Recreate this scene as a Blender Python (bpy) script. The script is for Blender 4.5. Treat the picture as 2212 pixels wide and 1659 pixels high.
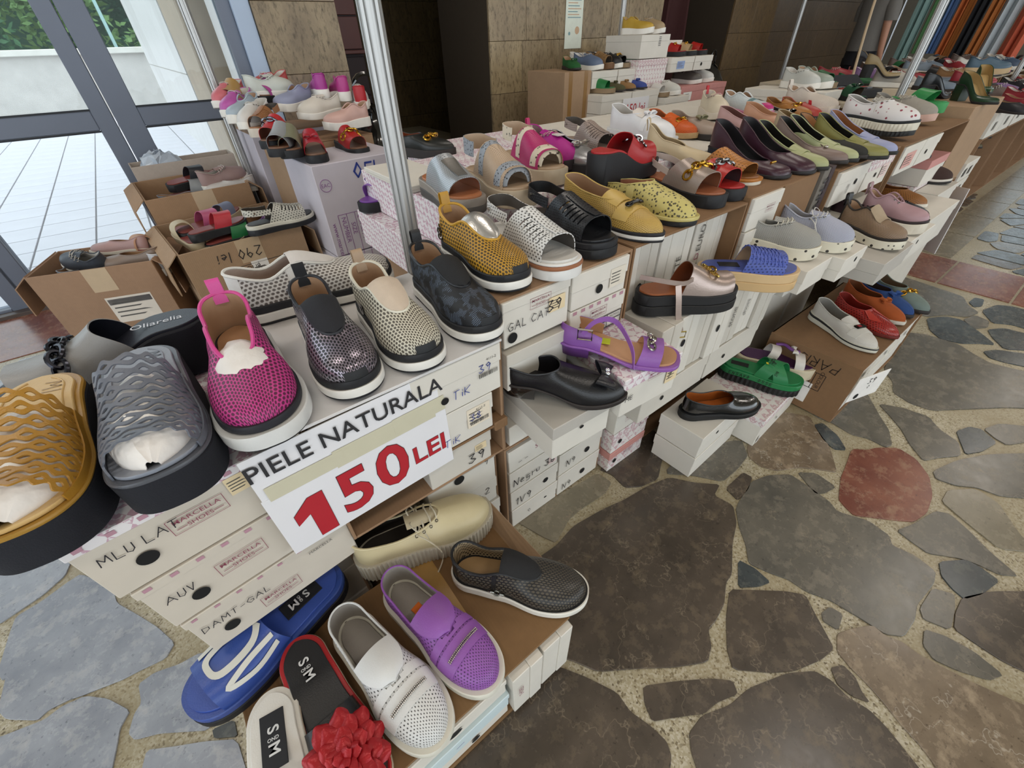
# A shoe market in a foyer: cartons and shoe boxes piled into a stepped stall, shoes on top.
# World axes: X runs along the stall, Y goes from the stall front to the glass wall, Z is up (metres).
import bpy, math, random
from math import sin, cos, pi, sqrt, radians, floor
from mathutils import Vector, Matrix
from mathutils.bvhtree import BVHTree

for o in list(bpy.data.objects):
    bpy.data.objects.remove(o, do_unlink=True)
SC = bpy.context.scene
COL = SC.collection
random.seed(7)

# ------------------------------------------------------------------ camera
cam_d = bpy.data.cameras.new('camera')
cam = bpy.data.objects.new('camera', cam_d)
COL.objects.link(cam)
cam_d.sensor_width = 36.0
cam_d.lens = 900.0 / 2212.0 * 36.0
cam_d.clip_start = 0.02
cam_d.clip_end = 200
_az, _p, _r = radians(53), radians(39.8), radians(1.6)
def _w(x, y, z): return Vector((x * sin(_az) + y * cos(_az), -x * cos(_az) + y * sin(_az), z))
_r0 = _w(1, 0, 0); _d0 = _w(0, -sin(_p), -cos(_p)); _f = _w(0, cos(_p), -sin(_p))
_right = _r0 * cos(_r) + _d0 * sin(_r); _down = -_r0 * sin(_r) + _d0 * cos(_r)
_m = Matrix((_right, -_down, -_f)).transposed().to_4x4()
_m.translation = Vector((-0.395, -0.560, 1.150))
cam.matrix_world = _m
SC.camera = cam

# ------------------------------------------------------------------ light
SC.view_settings.view_transform = 'Standard'
SC.view_settings.look = 'None'
SC.view_settings.gamma = 1.0
SC.view_settings.use_curve_mapping = False
SC.view_settings.exposure = -0.42
wd = bpy.data.worlds.new('overcast_sky'); SC.world = wd
wd.use_nodes = True
wn = wd.node_tree.nodes; wn.clear()
_bg = wn.new('ShaderNodeBackground'); _wo = wn.new('ShaderNodeOutputWorld')
_bg.inputs[0].default_value = (0.86, 0.94, 1.0, 1); _bg.inputs[1].default_value = 3.3
wd.node_tree.links.new(_bg.outputs[0], _wo.inputs[0])
LAMPS = [(-1.2, -1.5), (1.3, -1.5), (3.8, -1.5), (6.3, -1.5), (9.0, -1.5), (1.3, 1.0), (4.4, 1.0), (-1.5, 1.0)]
for _i, (_x, _y) in enumerate(LAMPS):
    _l = bpy.data.lights.new('ceiling_lamp_light', 'AREA'); _l.shape = 'RECTANGLE'; _l.size = 1.3; _l.size_y = 0.35
    _l.energy = 20; _l.color = (1.0, 0.92, 0.83)
    _o = bpy.data.objects.new('ceiling_lamp_light', _l); COL.objects.link(_o); _o.location = (_x, _y, 3.28)

# ------------------------------------------------------------------ materials
def lin(h):
    h = h.lstrip('#'); r = []
    for i in (0, 2, 4):
        c = int(h[i:i+2], 16) / 255
        r.append(c / 12.92 if c <= .04045 else ((c + .055) / 1.055) ** 2.4)
    return (*r, 1)
MC = {}
class NT:
    def __init__(s, name):
        s.m = bpy.data.materials.new(name); s.m.use_nodes = True
        s.t = s.m.node_tree; s.b = s.t.nodes['Principled BSDF']
    def n(s, k, **kw):
        n = s.t.nodes.new('ShaderNode' + k)
        for a, b in kw.items(): setattr(n, a, b)
        return n
    def l(s, a, b): s.t.links.new(a, b)
    def setv(s, sock, v):
        if hasattr(v, 'is_linked') or hasattr(v, 'links'): s.l(v, sock)
        else: sock.default_value = v
    def math(s, op, a, b=0.0, c=0.0):
        n = s.n('Math', operation=op); s.setv(n.inputs[0], a); s.setv(n.inputs[1], b); s.setv(n.inputs[2], c)
        return n.outputs[0]
    def mix(s, f, a, b):
        n = s.n('Mix', data_type='RGBA'); s.setv(n.inputs[0], f); s.setv(n.inputs[6], a); s.setv(n.inputs[7], b)
        return n.outputs[2]
    def noise(s, scale, co=None, detail=3.0, rough=.55):
        n = s.n('TexNoise'); n.inputs['Scale'].default_value = scale; n.inputs['Detail'].default_value = detail
        n.inputs['Roughness'].default_value = rough
        if co is not None: s.l(co, n.inputs['Vector'])
        return n.outputs[0]
    def ramp(s, f, stops):
        n = s.n('ValToRGB'); e = n.color_ramp.elements
        while len(e) < len(stops): e.new(.5)
        for q, (p, c) in zip(e, stops): q.position = p; q.color = c
        s.l(f, n.inputs[0]); return n.outputs[0]
    def objco(s): return s.n('TexCoord').outputs['Object']
    def bump(s, h, strength, dist=.002):
        n = s.n('Bump'); n.inputs['Strength'].default_value = strength; n.inputs['Distance'].default_value = dist
        s.l(h, n.inputs['Height']); s.l(n.outputs[0], s.b.inputs['Normal'])
    def base(s, col, rough=.5, metal=0.0, coat=0.0, spec=.5):
        s.setv(s.b.inputs['Base Color'], col); s.b.inputs['Roughness'].default_value = rough
        s.b.inputs['Metallic'].default_value = metal; s.b.inputs['Coat Weight'].default_value = coat
        s.b.inputs['Specular IOR Level'].default_value = spec
def dk(c, k): return (c[0] * k, c[1] * k, c[2] * k, 1)
def mat(hexc, rough=.5, metal=0.0, var=.10, vs=25.0, bump=.15, bs=260.0, coat=0.0):
    """plain material: slight mottling of the colour and fine grain"""
    key = (hexc, rough, metal, var, vs, bump, bs, coat)
    if key in MC: return MC[key]
    t = NT('m_' + hexc.strip('#')); c = lin(hexc); co = t.objco()
    f = t.noise(vs, co)
    t.base(t.mix(f, dk(c, 1 - var), tuple(min(1, x * (1 + var)) for x in c[:3]) + (1,)), rough, metal, coat)
    if bump: t.bump(t.noise(bs, co, 2.0), bump, .0015)
    MC[key] = t.m; return t.m
def leather(h, rough=.42): return mat(h, rough, 0, .10, 18, .25, 420)
def suede(h): return mat(h, .85, 0, .16, 40, .4, 600)
def patent(h): return mat(h, .12, 0, .05, 20, .12, 120, 1.0)
def fabric(h): return mat(h, .8, 0, .10, 60, .5, 900)
def rubber(h): return mat(h, .6, 0, .06, 30, .15, 300)
def metal(h, rough=.22): return mat(h, rough, 1.0, .03, 20, 0)
def shiny(h, rough=.3): return mat(h, rough, .75, .10, 60, .2, 300)
def ink(h): return mat(h, .6, 0, .04, 50, 0)
def dots(hexc, hole, s=.0055, r=.30, rough=.45, metal=0.0, second=None, stag=True):
    """punched leather / mesh: rows of holes laid out in the surface's own coordinates (metres)"""
    key = ('dots', hexc, hole, s, r, rough, metal, second, stag)
    if key in MC: return MC[key]
    t = NT('punched_' + hexc.strip('#'))
    uv = t.n('UVMap'); uv.uv_map = 'UVMap'; sp = t.n('SeparateXYZ'); t.l(uv.outputs[0], sp.inputs[0])
    y = t.math('DIVIDE', sp.outputs[1], s * (.866 if stag else 1)); row = t.math('FLOOR', y)
    x = t.math('DIVIDE', sp.outputs[0], s)
    if stag: x = t.math('ADD', x, t.math('MULTIPLY', t.math('PINGPONG', row, 1.0), .5))
    fx = t.math('SUBTRACT', t.math('FRACT', x), .5); fy = t.math('SUBTRACT', t.math('FRACT', y), .5)
    d = t.math('SQRT', t.math('ADD', t.math('MULTIPLY', fx, fx), t.math('MULTIPLY', fy, fy)))
    n = t.n('MapRange'); n.inputs[1].default_value = r - .06; n.inputs[2].default_value = r + .06
    t.l(d, n.inputs[0]); f = n.outputs[0]
    c = lin(hexc); cc = t.mix(t.noise(20, t.objco()), dk(c, .88), tuple(min(1, q * 1.1) for q in c[:3]) + (1,))
    if second: cc = t.mix(t.ramp(t.noise(9, t.objco(), 1.0), [(.42, (0, 0, 0, 1)), (.58, (1, 1, 1, 1))]), cc, lin(second))
    t.base(t.mix(f, lin(hole), cc), rough, 0)
    if metal: t.l(t.math('MULTIPLY', f, metal), t.b.inputs['Metallic'])
    t.bump(f, .6, .0015)
    MC[key] = t.m; return t.m
def spots(base, dot, scale=70.0, th=.30, rough=.5, rnd=1.0):
    """printed blotches or snake skin from cells"""
    key = ('spots', base, dot, scale, th, rough, rnd)
    if key in MC: return MC[key]
    t = NT('print_' + base.strip('#')); v = t.n('TexVoronoi'); v.inputs['Scale'].default_value = scale
    v.inputs['Randomness'].default_value = rnd; t.l(t.objco(), v.inputs['Vector'])
    f = t.ramp(v.outputs['Distance'], [(th, (0, 0, 0, 1)), (th + .06, (1, 1, 1, 1))])
    t.base(t.mix(f, lin(dot), lin(base)), rough); MC[key] = t.m; return t.m
def lacework():
    t = NT('black_lace_mesh'); uv = t.n('UVMap'); uv.uv_map = 'UVMap'
    w = t.n('TexWave'); w.inputs['Scale'].default_value = 90; w.inputs['Distortion'].default_value = 7; w.inputs['Detail'].default_value = 2
    w.inputs['Detail Scale'].default_value = .6
    t.l(uv.outputs[0], w.inputs['Vector'])
    a = t.ramp(w.outputs[0], [(.80, (0, 0, 0, 1)), (.9, (1, 1, 1, 1))])
    b = t.ramp(t.noise(38, uv.outputs[0], 2.0), [(.48, (0, 0, 0, 1)), (.55, (1, 1, 1, 1))])
    f = t.math('MULTIPLY', a, b)
    t.base(t.mix(f, lin('#15171c'), lin('#6f7f96')), .55); t.bump(f, .6, .001); return t.m
def cardboard(h='#a9835c', rough=.75):
    key = ('card', h)
    if key in MC: return MC[key]
    t = NT('cardboard'); co = t.objco(); c = lin(h)
    f = t.noise(6, co, 5.0); g = t.noise(60, co, 2.0)
    t.base(t.mix(t.math('MULTIPLY_ADD', g, .35, t.math('MULTIPLY', f, .65)), dk(c, .72), tuple(min(1, q * 1.22) for q in c[:3]) + (1,)), rough)
    w = t.n('TexWave'); w.inputs['Scale'].default_value = 45; w.inputs['Distortion'].default_value = .4; t.l(co, w.inputs['Vector'])
    t.bump(w.outputs[0], .12, .0015); MC[key] = t.m; return t.m
def boxpaper(h='#d9d4ca', stain=.06):
    key = ('paper', h, stain)
    if key in MC: return MC[key]
    t = NT('box_paper'); co = t.objco(); c = lin(h)
    t.base(t.mix(t.noise(9, co, 4.0), dk(c, 1 - 2.2 * stain), tuple(min(1, q * (1 + stain)) for q in c[:3]) + (1,)), .62)
    t.bump(t.noise(35, co, 2.0), .10, .002); MC[key] = t.m; return t.m
def checkpaper(a='#e4dfe0', b='#c6a3b1', s=.018):
    key = ('chk', a, b, s)
    if key in MC: return MC[key]
    t = NT('checked_box_paper'); mp = t.n('Mapping'); mp.inputs['Rotation'].default_value = (radians(45), 0, radians(45))
    mp.inputs['Location'].default_value = (.0031, .0047, .0053)
    t.l(t.objco(), mp.inputs[0]); ck = t.n('TexChecker'); ck.inputs['Scale'].default_value = 1 / s; t.l(mp.outputs[0], ck.inputs[0])
    ck.inputs[1].default_value = (1, 1, 1, 1); ck.inputs[2].default_value = (0, 0, 0, 1)
    f = t.math('MULTIPLY', ck.outputs['Fac'], t.ramp(t.noise(160, t.objco(), 1.0), [(.38, (0, 0, 0, 1)), (.5, (1, 1, 1, 1))]))
    t.base(t.mix(f, lin(a), lin(b)), .6); MC[key] = t.m; return t.m
def stone(name, c1, c2, c3, rough=.22, scale=7.0, vein='#b8a890', vein_amt=.5):
    key = ('stone', name)
    if key in MC: return MC[key]
    t = NT(name); co = t.objco()
    inf = t.n('ObjectInfo'); ad = t.n('VectorMath', operation='ADD'); t.l(co, ad.inputs[0])
    cb = t.n('CombineXYZ'); t.l(t.math('MULTIPLY', inf.outputs['Random'], 37.0), cb.inputs[0]); t.l(t.math('MULTIPLY', inf.outputs['Random'], 11.0), cb.inputs[1])
    t.l(cb.outputs[0], ad.inputs[1]); co = ad.outputs[0]
    f = t.noise(scale, co, 8.0, .65); g = t.noise(scale * 3.1, co, 6.0, .7)
    col = t.mix(t.ramp(f, [(.34, (0, 0, 0, 1)), (.66, (1, 1, 1, 1))]), lin(c1), lin(c2))
    col = t.mix(t.math('MULTIPLY', t.ramp(g, [(.52, (0, 0, 0, 1)), (.70, (1, 1, 1, 1))]), .75), col, lin(c3))
    h = t.noise(scale * 11, co, 4.0, .7); col = t.mix(t.ramp(h, [(.60, (0, 0, 0, 1)), (.70, (1, 1, 1, 1))]), col, dk(lin(c1), .55))
    k = t.math('ABSOLUTE', t.math('SUBTRACT', t.noise(scale * .55, co, 5.0, .6), .5))
    col = t.mix(t.math('MULTIPLY', t.ramp(k, [(0, (1, 1, 1, 1)), (.004, (0, 0, 0, 1))]), vein_amt * .55), col, lin(vein))
    t.base(col, rough, spec=.5)
    t.l(t.math('MULTIPLY_ADD', g, .25, rough - .08), t.b.inputs['Roughness'])
    t.bump(g, .05, .002); MC[key] = t.m; return t.m
def terrazzo():
    t = NT('mortar_terrazzo'); co = t.objco()
    v = t.n('TexVoronoi'); v.inputs['Scale'].default_value = 240; t.l(co, v.inputs[0])
    s = t.n('SeparateColor'); t.l(v.outputs['Color'], s.inputs[0])
    col = t.ramp(s.outputs[0], [(0, lin('#8d8062')), (.10, lin('#5b5140')), (.16, lin('#a9a086')), (.55, lin('#b2a990')), (.85, lin('#cac4b2'))])
    col = t.mix(t.ramp(t.noise(2.2, co, 4.0), [(.35, (0, 0, 0, 1)), (.7, (1, 1, 1, 1))]), col, lin('#96896b'))
    t.base(col, .35); t.bump(t.noise(90, co), .12, .002); return t.m
def travertine(c1='#8a7150', c2='#a98f68', c3='#6a5439', rough=.4):
    key = ('trav', c1, c2, c3)
    if key in MC: return MC[key]
    t = NT('travertine'); co = t.objco()
    inf = t.n('ObjectInfo'); mp = t.n('Mapping'); mp.inputs['Scale'].default_value = (5.0, 5.0, 2.0)
    ad = t.n('VectorMath', operation='ADD'); t.l(co, ad.inputs[0])
    cb = t.n('CombineXYZ'); t.l(t.math('MULTIPLY', inf.outputs['Random'], 31.0), cb.inputs[0]); t.l(cb.outputs[0], ad.inputs[1])
    t.l(ad.outputs[0], mp.inputs[0])
    f = t.noise(1.6, mp.outputs[0], 7.0, .65); g = t.noise(9, mp.outputs[0], 5.0, .7)
    hv = t.mix(inf.outputs['Random'], dk(lin(c1), .86), dk(lin(c1), 1.15))
    col = t.mix(t.ramp(f, [(.3, (0, 0, 0, 1)), (.7, (1, 1, 1, 1))]), hv, lin(c2))
    col = t.mix(t.ramp(g, [(.50, (0, 0, 0, 1)), (.68, (1, 1, 1, 1))]), col, lin(c3))
    t.base(col, rough); t.bump(g, .3, .003); MC[key] = t.m; return t.m
def glass():
    t = NT('window_glass'); t.t.nodes.remove(t.b); out = t.t.nodes['Material Output']
    tr = t.n('BsdfTransparent'); tr.inputs[0].default_value = (.93, .96, .97, 1); gl = t.n('BsdfGlossy'); gl.inputs['Roughness'].default_value = .02
    fr = t.n('Fresnel'); fr.inputs[0].default_value = 1.25; mx = t.n('MixShader')
    t.l(fr.outputs[0], mx.inputs[0]); t.l(tr.outputs[0], mx.inputs[1]); t.l(gl.outputs[0], mx.inputs[2]); t.l(mx.outputs[0], out.inputs[0])
    return t.m
def emit(h, s):
    t = NT('lamp_diffuser'); t.base(lin('#ffffff')); t.b.inputs['Emission Color'].default_value = lin(h); t.b.inputs['Emission Strength'].default_value = s
    return t.m

# ------------------------------------------------------------------ mesh building
V3 = Vector
class MB:
    def __init__(s): s.v = []; s.f = []; s.m = []; s.t = []
    def add(s, v, f, mi=0, uv=None):
        b = len(s.v); s.v += [tuple(p) for p in v]; s.f += [tuple(i + b for i in q) for q in f]; s.m += [mi] * len(f)
        s.t += (list(uv) if uv else [(0, 0)] * len(v)); return s
    def xadd(s, M, v, f, mi=0): return s.add([M @ V3(p) for p in v], f, mi)
    def box(s, x0, x1, y0, y1, z0, z1, mi=0):
        v = [(x, y, z) for z in (z0, z1) for y in (y0, y1) for x in (x0, x1)]
        return s.add(v, [(0, 2, 3, 1), (4, 5, 7, 6), (0, 1, 5, 4), (2, 6, 7, 3), (0, 4, 6, 2), (1, 3, 7, 5)], mi)
    def mesh(s, name, mats, smooth=40):
        me = bpy.data.meshes.new(name); me.from_pydata(s.v, [], s.f)
        for m in (mats if isinstance(mats, (list, tuple)) else [mats]): me.materials.append(m)
        if any(s.m): me.polygons.foreach_set('material_index', s.m)
        if any(a or b for a, b in s.t):
            ul = me.uv_layers.new(name='UVMap')
            ul.data.foreach_set('uv', [c for l in me.loops for c in s.t[l.vertex_index]])
        if smooth:
            me.polygons.foreach_set('use_smooth', [True] * len(me.polygons)); me.update()
            me.set_sharp_from_angle(angle=radians(smooth))
        me.update(); return me
    def obj(s, name, mats, parent=None, smooth=40):
        return link(name, s.mesh(name, mats, smooth), parent)
def link(name, me, parent=None):
    o = bpy.data.objects.new(name, me); COL.objects.link(o)
    if parent is not None: o.parent = parent
    return o
def tag(o, label=None, cat=None, group=None, kind=None):
    if label: o['label'] = label
    if cat: o['category'] = cat
    if group: o['group'] = group
    if kind: o['kind'] = kind
    return o
def thing(name, label, cat, loc, rz=0.0, group=None, rot=None):
    o = bpy.data.objects.new(name, None); COL.objects.link(o); o.empty_display_size = .05
    o.location = loc; o.rotation_euler = rot if rot else (0, 0, rz); return tag(o, label, cat, group)
def bevbox(x0, x1, y0, y1, z0, z1, b=.002):
    """box with chamfered edges"""
    mb = MB(); cs = []
    for sx in (0, 1):
        for sy in (0, 1):
            for sz in (0, 1):
                X = (x0, x1)[sx]; Y = (y0, y1)[sy]; Z = (z0, z1)[sz]
                dx = (b, -b)[sx]; dy = (b, -b)[sy]; dz = (b, -b)[sz]
                cs.append([(X, Y + dy, Z + dz), (X + dx, Y, Z + dz), (X + dx, Y + dy, Z)])
    v = [p for c in cs for p in c]; I = lambda a, b_, c, k: ((a * 2 + b_) * 2 + c) * 3 + k
    f = []
    for s_ in (0, 1):
        q = [I(s_, 0, 0, 0), I(s_, 1, 0, 0), I(s_, 1, 1, 0), I(s_, 0, 1, 0)]; f.append(q if s_ else q[::-1])
        q = [I(0, s_, 0, 1), I(1, s_, 0, 1), I(1, s_, 1, 1), I(0, s_, 1, 1)]; f.append(q[::-1] if s_ else q)
        q = [I(0, 0, s_, 2), I(1, 0, s_, 2), I(1, 1, s_, 2), I(0, 1, s_, 2)]; f.append(q if s_ else q[::-1])
    for a in (0, 1):
        for c in (0, 1):
            f.append((I(a, c, 0, 0), I(a, c, 1, 0), I(a, c, 1, 1), I(a, c, 0, 1)))
            f.append((I(a, 0, c, 0), I(a, 1, c, 0), I(a, 1, c, 2), I(a, 0, c, 2)))
            f.append((I(0, a, c, 1), I(1, a, c, 1), I(1, a, c, 2), I(0, a, c, 2)))
    for a in (0, 1):
        for c in (0, 1):
            for d in (0, 1): f.append((I(a, c, d, 0), I(a, c, d, 1), I(a, c, d, 2)))
    mb.add(v, f); return mb
def fix_normals(me):
    import bmesh
    bm = bmesh.new(); bm.from_mesh(me); bmesh.ops.recalc_face_normals(bm, faces=bm.faces); bm.to_mesh(me); bm.free(); return me
def shell(mb, G, thick=.0018, closed=False, keep=None, uvf=None, flip=False):
    """sheet G[i][j] turned into a skin with an outer side, a lining side and closed edges"""
    n = len(G); m = len(G[0]); N = []
    for i in range(n):
        row = []
        for j in range(m):
            i0, i1 = ((i - 1) % n, (i + 1) % n) if closed else (max(i - 1, 0), min(i + 1, n - 1))
            j0, j1 = max(j - 1, 0), min(j + 1, m - 1)
            d = (G[i1][j] - G[i0][j]).cross(G[i][j1] - G[i][j0])
            if flip: d = -d
            row.append(d.normalized() if d.length > 1e-12 else V3((0, 0, 1)))
        N.append(row)
    O = [[i * m + j for j in range(m)] for i in range(n)]; K = n * m
    v = [G[i][j] for i in range(n) for j in range(m)]; v += [G[i][j] - N[i][j] * thick for i in range(n) for j in range(m)]
    uv = [uvf(G[i][j]) if uvf else (0, 0) for i in range(n) for j in range(m)]; uv = uv + uv
    ni = n if closed else n - 1; fo = []; fi = []; fr = []
    def kp(i, j):
        if j < 0 or j >= m - 1: return False
        if closed: i %= n
        elif i < 0 or i >= ni: return False
        return keep(i, j) if keep else True
    for i in range(ni):
        for j in range(m - 1):
            if not kp(i, j): continue
            i2 = (i + 1) % n; q = [O[i][j], O[i2][j], O[i2][j + 1], O[i][j + 1]]
            if flip: q = q[::-1]
            fo.append(q); fi.append([K + a for a in q[::-1]])
            for (a, b_, ok) in ((O[i][j], O[i][j + 1], kp(i - 1, j)), (O[i2][j], O[i2][j + 1], kp(i + 1, j)), (O[i][j], O[i2][j], kp(i, j - 1)), (O[i][j + 1], O[i2][j + 1], kp(i, j + 1))):
                if not ok: fr.append((a, b_, K + b_, K + a))
    b = len(mb.v); mb.add(v, fo, 0, uv)
    mb.f += [tuple(q + b for q in f) for f in fi]; mb.m += [1] * len(fi)
    mb.f += [tuple(q + b for q in f) for f in fr]; mb.m += [0] * len(fr)
    return [[p for p in r] for r in G], fo
def tube(mb, pts, r, ns=6, closed=False, mi=0, flat=1.0, up=None):
    """round or flattened cord along a path"""
    n = len(pts); pts = [V3(p) for p in pts]; rings = []
    for i in range(n):
        a = pts[(i - 1) % n] if closed or i else pts[0]; b = pts[(i + 1) % n] if closed or i < n - 1 else pts[-1]
        d = (b - a).normalized() if (b - a).length > 1e-9 else V3((1, 0, 0))
        u = V3(up) if up else V3((0, 0, 1))
        if abs(d.dot(u)) > .95: u = V3((0, 1, 0))
        s = d.cross(u).normalized(); u = s.cross(d)
        rr = r[i] if isinstance(r, (list, tuple)) else r
        rings.append([pts[i] + s * cos(2 * pi * k / ns) * rr + u * sin(2 * pi * k / ns) * rr * flat for k in range(ns)])
    v = [p for q in rings for p in q]; f = []
    for i in range(n if closed else n - 1):
        for k in range(ns):
            a, b = i * ns, ((i + 1) % n) * ns; k2 = (k + 1) % ns
            f.append((a + k, a + k2, b + k2, b + k))
    if not closed: f.append(tuple(range(ns))[::-1]); f.append(tuple((n - 1) * ns + k for k in range(ns)))
    return mb.add(v, f, mi)
def torus(mb, M, R, r, sx=1.0, n=14, ns=6, mi=0):
    pts = [M @ V3((R * sx * cos(2 * pi * k / n), R * sin(2 * pi * k / n), 0)) for k in range(n)]
    return tube(mb, pts, r, ns, True, mi, up=(M.to_3x3() @ V3((0, 0, 1))))
def ball(mb, c, rx, ry=None, rz=None, n=10, m=6, mi=0, M=None):
    ry = ry or rx; rz = rz or rx; v = []; f = []
    for j in range(m + 1):
        for i in range(n):
            a = 2 * pi * i / n; b = -pi / 2 + pi * j / m
            p = V3((rx * cos(b) * cos(a), ry * cos(b) * sin(a), rz * sin(b)))
            if M: p = M.to_3x3() @ p
            v.append(V3(c) + p)
    for j in range(m):
        for i in range(n): f.append((j * n + i, j * n + (i + 1) % n, (j + 1) * n + (i + 1) % n, (j + 1) * n + i))
    return mb.add(v, f, mi)
def disc(mb, M, r, n=20, ry=None, mi=0):
    ry = ry or r
    return mb.xadd(M, [(r * cos(2 * pi * k / n), ry * sin(2 * pi * k / n), 0) for k in range(n)], [tuple(range(n))], mi)
def frame(org, x, y):
    x = V3(x).normalized(); y = V3(y); y = (y - x * y.dot(x)).normalized(); z = x.cross(y)
    M = Matrix((x, y, z)).transposed().to_4x4(); M.translation = V3(org); return M
TC = {}
def text_geo(s, bold=0.0):
    k = (s, bold)
    if k not in TC:
        cu = bpy.data.curves.new('lettering', 'FONT'); cu.body = s; cu.size = 1.0; cu.offset = bold; cu.resolution_u = 3
        cu.align_x = 'CENTER'; cu.align_y = 'CENTER'; cu.fill_mode = 'FRONT'
        ob = bpy.data.objects.new('lettering', cu); me = bpy.data.meshes.new_from_object(ob)
        TC[k] = ([tuple(q.co) for q in me.vertices], [tuple(p.vertices) for p in me.polygons])
        bpy.data.objects.remove(ob); bpy.data.meshes.remove(me); bpy.data.curves.remove(cu)
    return TC[k]
def text(mb, s, M, size, bold=0.0, wide=1.0, mi=0):
    if s == '1':
        k = bold * .6; v = [(-.09 - k, -.36 - k, 0), (.12 + k, -.36 - k, 0), (.12 + k, .36 + k, 0), (-.04 - k, .36 + k, 0), (-.27 - k, .17 + k, 0), (-.27 - k, .01 - k, 0), (-.09 - k, .11 - k, 0)]
        return mb.xadd(M @ Matrix.Diagonal((size * wide, size, size, 1)), v, [(0, 1, 2, 3, 6), (3, 4, 5, 6)], mi)
    v, f = text_geo(s, bold)
    return mb.xadd(M @ Matrix.Diagonal((size * wide, size, size, 1)), v, f, mi)
GLY = {'A': '0,0 .4,1 .8,0|.15,.4 .65,.4', 'B': '0,0 0,1 .5,.95 .5,.6 0,.5 .6,.4 .6,.05 0,0', 'C': '.7,.85 .3,1 0,.5 .3,0 .7,.1', 'D': '0,0 0,1 .6,.8 .65,.3 0,0',
 'E': '.6,1 0,1 0,0 .6,0|0,.5 .5,.5', 'G': '.7,.85 .3,1 0,.5 .3,0 .7,.1 .7,.45 .4,.45', 'H': '0,0 0,1|.6,0 .6,1|0,.5 .6,.5', 'I': '0,0 0,1', 'K': '0,0 0,1|.6,1 0,.45 .6,0',
 'L': '0,1 0,0 .55,0', 'M': '0,0 .1,1 .4,.4 .7,1 .8,0', 'N': '0,0 0,1 .55,0 .6,1', 'P': '0,0 0,1 .55,.9 .5,.5 0,.45', 'R': '0,0 0,1 .5,.9 .5,.55 0,.5 .6,0', 'S': '.6,.9 .2,1 0,.75 .6,.35 .4,0 0,.1',
 'T': '.3,0 .3,1|0,1 .7,1', 'U': '0,1 0,.2 .3,0 .55,.2 .55,1', 'V': '0,1 .3,0 .6,1', 'O': '.3,0 0,.5 .3,1 .6,.5 .3,0', 'Y': '0,1 .3,.5|.6,1 .2,0',
 '0': '.3,0 0,.5 .3,1 .6,.5 .3,0', '1': '0,.75 .25,1 .25,0', '2': '0,.8 .3,1 .55,.75 0,0 .6,0', '3': '0,.9 .5,.95 .2,.55 .6,.3 .3,0 0,.1', '4': '.5,0 .5,1 0,.35 .7,.35', '5': '.6,1 .1,1 .05,.6 .5,.55 .5,.1 0,.05',
 '6': '.5,1 .1,.5 .05,.15 .35,0 .55,.25 .1,.4', '7': '0,1 .6,1 .2,0|.1,.5 .5,.5', '8': '.3,.5 .05,.75 .3,1 .5,.75 .3,.5 0,.2 .3,0 .6,.2 .3,.5', '9': '.55,.75 .3,1 .05,.75 .25,.5 .55,.7 .4,0',
 'e': '.05,.3 .5,.35 .3,.6 .05,.3 .2,0 .5,.1', 'g': '.5,.5 .1,.5 .1,.1 .5,.2 .5,-.3 .1,-.35', 'r': '.1,0 .1,.55|.1,.4 .4,.55', 'u': '0,.55 .1,.05 .4,.1 .45,.55', 'i': '.1,0 .1,.55|.1,.75 .12,.8', 'l': '.1,1 .1,0',
 't': '.2,1 .2,.05 .4,0|0,.6 .4,.6', 'a': '.45,.5 .1,.45 .1,.05 .45,.15 .5,.5 .5,0', 'd': '.5,1 .5,0 .1,.05 .1,.45 .5,.45', '-': '0,.45 .5,.5', '.': '0,0 .06,.04'}
def hand(mb, s, M, h, w=.09, mi=0, slant=.12, jit=.05):
    """marker handwriting as flat pen strokes"""
    R = random.Random(s); x = 0.0
    for ch in s:
        if ch == ' ': x += .5; continue
        adv = 0
        for st in GLY.get(ch, '').split('|'):
            if not st: continue
            P = [tuple(float(q) for q in p.split(',')) for p in st.split()]
            adv = max(adv, max(p[0] for p in P))
            P = [V3(((x + a + b * slant + R.uniform(-jit, jit) * .6) * h, (b + R.uniform(-jit, jit)) * h, 0)) for a, b in P]
            for a, b in zip(P, P[1:]):
                d = (b - a).normalized(); nn = V3((-d.y, d.x, 0)) * w * h * .5; e = d * w * h * .35
                mb.xadd(M, [a - nn - e, b - nn + e, b + nn + e, a + nn - e], [(0, 1, 2, 3)], mi)
        x += adv + .28
    return x * h
def sm(a, b, t):
    t = min(1, max(0, (t - a) / (b - a))); return t * t * (3 - 2 * t)
def lerp(a, b, k): return a + (b - a) * k
def smoothpath(P, n=6):
    """Catmull-Rom through points"""
    P = [V3(p) for p in P]; R = []
    for i in range(len(P) - 1):
        a, b, c, d = P[max(i - 1, 0)], P[i], P[i + 1], P[min(i + 2, len(P) - 1)]
        for k in range(n):
            t = k / n; R.append(.5 * ((2 * b) + (c - a) * t + (2 * a - 5 * b + 4 * c - d) * t * t + (3 * b - a - 3 * c + d) * t ** 3))
    return R + [P[-1]]
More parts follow.
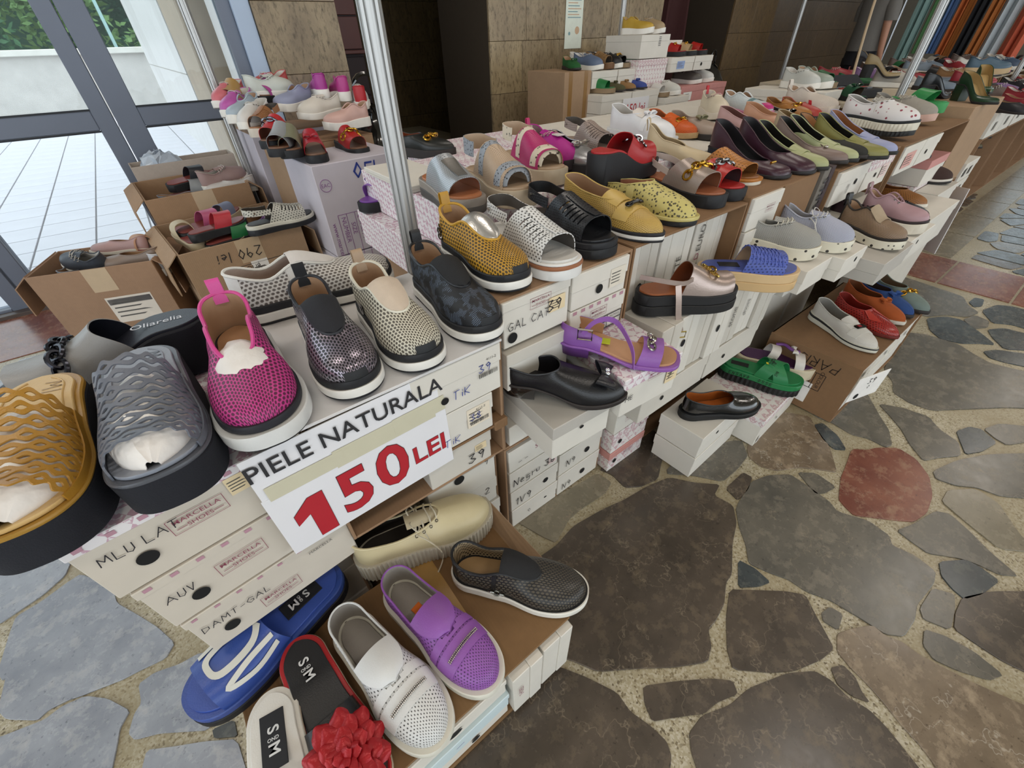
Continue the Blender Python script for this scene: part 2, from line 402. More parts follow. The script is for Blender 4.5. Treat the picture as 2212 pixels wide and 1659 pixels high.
# ------------------------------------------------------------------ the room
def struct(name, mb, m, smooth=0): return tag(mb.obj(name, m, None, smooth), kind='structure')
FLOOR = struct('floor', MB().box(-6, .78, -7, 2.92, -.10, -.004).box(.78, 14, -7, 7, -.10, -.004), terrazzo())
ST = {'b': stone('stone_brown', '#443d36', '#5c5248', '#756754'), 'g': stone('stone_grey', '#585650', '#716c62', '#8a8274'), 'd': stone('stone_dark', '#383d40', '#4b5254', '#6d7068'),
      'r': stone('stone_red', '#6b3a30', '#8c5a48', '#a98a6e'), 'y': stone('stone_beige', '#77705f', '#8a8270', '#9c947f'), 'l': stone('stone_pale_daylit', '#858a95', '#a2a7b0', '#bcbcbc', vein='#c9ccd2'), 's': stone('stone_shell', '#6b5d4d', '#8a7a66', '#b3a188', scale=7, vein='#c9c2b4', vein_amt=.9)}  # pale stone is lightened further to carry the window daylight on it
def chaikin(P, n=1):
    for _ in range(n):
        Q = []
        for a, b in zip(P, P[1:] + P[:1]): Q += [(a[0] * .88 + b[0] * .12, a[1] * .88 + b[1] * .12), (a[0] * .12 + b[0] * .88, a[1] * .12 + b[1] * .88)]
        P = Q
    return P
def grown(P, d):
    """polygon pushed outwards by d"""
    n = len(P); a = sum(P[i][0] * P[(i + 1) % n][1] - P[(i + 1) % n][0] * P[i][1] for i in range(n)); s = 1 if a > 0 else -1; Q = []
    for i in range(n):
        x, y = P[(i + 1) % n][0] - P[i - 1][0], P[(i + 1) % n][1] - P[i - 1][1]; l = sqrt(x * x + y * y) or 1; Q.append((P[i][0] + s * y / l * d, P[i][1] - s * x / l * d))
    return Q
def add_stone(P, k, name='stone', round_=1, z=0.0):
    P = chaikin(P, round_); n = len(P); a = sum(P[i][0] * P[(i + 1) % n][1] - P[(i + 1) % n][0] * P[i][1] for i in range(n))
    if a < 0: P = P[::-1]
    cx = sum(p[0] for p in P) / n; cy = sum(p[1] for p in P) / n; mb = MB()
    mb.add([(x - cx, y - cy, -.006) for x, y in P] + [(x - cx, y - cy, -.0008) for x, y in P] + [(cx + (x - cx) * .995 - cx, cy + (y - cy) * .995 - cy, 0) for x, y in P],
           [tuple(range(2 * n, 3 * n))] + [(i, (i + 1) % n, n + (i + 1) % n, n + i) for i in range(n)] + [(n + i, n + (i + 1) % n, 2 * n + (i + 1) % n, 2 * n + i) for i in range(n)])
    o = mb.obj(name, ST[k] if isinstance(k, str) else k, FLOOR, 0); o.location = (cx, cy, z); return o
TRACED = [
 ('b', [(-0.137, -0.237), (-0.040, -0.119), (0.082, -0.127), (0.164, -0.113), (0.278, -0.129), (0.357, -0.148), (0.458, -0.161), (0.541, -0.184), (0.587, -0.249), (0.644, -0.303), (0.592, -0.312), (0.603, -0.371), (0.555, -0.409), (0.481, -0.438), (0.399, -0.484), (0.365, -0.487), (0.310, -0.514), (0.255, -0.523), (0.223, -0.523), (0.195, -0.549), (0.161, -0.562), (0.091, -0.520), (0.027, -0.472), (-0.056, -0.415), (-0.082, -0.370), (-0.102, -0.340)]),
 ('g', [(0.608, -0.385), (0.737, -0.364), (0.805, -0.386), (0.864, -0.428), (0.859, -0.485), (0.851, -0.551), (0.831, -0.584), (0.869, -0.657), (0.861, -0.709), (0.832, -0.728), (0.846, -0.780), (0.836, -0.826), (0.796, -0.832), (0.697, -0.822), (0.650, -0.831), (0.584, -0.828), (0.557, -0.800), (0.551, -0.752), (0.539, -0.683), (0.514, -0.635), (0.509, -0.588), (0.487, -0.547), (0.469, -0.502), (0.517, -0.467), (0.554, -0.426)]),
 ('b', [(0.357, -0.510), (0.407, -0.553), (0.465, -0.603), (0.496, -0.638), (0.466, -0.672), (0.446, -0.700), (0.421, -0.734), (0.374, -0.725), (0.305, -0.698), (0.259, -0.667), (0.196, -0.609), (0.223, -0.582), (0.287, -0.542)]),
 ('r', [(1.146, -0.513), (1.183, -0.549), (1.217, -0.564), (1.274, -0.610), (1.262, -0.663), (1.209, -0.713), (1.127, -0.743), (1.040, -0.752), (0.976, -0.738), (0.946, -0.709), (0.899, -0.658), (0.863, -0.619), (0.876, -0.591), (0.888, -0.571), (0.982, -0.541), (1.041, -0.532)]),
 ('s', [(0.866, -0.279), (0.980, -0.250), (1.076, -0.241), (1.150, -0.271), (1.200, -0.343), (1.149, -0.388), (1.096, -0.453), (0.995, -0.517), (0.968, -0.478), (0.922, -0.429), (0.848, -0.387), (0.827, -0.346), (0.835, -0.304)]),
 ('d', [(1.169, -0.376), (1.201, -0.388), (1.174, -0.450), (1.126, -0.496), (1.102, -0.471), (1.117, -0.430)]),
 ('g', [(1.225, -0.363), (1.256, -0.295), (1.432, -0.268), (1.560, -0.300), (1.606, -0.356), (1.495, -0.442), (1.404, -0.509), (1.352, -0.553), (1.277, -0.587), (1.251, -0.579), (1.251, -0.526), (1.227, -0.480), (1.238, -0.403)]),
 ('g', [(1.440, -0.539), (1.485, -0.483), (1.526, -0.548), (1.544, -0.624), (1.494, -0.669), (1.469, -0.730), (1.401, -0.752), (1.329, -0.705), (1.279, -0.683), (1.331, -0.631), (1.393, -0.587)]),
 ('d', [(1.533, -0.716), (1.595, -0.738), (1.611, -0.765), (1.572, -0.814), (1.481, -0.792), (1.424, -0.764), (1.490, -0.735)]),
 ('g', [(1.623, -0.775), (1.699, -0.802), (1.772, -0.882), (1.687, -0.895), (1.587, -0.839), (1.598, -0.809)]),
 ('g', [(1.246, -0.720), (1.361, -0.755), (1.479, -0.815), (1.657, -0.947), (1.398, -0.982), (1.292, -0.877), (1.278, -0.823), (1.236, -0.779), (1.220, -0.733)]),
 ('y', [(1.126, -0.773), (1.190, -0.773), (1.262, -0.826), (1.247, -0.880), (1.190, -0.919), (1.150, -0.949), (1.135, -0.995), (1.061, -0.919), (1.093, -0.842)]),
 ('g', [(0.901, -0.723), (0.964, -0.747), (1.065, -0.772), (1.085, -0.798), (1.058, -0.850), (1.021, -0.904), (0.993, -0.966), (0.965, -0.937), (0.955, -0.890), (0.937, -0.853), (0.889, -0.798), (0.895, -0.761)]),
 ('d', [(0.878, -0.829), (0.940, -0.871), (0.944, -0.897), (0.938, -0.938), (0.861, -0.919), (0.810, -0.895), (0.819, -0.871), (0.839, -0.844)]),
 ('g', [(0.777, -0.841), (0.799, -0.876), (0.759, -0.885), (0.690, -0.893), (0.671, -0.847), (0.691, -0.837)]),
 ('b', [(0.807, -0.896), (0.882, -0.936), (0.992, -1.016), (0.721, -1.054), (0.704, -0.992), (0.702, -0.951), (0.702, -0.903), (0.749, -0.896)]),
 ('g', [(0.639, -0.860), (0.658, -0.893), (0.669, -0.942), (0.662, -0.996), (0.631, -0.980), (0.599, -0.931), (0.583, -0.891), (0.598, -0.869)]),
 ('s', [(0.463, -0.732), (0.498, -0.747), (0.549, -0.776), (0.546, -0.804), (0.562, -0.834), (0.561, -0.868), (0.575, -0.917), (0.591, -0.966), (0.606, -1.003), (0.637, -1.066), (0.490, -1.087), (0.345, -0.973), (0.371, -0.928), (0.381, -0.888), (0.396, -0.852), (0.407, -0.816), (0.413, -0.778), (0.424, -0.747)]),
 ('g', [(0.485, -0.687), (0.514, -0.693), (0.521, -0.715), (0.475, -0.723), (0.471, -0.695)]),
 ('b', [(0.374, -0.753), (0.398, -0.766), (0.394, -0.790), (0.374, -0.810), (0.371, -0.828), (0.355, -0.800), (0.354, -0.774)]),
 ('b', [(0.012, -0.619), (0.058, -0.619), (0.122, -0.646), (0.185, -0.656), (0.281, -0.695), (0.335, -0.732), (0.344, -0.761), (0.339, -0.797), (0.350, -0.835), (0.345, -0.868), (0.333, -0.902), (0.319, -0.952), (-0.035, -0.674), (-0.009, -0.638)]),
 ('b', [(0.001, -0.505), (0.061, -0.542), (0.134, -0.592), (0.168, -0.624), (0.157, -0.639), (0.107, -0.619), (0.068, -0.613), (0.011, -0.577), (-0.031, -0.553), (-0.018, -0.525)]),
 ('b', [(-0.289, -0.286), (-0.169, -0.317), (-0.125, -0.357), (-0.090, -0.412), (-0.058, -0.474), (-0.062, -0.514), (-0.047, -0.559), (-0.042, -0.594), (-0.052, -0.612), (-0.088, -0.633), (-0.432, -0.362)]),
 ('d', [(0.452, -0.480), (0.461, -0.519), (0.458, -0.561), (0.428, -0.548), (0.383, -0.519)]),
 ('b', [(0.649, -0.326), (0.752, -0.327), (0.755, -0.351), (0.699, -0.367), (0.638, -0.369)]),
 ('g', [(0.895, -0.442), (0.934, -0.479), (0.927, -0.540), (0.879, -0.528), (0.854, -0.513), (0.876, -0.477)]),
 ('g', [(0.565, -0.158), (0.709, -0.152), (0.887, -0.244), (0.835, -0.292), (0.757, -0.301), (0.669, -0.299), (0.611, -0.218), (0.554, -0.166)]),
 ('b', [(0.386, -0.012), (0.520, -0.010), (0.681, -0.007), (0.665, -0.076), (0.587, -0.115), (0.508, -0.157), (0.440, -0.141), (0.399, -0.113), (0.406, -0.052)]),
 ('y', [(0.191, 0.001), (0.274, -0.012), (0.367, -0.020), (0.374, -0.071), (0.326, -0.086), (0.227, -0.078), (0.169, -0.080), (0.086, -0.113), (0.070, -0.074), (0.036, 0.027), (0.117, 0.020)]),
 ('g', [(2.571, -0.003), (2.800, 0.009), (2.875, -0.028), (2.854, -0.169), (2.831, -0.321), (2.813, -0.442), (2.714, -0.485), (2.662, -0.540), (2.564, -0.515), (2.514, -0.444), (2.419, -0.384), (2.387, -0.228)]),
 ('d', [(2.761, -0.484), (2.844, -0.490), (2.856, -0.521), (2.758, -0.532), (2.720, -0.510)]),
 ('d', [(2.697, -0.550), (2.829, -0.582), (2.871, -0.638), (2.872, -0.737), (2.637, -0.771), (2.642, -0.672), (2.590, -0.611)]),
 ('d', [(2.399, -0.395), (2.488, -0.451), (2.507, -0.505), (2.426, -0.595), (2.351, -0.662), (2.317, -0.617), (2.251, -0.562), (2.225, -0.493), (2.280, -0.439)]),
 ('g', [(2.518, -0.514), (2.614, -0.539), (2.592, -0.594), (2.518, -0.603), (2.454, -0.567)]),
 ('d', [(2.490, -0.614), (2.564, -0.659), (2.586, -0.778), (2.443, -0.799), (2.341, -0.699), (2.424, -0.643)]),
 ('d', [(2.243, -0.647), (2.302, -0.681), (2.383, -0.808), (2.256, -0.826), (2.212, -0.722), (2.206, -0.675)]),
 ('g', [(1.866, -0.393), (2.067, -0.377), (2.166, -0.377), (2.213, -0.433), (2.220, -0.505), (2.226, -0.557), (2.181, -0.625), (2.151, -0.685), (2.172, -0.757), (2.211, -0.842), (1.933, -0.881), (1.835, -0.790), (1.718, -0.705), (1.602, -0.621), (1.588, -0.555), (1.611, -0.494), (1.685, -0.471), (1.748, -0.419)]),
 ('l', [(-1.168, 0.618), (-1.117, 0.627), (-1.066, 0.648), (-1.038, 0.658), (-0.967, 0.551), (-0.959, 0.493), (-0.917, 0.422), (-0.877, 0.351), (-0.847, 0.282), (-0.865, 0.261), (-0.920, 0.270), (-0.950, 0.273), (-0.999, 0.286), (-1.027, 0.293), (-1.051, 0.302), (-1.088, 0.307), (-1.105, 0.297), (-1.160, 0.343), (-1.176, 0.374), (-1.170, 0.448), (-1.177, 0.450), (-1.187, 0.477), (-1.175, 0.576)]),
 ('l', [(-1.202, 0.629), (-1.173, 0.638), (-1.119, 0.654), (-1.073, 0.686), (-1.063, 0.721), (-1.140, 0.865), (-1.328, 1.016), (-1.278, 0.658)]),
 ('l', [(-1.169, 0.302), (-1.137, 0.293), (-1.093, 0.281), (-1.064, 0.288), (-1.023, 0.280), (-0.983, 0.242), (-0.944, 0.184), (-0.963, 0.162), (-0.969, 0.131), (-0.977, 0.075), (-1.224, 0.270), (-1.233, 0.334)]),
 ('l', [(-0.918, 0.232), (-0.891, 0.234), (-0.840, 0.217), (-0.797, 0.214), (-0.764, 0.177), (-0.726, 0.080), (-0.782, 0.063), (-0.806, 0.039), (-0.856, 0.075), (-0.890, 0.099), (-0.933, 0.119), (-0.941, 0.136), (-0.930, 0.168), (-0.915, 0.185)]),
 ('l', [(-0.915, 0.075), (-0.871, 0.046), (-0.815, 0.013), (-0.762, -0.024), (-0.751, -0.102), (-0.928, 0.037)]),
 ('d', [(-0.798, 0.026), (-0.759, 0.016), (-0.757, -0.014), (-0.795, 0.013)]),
]
for k, P in TRACED: add_stone(grown(P, .004), k)
# border bands of cut slabs: pale strip, red band, dark small paving either side
for i in range(9): add_stone([(3.39 + i * .55, -.255), (3.93 + i * .55, -.255), (3.93 + i * .55, -.055), (3.39 + i * .55, -.055)], 'y', 'slab', 0)
for y0, y1 in ((-1.6, -1.0), (-1.0, -.62), (-.615, -.30), (-.295, .02), (.025, .4)): add_stone([(2.91, y0), (3.36, y0), (3.36, y1 - .006), (2.91, y1 - .006)], 'r', 'slab', 0)
for i in range(5): add_stone([(-3.4 + i * .62, 2.24), (-2.79 + i * .62, 2.24), (-2.79 + i * .62, 2.78), (-3.4 + i * .62, 2.78)], 'r', 'slab', 0)
def inside(p, P):
    c = False; n = len(P)
    for i in range(n):
        a, b = P[i], P[(i + 1) % n]
        if (a[1] > p[1]) != (b[1] > p[1]) and p[0] < (b[0] - a[0]) * (p[1] - a[1]) / (b[1] - a[1]) + a[0]: c = not c
    return c
def clip(P, a, b, gap):
    """keep the side of polygon P nearer to a than b, pulled back by a joint"""
    mx, my = (a[0] + b[0]) / 2, (a[1] + b[1]) / 2; dx, dy = b[0] - a[0], b[1] - a[1]; l = sqrt(dx * dx + dy * dy); dx /= l; dy /= l
    f = lambda p: (p[0] - mx) * dx + (p[1] - my) * dy + gap; R = []
    for p, q in zip(P, P[1:] + P[:1]):
        u, v = f(p), f(q)
        if u <= 0: R.append(p)
        if u * v < 0: k = u / (u - v); R.append((p[0] + (q[0] - p[0]) * k, p[1] + (q[1] - p[1]) * k))
    return R
def paving(x0, x1, y0, y1, sp, kinds, gap, seed, avoid, limit):
    R = random.Random(seed); pts = []; ny = int((y1 - y0) / sp); nx = int((x1 - x0) / sp); made = 0
    for j in range(-1, ny + 1):
        for i in range(-1, nx + 1): pts.append((x0 + (i + .5 + R.uniform(-.38, .38)) * sp, y0 + (j + .5 + R.uniform(-.38, .38)) * sp))
    for p in pts:
        if not (x0 < p[0] < x1 and y0 < p[1] < y1) or made >= limit: continue
        P = [(max(x0, p[0] - sp * 1.6), max(y0, p[1] - sp * 1.6)), (min(x1, p[0] + sp * 1.6), max(y0, p[1] - sp * 1.6)), (min(x1, p[0] + sp * 1.6), min(y1, p[1] + sp * 1.6)), (max(x0, p[0] - sp * 1.6), min(y1, p[1] + sp * 1.6))]
        for q in pts:
            if q is not p and abs(q[0] - p[0]) < sp * 3 and abs(q[1] - p[1]) < sp * 3 and P: P = clip(P, p, q, gap)
        if len(P) < 3 or any(avoid(v) for v in P + [p]): continue
        add_stone(P, R.choice(kinds), 'stone', 1); made += 1
ALLP = [P for k, P in TRACED]
def touched(p):
    if any(inside(p, P) for P in ALLP): return True
    return any((p[0] - q[0]) ** 2 + (p[1] - q[1]) ** 2 < .0009 for P in ALLP for q in P)
paving(3.4, 6.4, -1.30, -.27, .19, 'ddgb', .008, 3, lambda p: False, 96)
paving(3.4, 5.2, -.04, .16, .10, 'bdb', .006, 4, lambda p: False, 34)
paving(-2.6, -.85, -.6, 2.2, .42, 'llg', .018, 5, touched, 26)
paving(-.8, 2.88, -2.4, -.05, .40, 'bg', .018, 6, touched, 50)
struct('ceiling', MB().box(-6, .86, -7, 2.95, 3.4, 3.5).box(.86, 14, -7, 7, 3.4, 3.5), mat('#a89c88', .9, 0, .05, 3, 0))
# glass wall
ALU = mat('#6b7280', .45, .25, .05, 8, .05, 200); ALUW = mat('#aebfd6', .5, .0, .04, 8, 0)
W1 = tag(bpy.data.objects.new('window_1', None), kind='structure'); COL.objects.link(W1)
GL = glass(); y0, y1 = 2.83, 2.91
def bar(name, x0, x1, z0, z1, m=ALU, ya=y0, yb=y1): return bevbox(x0, x1, ya, yb, z0, z1, .003).obj(name, m, W1, 0)
for a, b in ((-6, -5.9), (-4.6, -4.5), (-3.1, -2.98), (-2.14, -2.04), (-1.36, -1.285), (-1.275, -1.20), (-.545, -.464), (-.458, -.342), (.222, .292)): bar('post', a, b, 0, 3.4)
for a, b in ((-5.9, -4.6), (-4.5, -3.1), (-2.98, -2.14), (-2.04, -1.36), (-1.20, -.545), (-.342, .222)):  # two leftmost bays added out of view to let in more daylight
    bar('rail', a, b, .812, .902); bar('rail', a, b, 0.0, .03); bar('rail', a, b, 2.2, 2.3)
    for z0, z1 in ((.03, .812), (.902, 2.2), (2.3, 3.4)): MB().box(a, b, 2.865, 2.873, z0, z1).obj('pane', GL, W1, 0)
    for z0 in (.902, .806): MB().box(a, b, 2.826, 2.832, z0 - .003, z0 + .006).obj('gasket', rubber('#20242a'), W1, 0)
struct('trim_1', bevbox(.292, .386, 2.80, 2.93, 0, 3.4, .004), ALUW)
struct('trim_2', bevbox(-3.2, .30, 2.77, 2.83, -.003, .018, .003), mat('#4d423c', .5))
def stone_wall(name, x0, x1, yf, yb, z1, c, seed, m2=None, course=.335, zs=.12, wmin=.16, wmax=.5, left=False, fillz=3.4):
    """slab core with travertine tiles on the front (and left) face"""
    w = struct(name, MB().box(x0 + .001, x1 - .001, yf + .018, yb, 0, fillz), mat('#3a3024', .9)); R = random.Random(seed); z = zs - course
    while z < z1:
        za, zb = max(0, z), z + course; x = x0
        while x < x1 - .01:
            d = R.uniform(wmin, wmax); xe = min(x1, x + d)
            if x1 - xe < .09: xe = x1
            q = R.uniform(0, .003); bevbox(x + .0012, xe - .0012, yf - q, yf + .020, za + .0012, zb - .0012, .0012).obj('tile', c if R.random() < .8 or not m2 else m2, w, 0); x = xe
        if left: bevbox(x0 - .02, x0 - .0005, yf, yb, za + .0012, zb - .0012, .0012).obj('tile', c, w, 0)
        z += course
    return w
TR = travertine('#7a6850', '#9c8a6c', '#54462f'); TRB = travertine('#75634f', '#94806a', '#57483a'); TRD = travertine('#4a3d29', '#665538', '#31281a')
stone_wall('wall_column', .386, .862, 2.78, 3.4, 2.4, TRB, 1, TR, zs=.33, wmin=.13)
stone_wall('wall_pillar', 2.0, 4.06, 2.78, 3.5, 2.2, TR, 2, travertine('#8c7a5c', '#ad9a78', '#5e4f38'))
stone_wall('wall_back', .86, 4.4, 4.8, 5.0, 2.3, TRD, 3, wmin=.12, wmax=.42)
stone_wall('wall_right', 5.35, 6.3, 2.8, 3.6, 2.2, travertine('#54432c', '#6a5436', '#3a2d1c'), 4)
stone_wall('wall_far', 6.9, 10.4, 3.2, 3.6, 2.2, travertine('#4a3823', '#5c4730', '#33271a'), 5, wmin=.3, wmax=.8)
struct('wall_end', MB().box(13.9, 14, -7, -.7, 0, 3.4).box(13.9, 14, .9, 7, 0, 3.4).box(13.9, 14, -.7, .9, 0, 1.9).box(13.9, 14, -.7, .9, 3.3, 3.4), mat('#8d8577', .9))
tag(MB().box(13.94, 13.95, -.7, .9, 1.9, 3.3).obj('window_2', GL, None, 0), kind='structure')
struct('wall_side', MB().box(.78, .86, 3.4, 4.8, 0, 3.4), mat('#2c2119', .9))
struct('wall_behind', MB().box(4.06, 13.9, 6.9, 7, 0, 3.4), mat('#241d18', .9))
struct('trim_3', bevbox(1.4, 2.36, 3.30, 4.8, 0, .34, .006), mat('#9b927c', .6))
RW = mat('#5a2a22', .5, 0, .2, 6, .1, 40); RWD = mat('#2c1b1c', .6)
w = struct('wall_recess', MB().box(.86, 1.36, 3.7, 3.76, 0, 2.6), RWD)
for i in range(7): bevbox(.865, 1.355, 3.68, 3.70, 1.10 + i * .21, 1.30 + i * .21, .003).obj('panel', RW, w, 0)
for i in range(3): bevbox(.865, 1.355, 3.685, 3.70, .25 + i * .27, .51 + i * .27, .003).obj('panel', RWD, w, 0)
bevbox(.86, 1.36, 3.64, 3.70, 1.07, 1.095, .003).obj('ledge', RW, w, 0)
mb = MB(); G = []
for i in range(90):
    x = 4.1 + i * .024; y = 3.35 + .05 * sin(i * .9) + .02 * sin(i * 2.3); G.append([V3((x, y + .02 * sin(k + i * .3), k * .28)) for k in range(9)])
shell(mb, G, .004); tag(mb.obj('curtain', [fabric('#45201f')] * 2), 'dark red curtain hanging beside the travertine pillar', 'curtain')
# outside
O_T = mat('#cfcdd2', .45, 0, .10, 3, .05, 60); PAVE = struct('floor_terrace', MB().box(-14, 14, 2.92, 40, -.12, -.022), mat('#8f8d8c', .8))
tm = bevbox(-.179, .179, -.179, .179, -.012, 0, .002).mesh('tile', O_T, 0)
for i in range(10):
    for j in range(28):
        o = link('tile', tm, PAVE); o.location = (-2.66 + i * .37, 3.13 + j * .37, -.012)
PL = mat('#c3bfb8', .9, 0, .18, 5, .5, 40); pw = struct('wall_terrace', MB().box(-14, 14, 13.3, 13.6, -.02, 1.06), PL); bevbox(-14, 14, 13.22, 13.68, 1.06, 1.16, .01).obj('coping', mat('#d8d5cb', .8, 0, .12, 8, .2, 60), pw, 0)
MAR = mat('#d3d0cc', .4, 0, .12, 4, .1, 60); MARB = mat('#a2917c', .5, 0, .2, 6, .1, 60)
cw = struct('wall_outer', MB().box(.30, .9, 6.2, 11.3, -.02, 4.2), MAR)
bevbox(.215, .43, 4.3, 5.3, -.02, 4.2, .01).obj('stone_pier', MARB, cw, 0); bevbox(.40, .77, 3.45, 4.2, -.02, 4.2, .01).obj('stone_pier', MAR, cw, 0)
for k in range(4): MB().box(.298, .302, 6.2, 11.3, .9 + k * .9, .91 + k * .9).obj('joint', mat('#9a958c'), cw, 0)
def tree(label, x, y, h, rx, col, seed):
    o = thing('tree', label, 'tree', (x, y, -.02), 0, 'trees beyond the terrace wall'); R = random.Random(seed); mb = MB()
    tube(mb, smoothpath([(0, 0, 0), (.05, .02, h * .3), (-.04, .05, h * .6), (0, 0, h * .85)], 4), [.13 - .08 * i / 12 for i in range(13)], 8); mb.obj('trunk', mat('#4a4034', .9, 0, .2), o)
    mb = MB(); C = [(R.gauss(0, rx * .5), R.gauss(0, rx * .5), R.uniform(.9, h), R.uniform(.5, 1.0)) for _ in range(26)]
    for cx, cy, cz, cr in C:
        for _ in range(150):
            d = V3((R.gauss(0, 1), R.gauss(0, 1), R.gauss(0, 1))).normalized() * cr * R.uniform(.6, 1); p = V3((cx, cy, cz)) + d; a = V3((R.gauss(0, 1), R.gauss(0, 1), R.gauss(0, .6))).normalized() * .11; b = a.cross(V3((R.gauss(0, 1), R.gauss(0, 1), 1))).normalized() * .055
            mb.add([p - a, p + b, p + a, p - b], [(0, 1, 2, 3)])
    tag(mb.obj('foliage', mat(col, .7, 0, .45, 1.4, 0), o, 0), kind='stuff')
tree('dark green leafy tree seen through the left glass pane', -4.2, 17.0, 4.6, 1.9, '#3f6b45', 1)
tree('light green bushy tree seen through the middle glass pane', -1.0, 18.5, 4.8, 1.6, '#6c8f52', 2)
tree('deep green tree between the lamp post and the marble wall', .9, 20.6, 5.5, 1.2, '#2f5a40', 3)
tree('bright green tree at the left end of the terrace', -8.2, 18.5, 5.0, 1.8, '#587f4a', 4)
struct('wall_hedge', bevbox(-14, 14, 22, 23, 0, 4.6, .2), mat('#2e4f3a', .95, 0, .5, 2, .5, 8))
o = thing('lamp_post', 'thin pale lamp post beyond the terrace wall', 'lamp post', (.05, 15.6, -.02)); mb = MB(); tube(mb, [(0, 0, 0), (0, 0, 3.6)], .035, 8); mb.obj('pole', mat('#9fc0bd'), o); mb = MB(); ball(mb, (0, 0, 3.7), .14); mb.obj('globe', mat('#e5e8ea'), o)
# stall poles
def stall_pole(x, y, label, z1=2.5):
    o = thing('stall_pole', label, 'pole', (x, y, 0), 0, 'aluminium stall poles'); r = .021; P = []
    for k in range(8):
        a = pi / 8 + k * pi / 4; b = a + pi / 4
        p = V3((cos(a), sin(a), 0)) * r; q = V3((cos(b), sin(b), 0)) * r; m = (p + q) / 2; dn = m.normalized()
        P += [p, p.lerp(q, .34), p.lerp(q, .38) - dn * .005, p.lerp(q, .62) - dn * .005, p.lerp(q, .66)]
    n = len(P); mb = MB(); mb.add([(p.x, p.y, 0.012) for p in P] + [(p.x, p.y, z1) for p in P], [(i, (i + 1) % n, n + (i + 1) % n, n + i) for i in range(n)] + [tuple(range(n, 2 * n))])
    mb.obj('extrusion', mat('#b9b9b8', .38, .55, .04, 10, 0), o, 20); bevbox(-.03, .03, -.03, .03, 0, .014, .002).obj('foot', rubber('#333333'), o, 0)
stall_pole(0.0, .335, 'aluminium stall pole rising behind the black lace shoe')
stall_pole(0.0, 2.33, 'aluminium stall pole in front of the glass wall', 2.4)
stall_pole(3.06, .335, 'aluminium stall pole rising behind the butterfly sneaker')
stall_pole(3.0, 2.36, 'thin aluminium stall pole in front of the travertine pillar')
stall_pole(6.0, 2.36, 'aluminium stall pole leaning by the dark stone column')
stall_pole(6.1, .335, 'farthest aluminium stall pole at the right edge')
o = thing('paper_notice', 'pale green printed paper notice taped to the pillar', 'notice', (2.875, 2.772, 1.06))
bevbox(-.10, .10, 0, .002, 0, .46, .0005).obj('sheet', mat('#dfe6da', .7), o, 0); mb = MB(); M = frame((0, -.0006, 0), (1, 0, 0), (0, 0, 1))
for i in range(12): mb.box(-.075, .075 - .02 * (i % 3), -.0008, -.0004, .20 + i * .018, .206 + i * .018, i % 2)
disc(mb, M @ Matrix.Translation((.04, .12, .0002)), .026, mi=1); disc(mb, M @ Matrix.Translation((-.05, .10, .0002)), .012, mi=0)
mb.obj('print', [ink('#7da0a5'), ink('#c9a98a')], o, 0)
# ------------------------------------------------------------------ shoes
TOES = {'round': (2.3, 2.0), 'almond': (1.9, 1.55), 'square': (5.0, 2.6), 'point': (1.55, 1.25), 'wide': (2.8, 2.3)}
def interp(tab, t):
    for (a, x), (b, y) in zip(tab, tab[1:]):
        if t <= b: return x + (y - x) * sm(a, b, t)
    return tab[-1][1]
class Last:
    """the foot form a shoe is built on: plan outline, footbed height, underside height"""
    def __init__(s, L=.275, W=.098, toe='round', hh=.03, fh=.03, ts=.008, heel=0.0, hw=.70, waist=.76, thin=.006, res=44):
        s.L = L; s.W = W; s.p, s.q = TOES[toe]; s.hh = hh; s.fh = fh; s.ts = ts; s.heel = heel; s.hw = hw; s.wa = waist; s.thin = thin
        s.T = [(1 - cos(pi * j / res)) / 2 for j in range(res + 1)]
    def w(s, t):
        t = min(1, max(0, t))
        if t < .16: return s.W / 2 * s.hw * sqrt(max(0, 1 - ((.16 - t) / .16) ** 2))
        if t <= .68: return s.W / 2 * interp([(.16, s.hw), (.40, s.wa), (.68, 1.0)], t)
        return s.W / 2 * max(0, 1 - ((t - .68) / .32) ** s.p) ** (1 / s.q)
    def spring(s, t): return s.ts * max(0, (t - .72) / .28) ** 2
    def z0(s, t): return s.fh + (s.hh - s.fh) * (1 - sm(.22, .64, t)) + s.spring(t)
    def zb(s, t):
        if s.heel: return s.spring(t) if t > .66 else max(0, s.z0(t) - s.thin - (s.fh - s.thin) * sm(.5, .66, t))
        return s.spring(t)
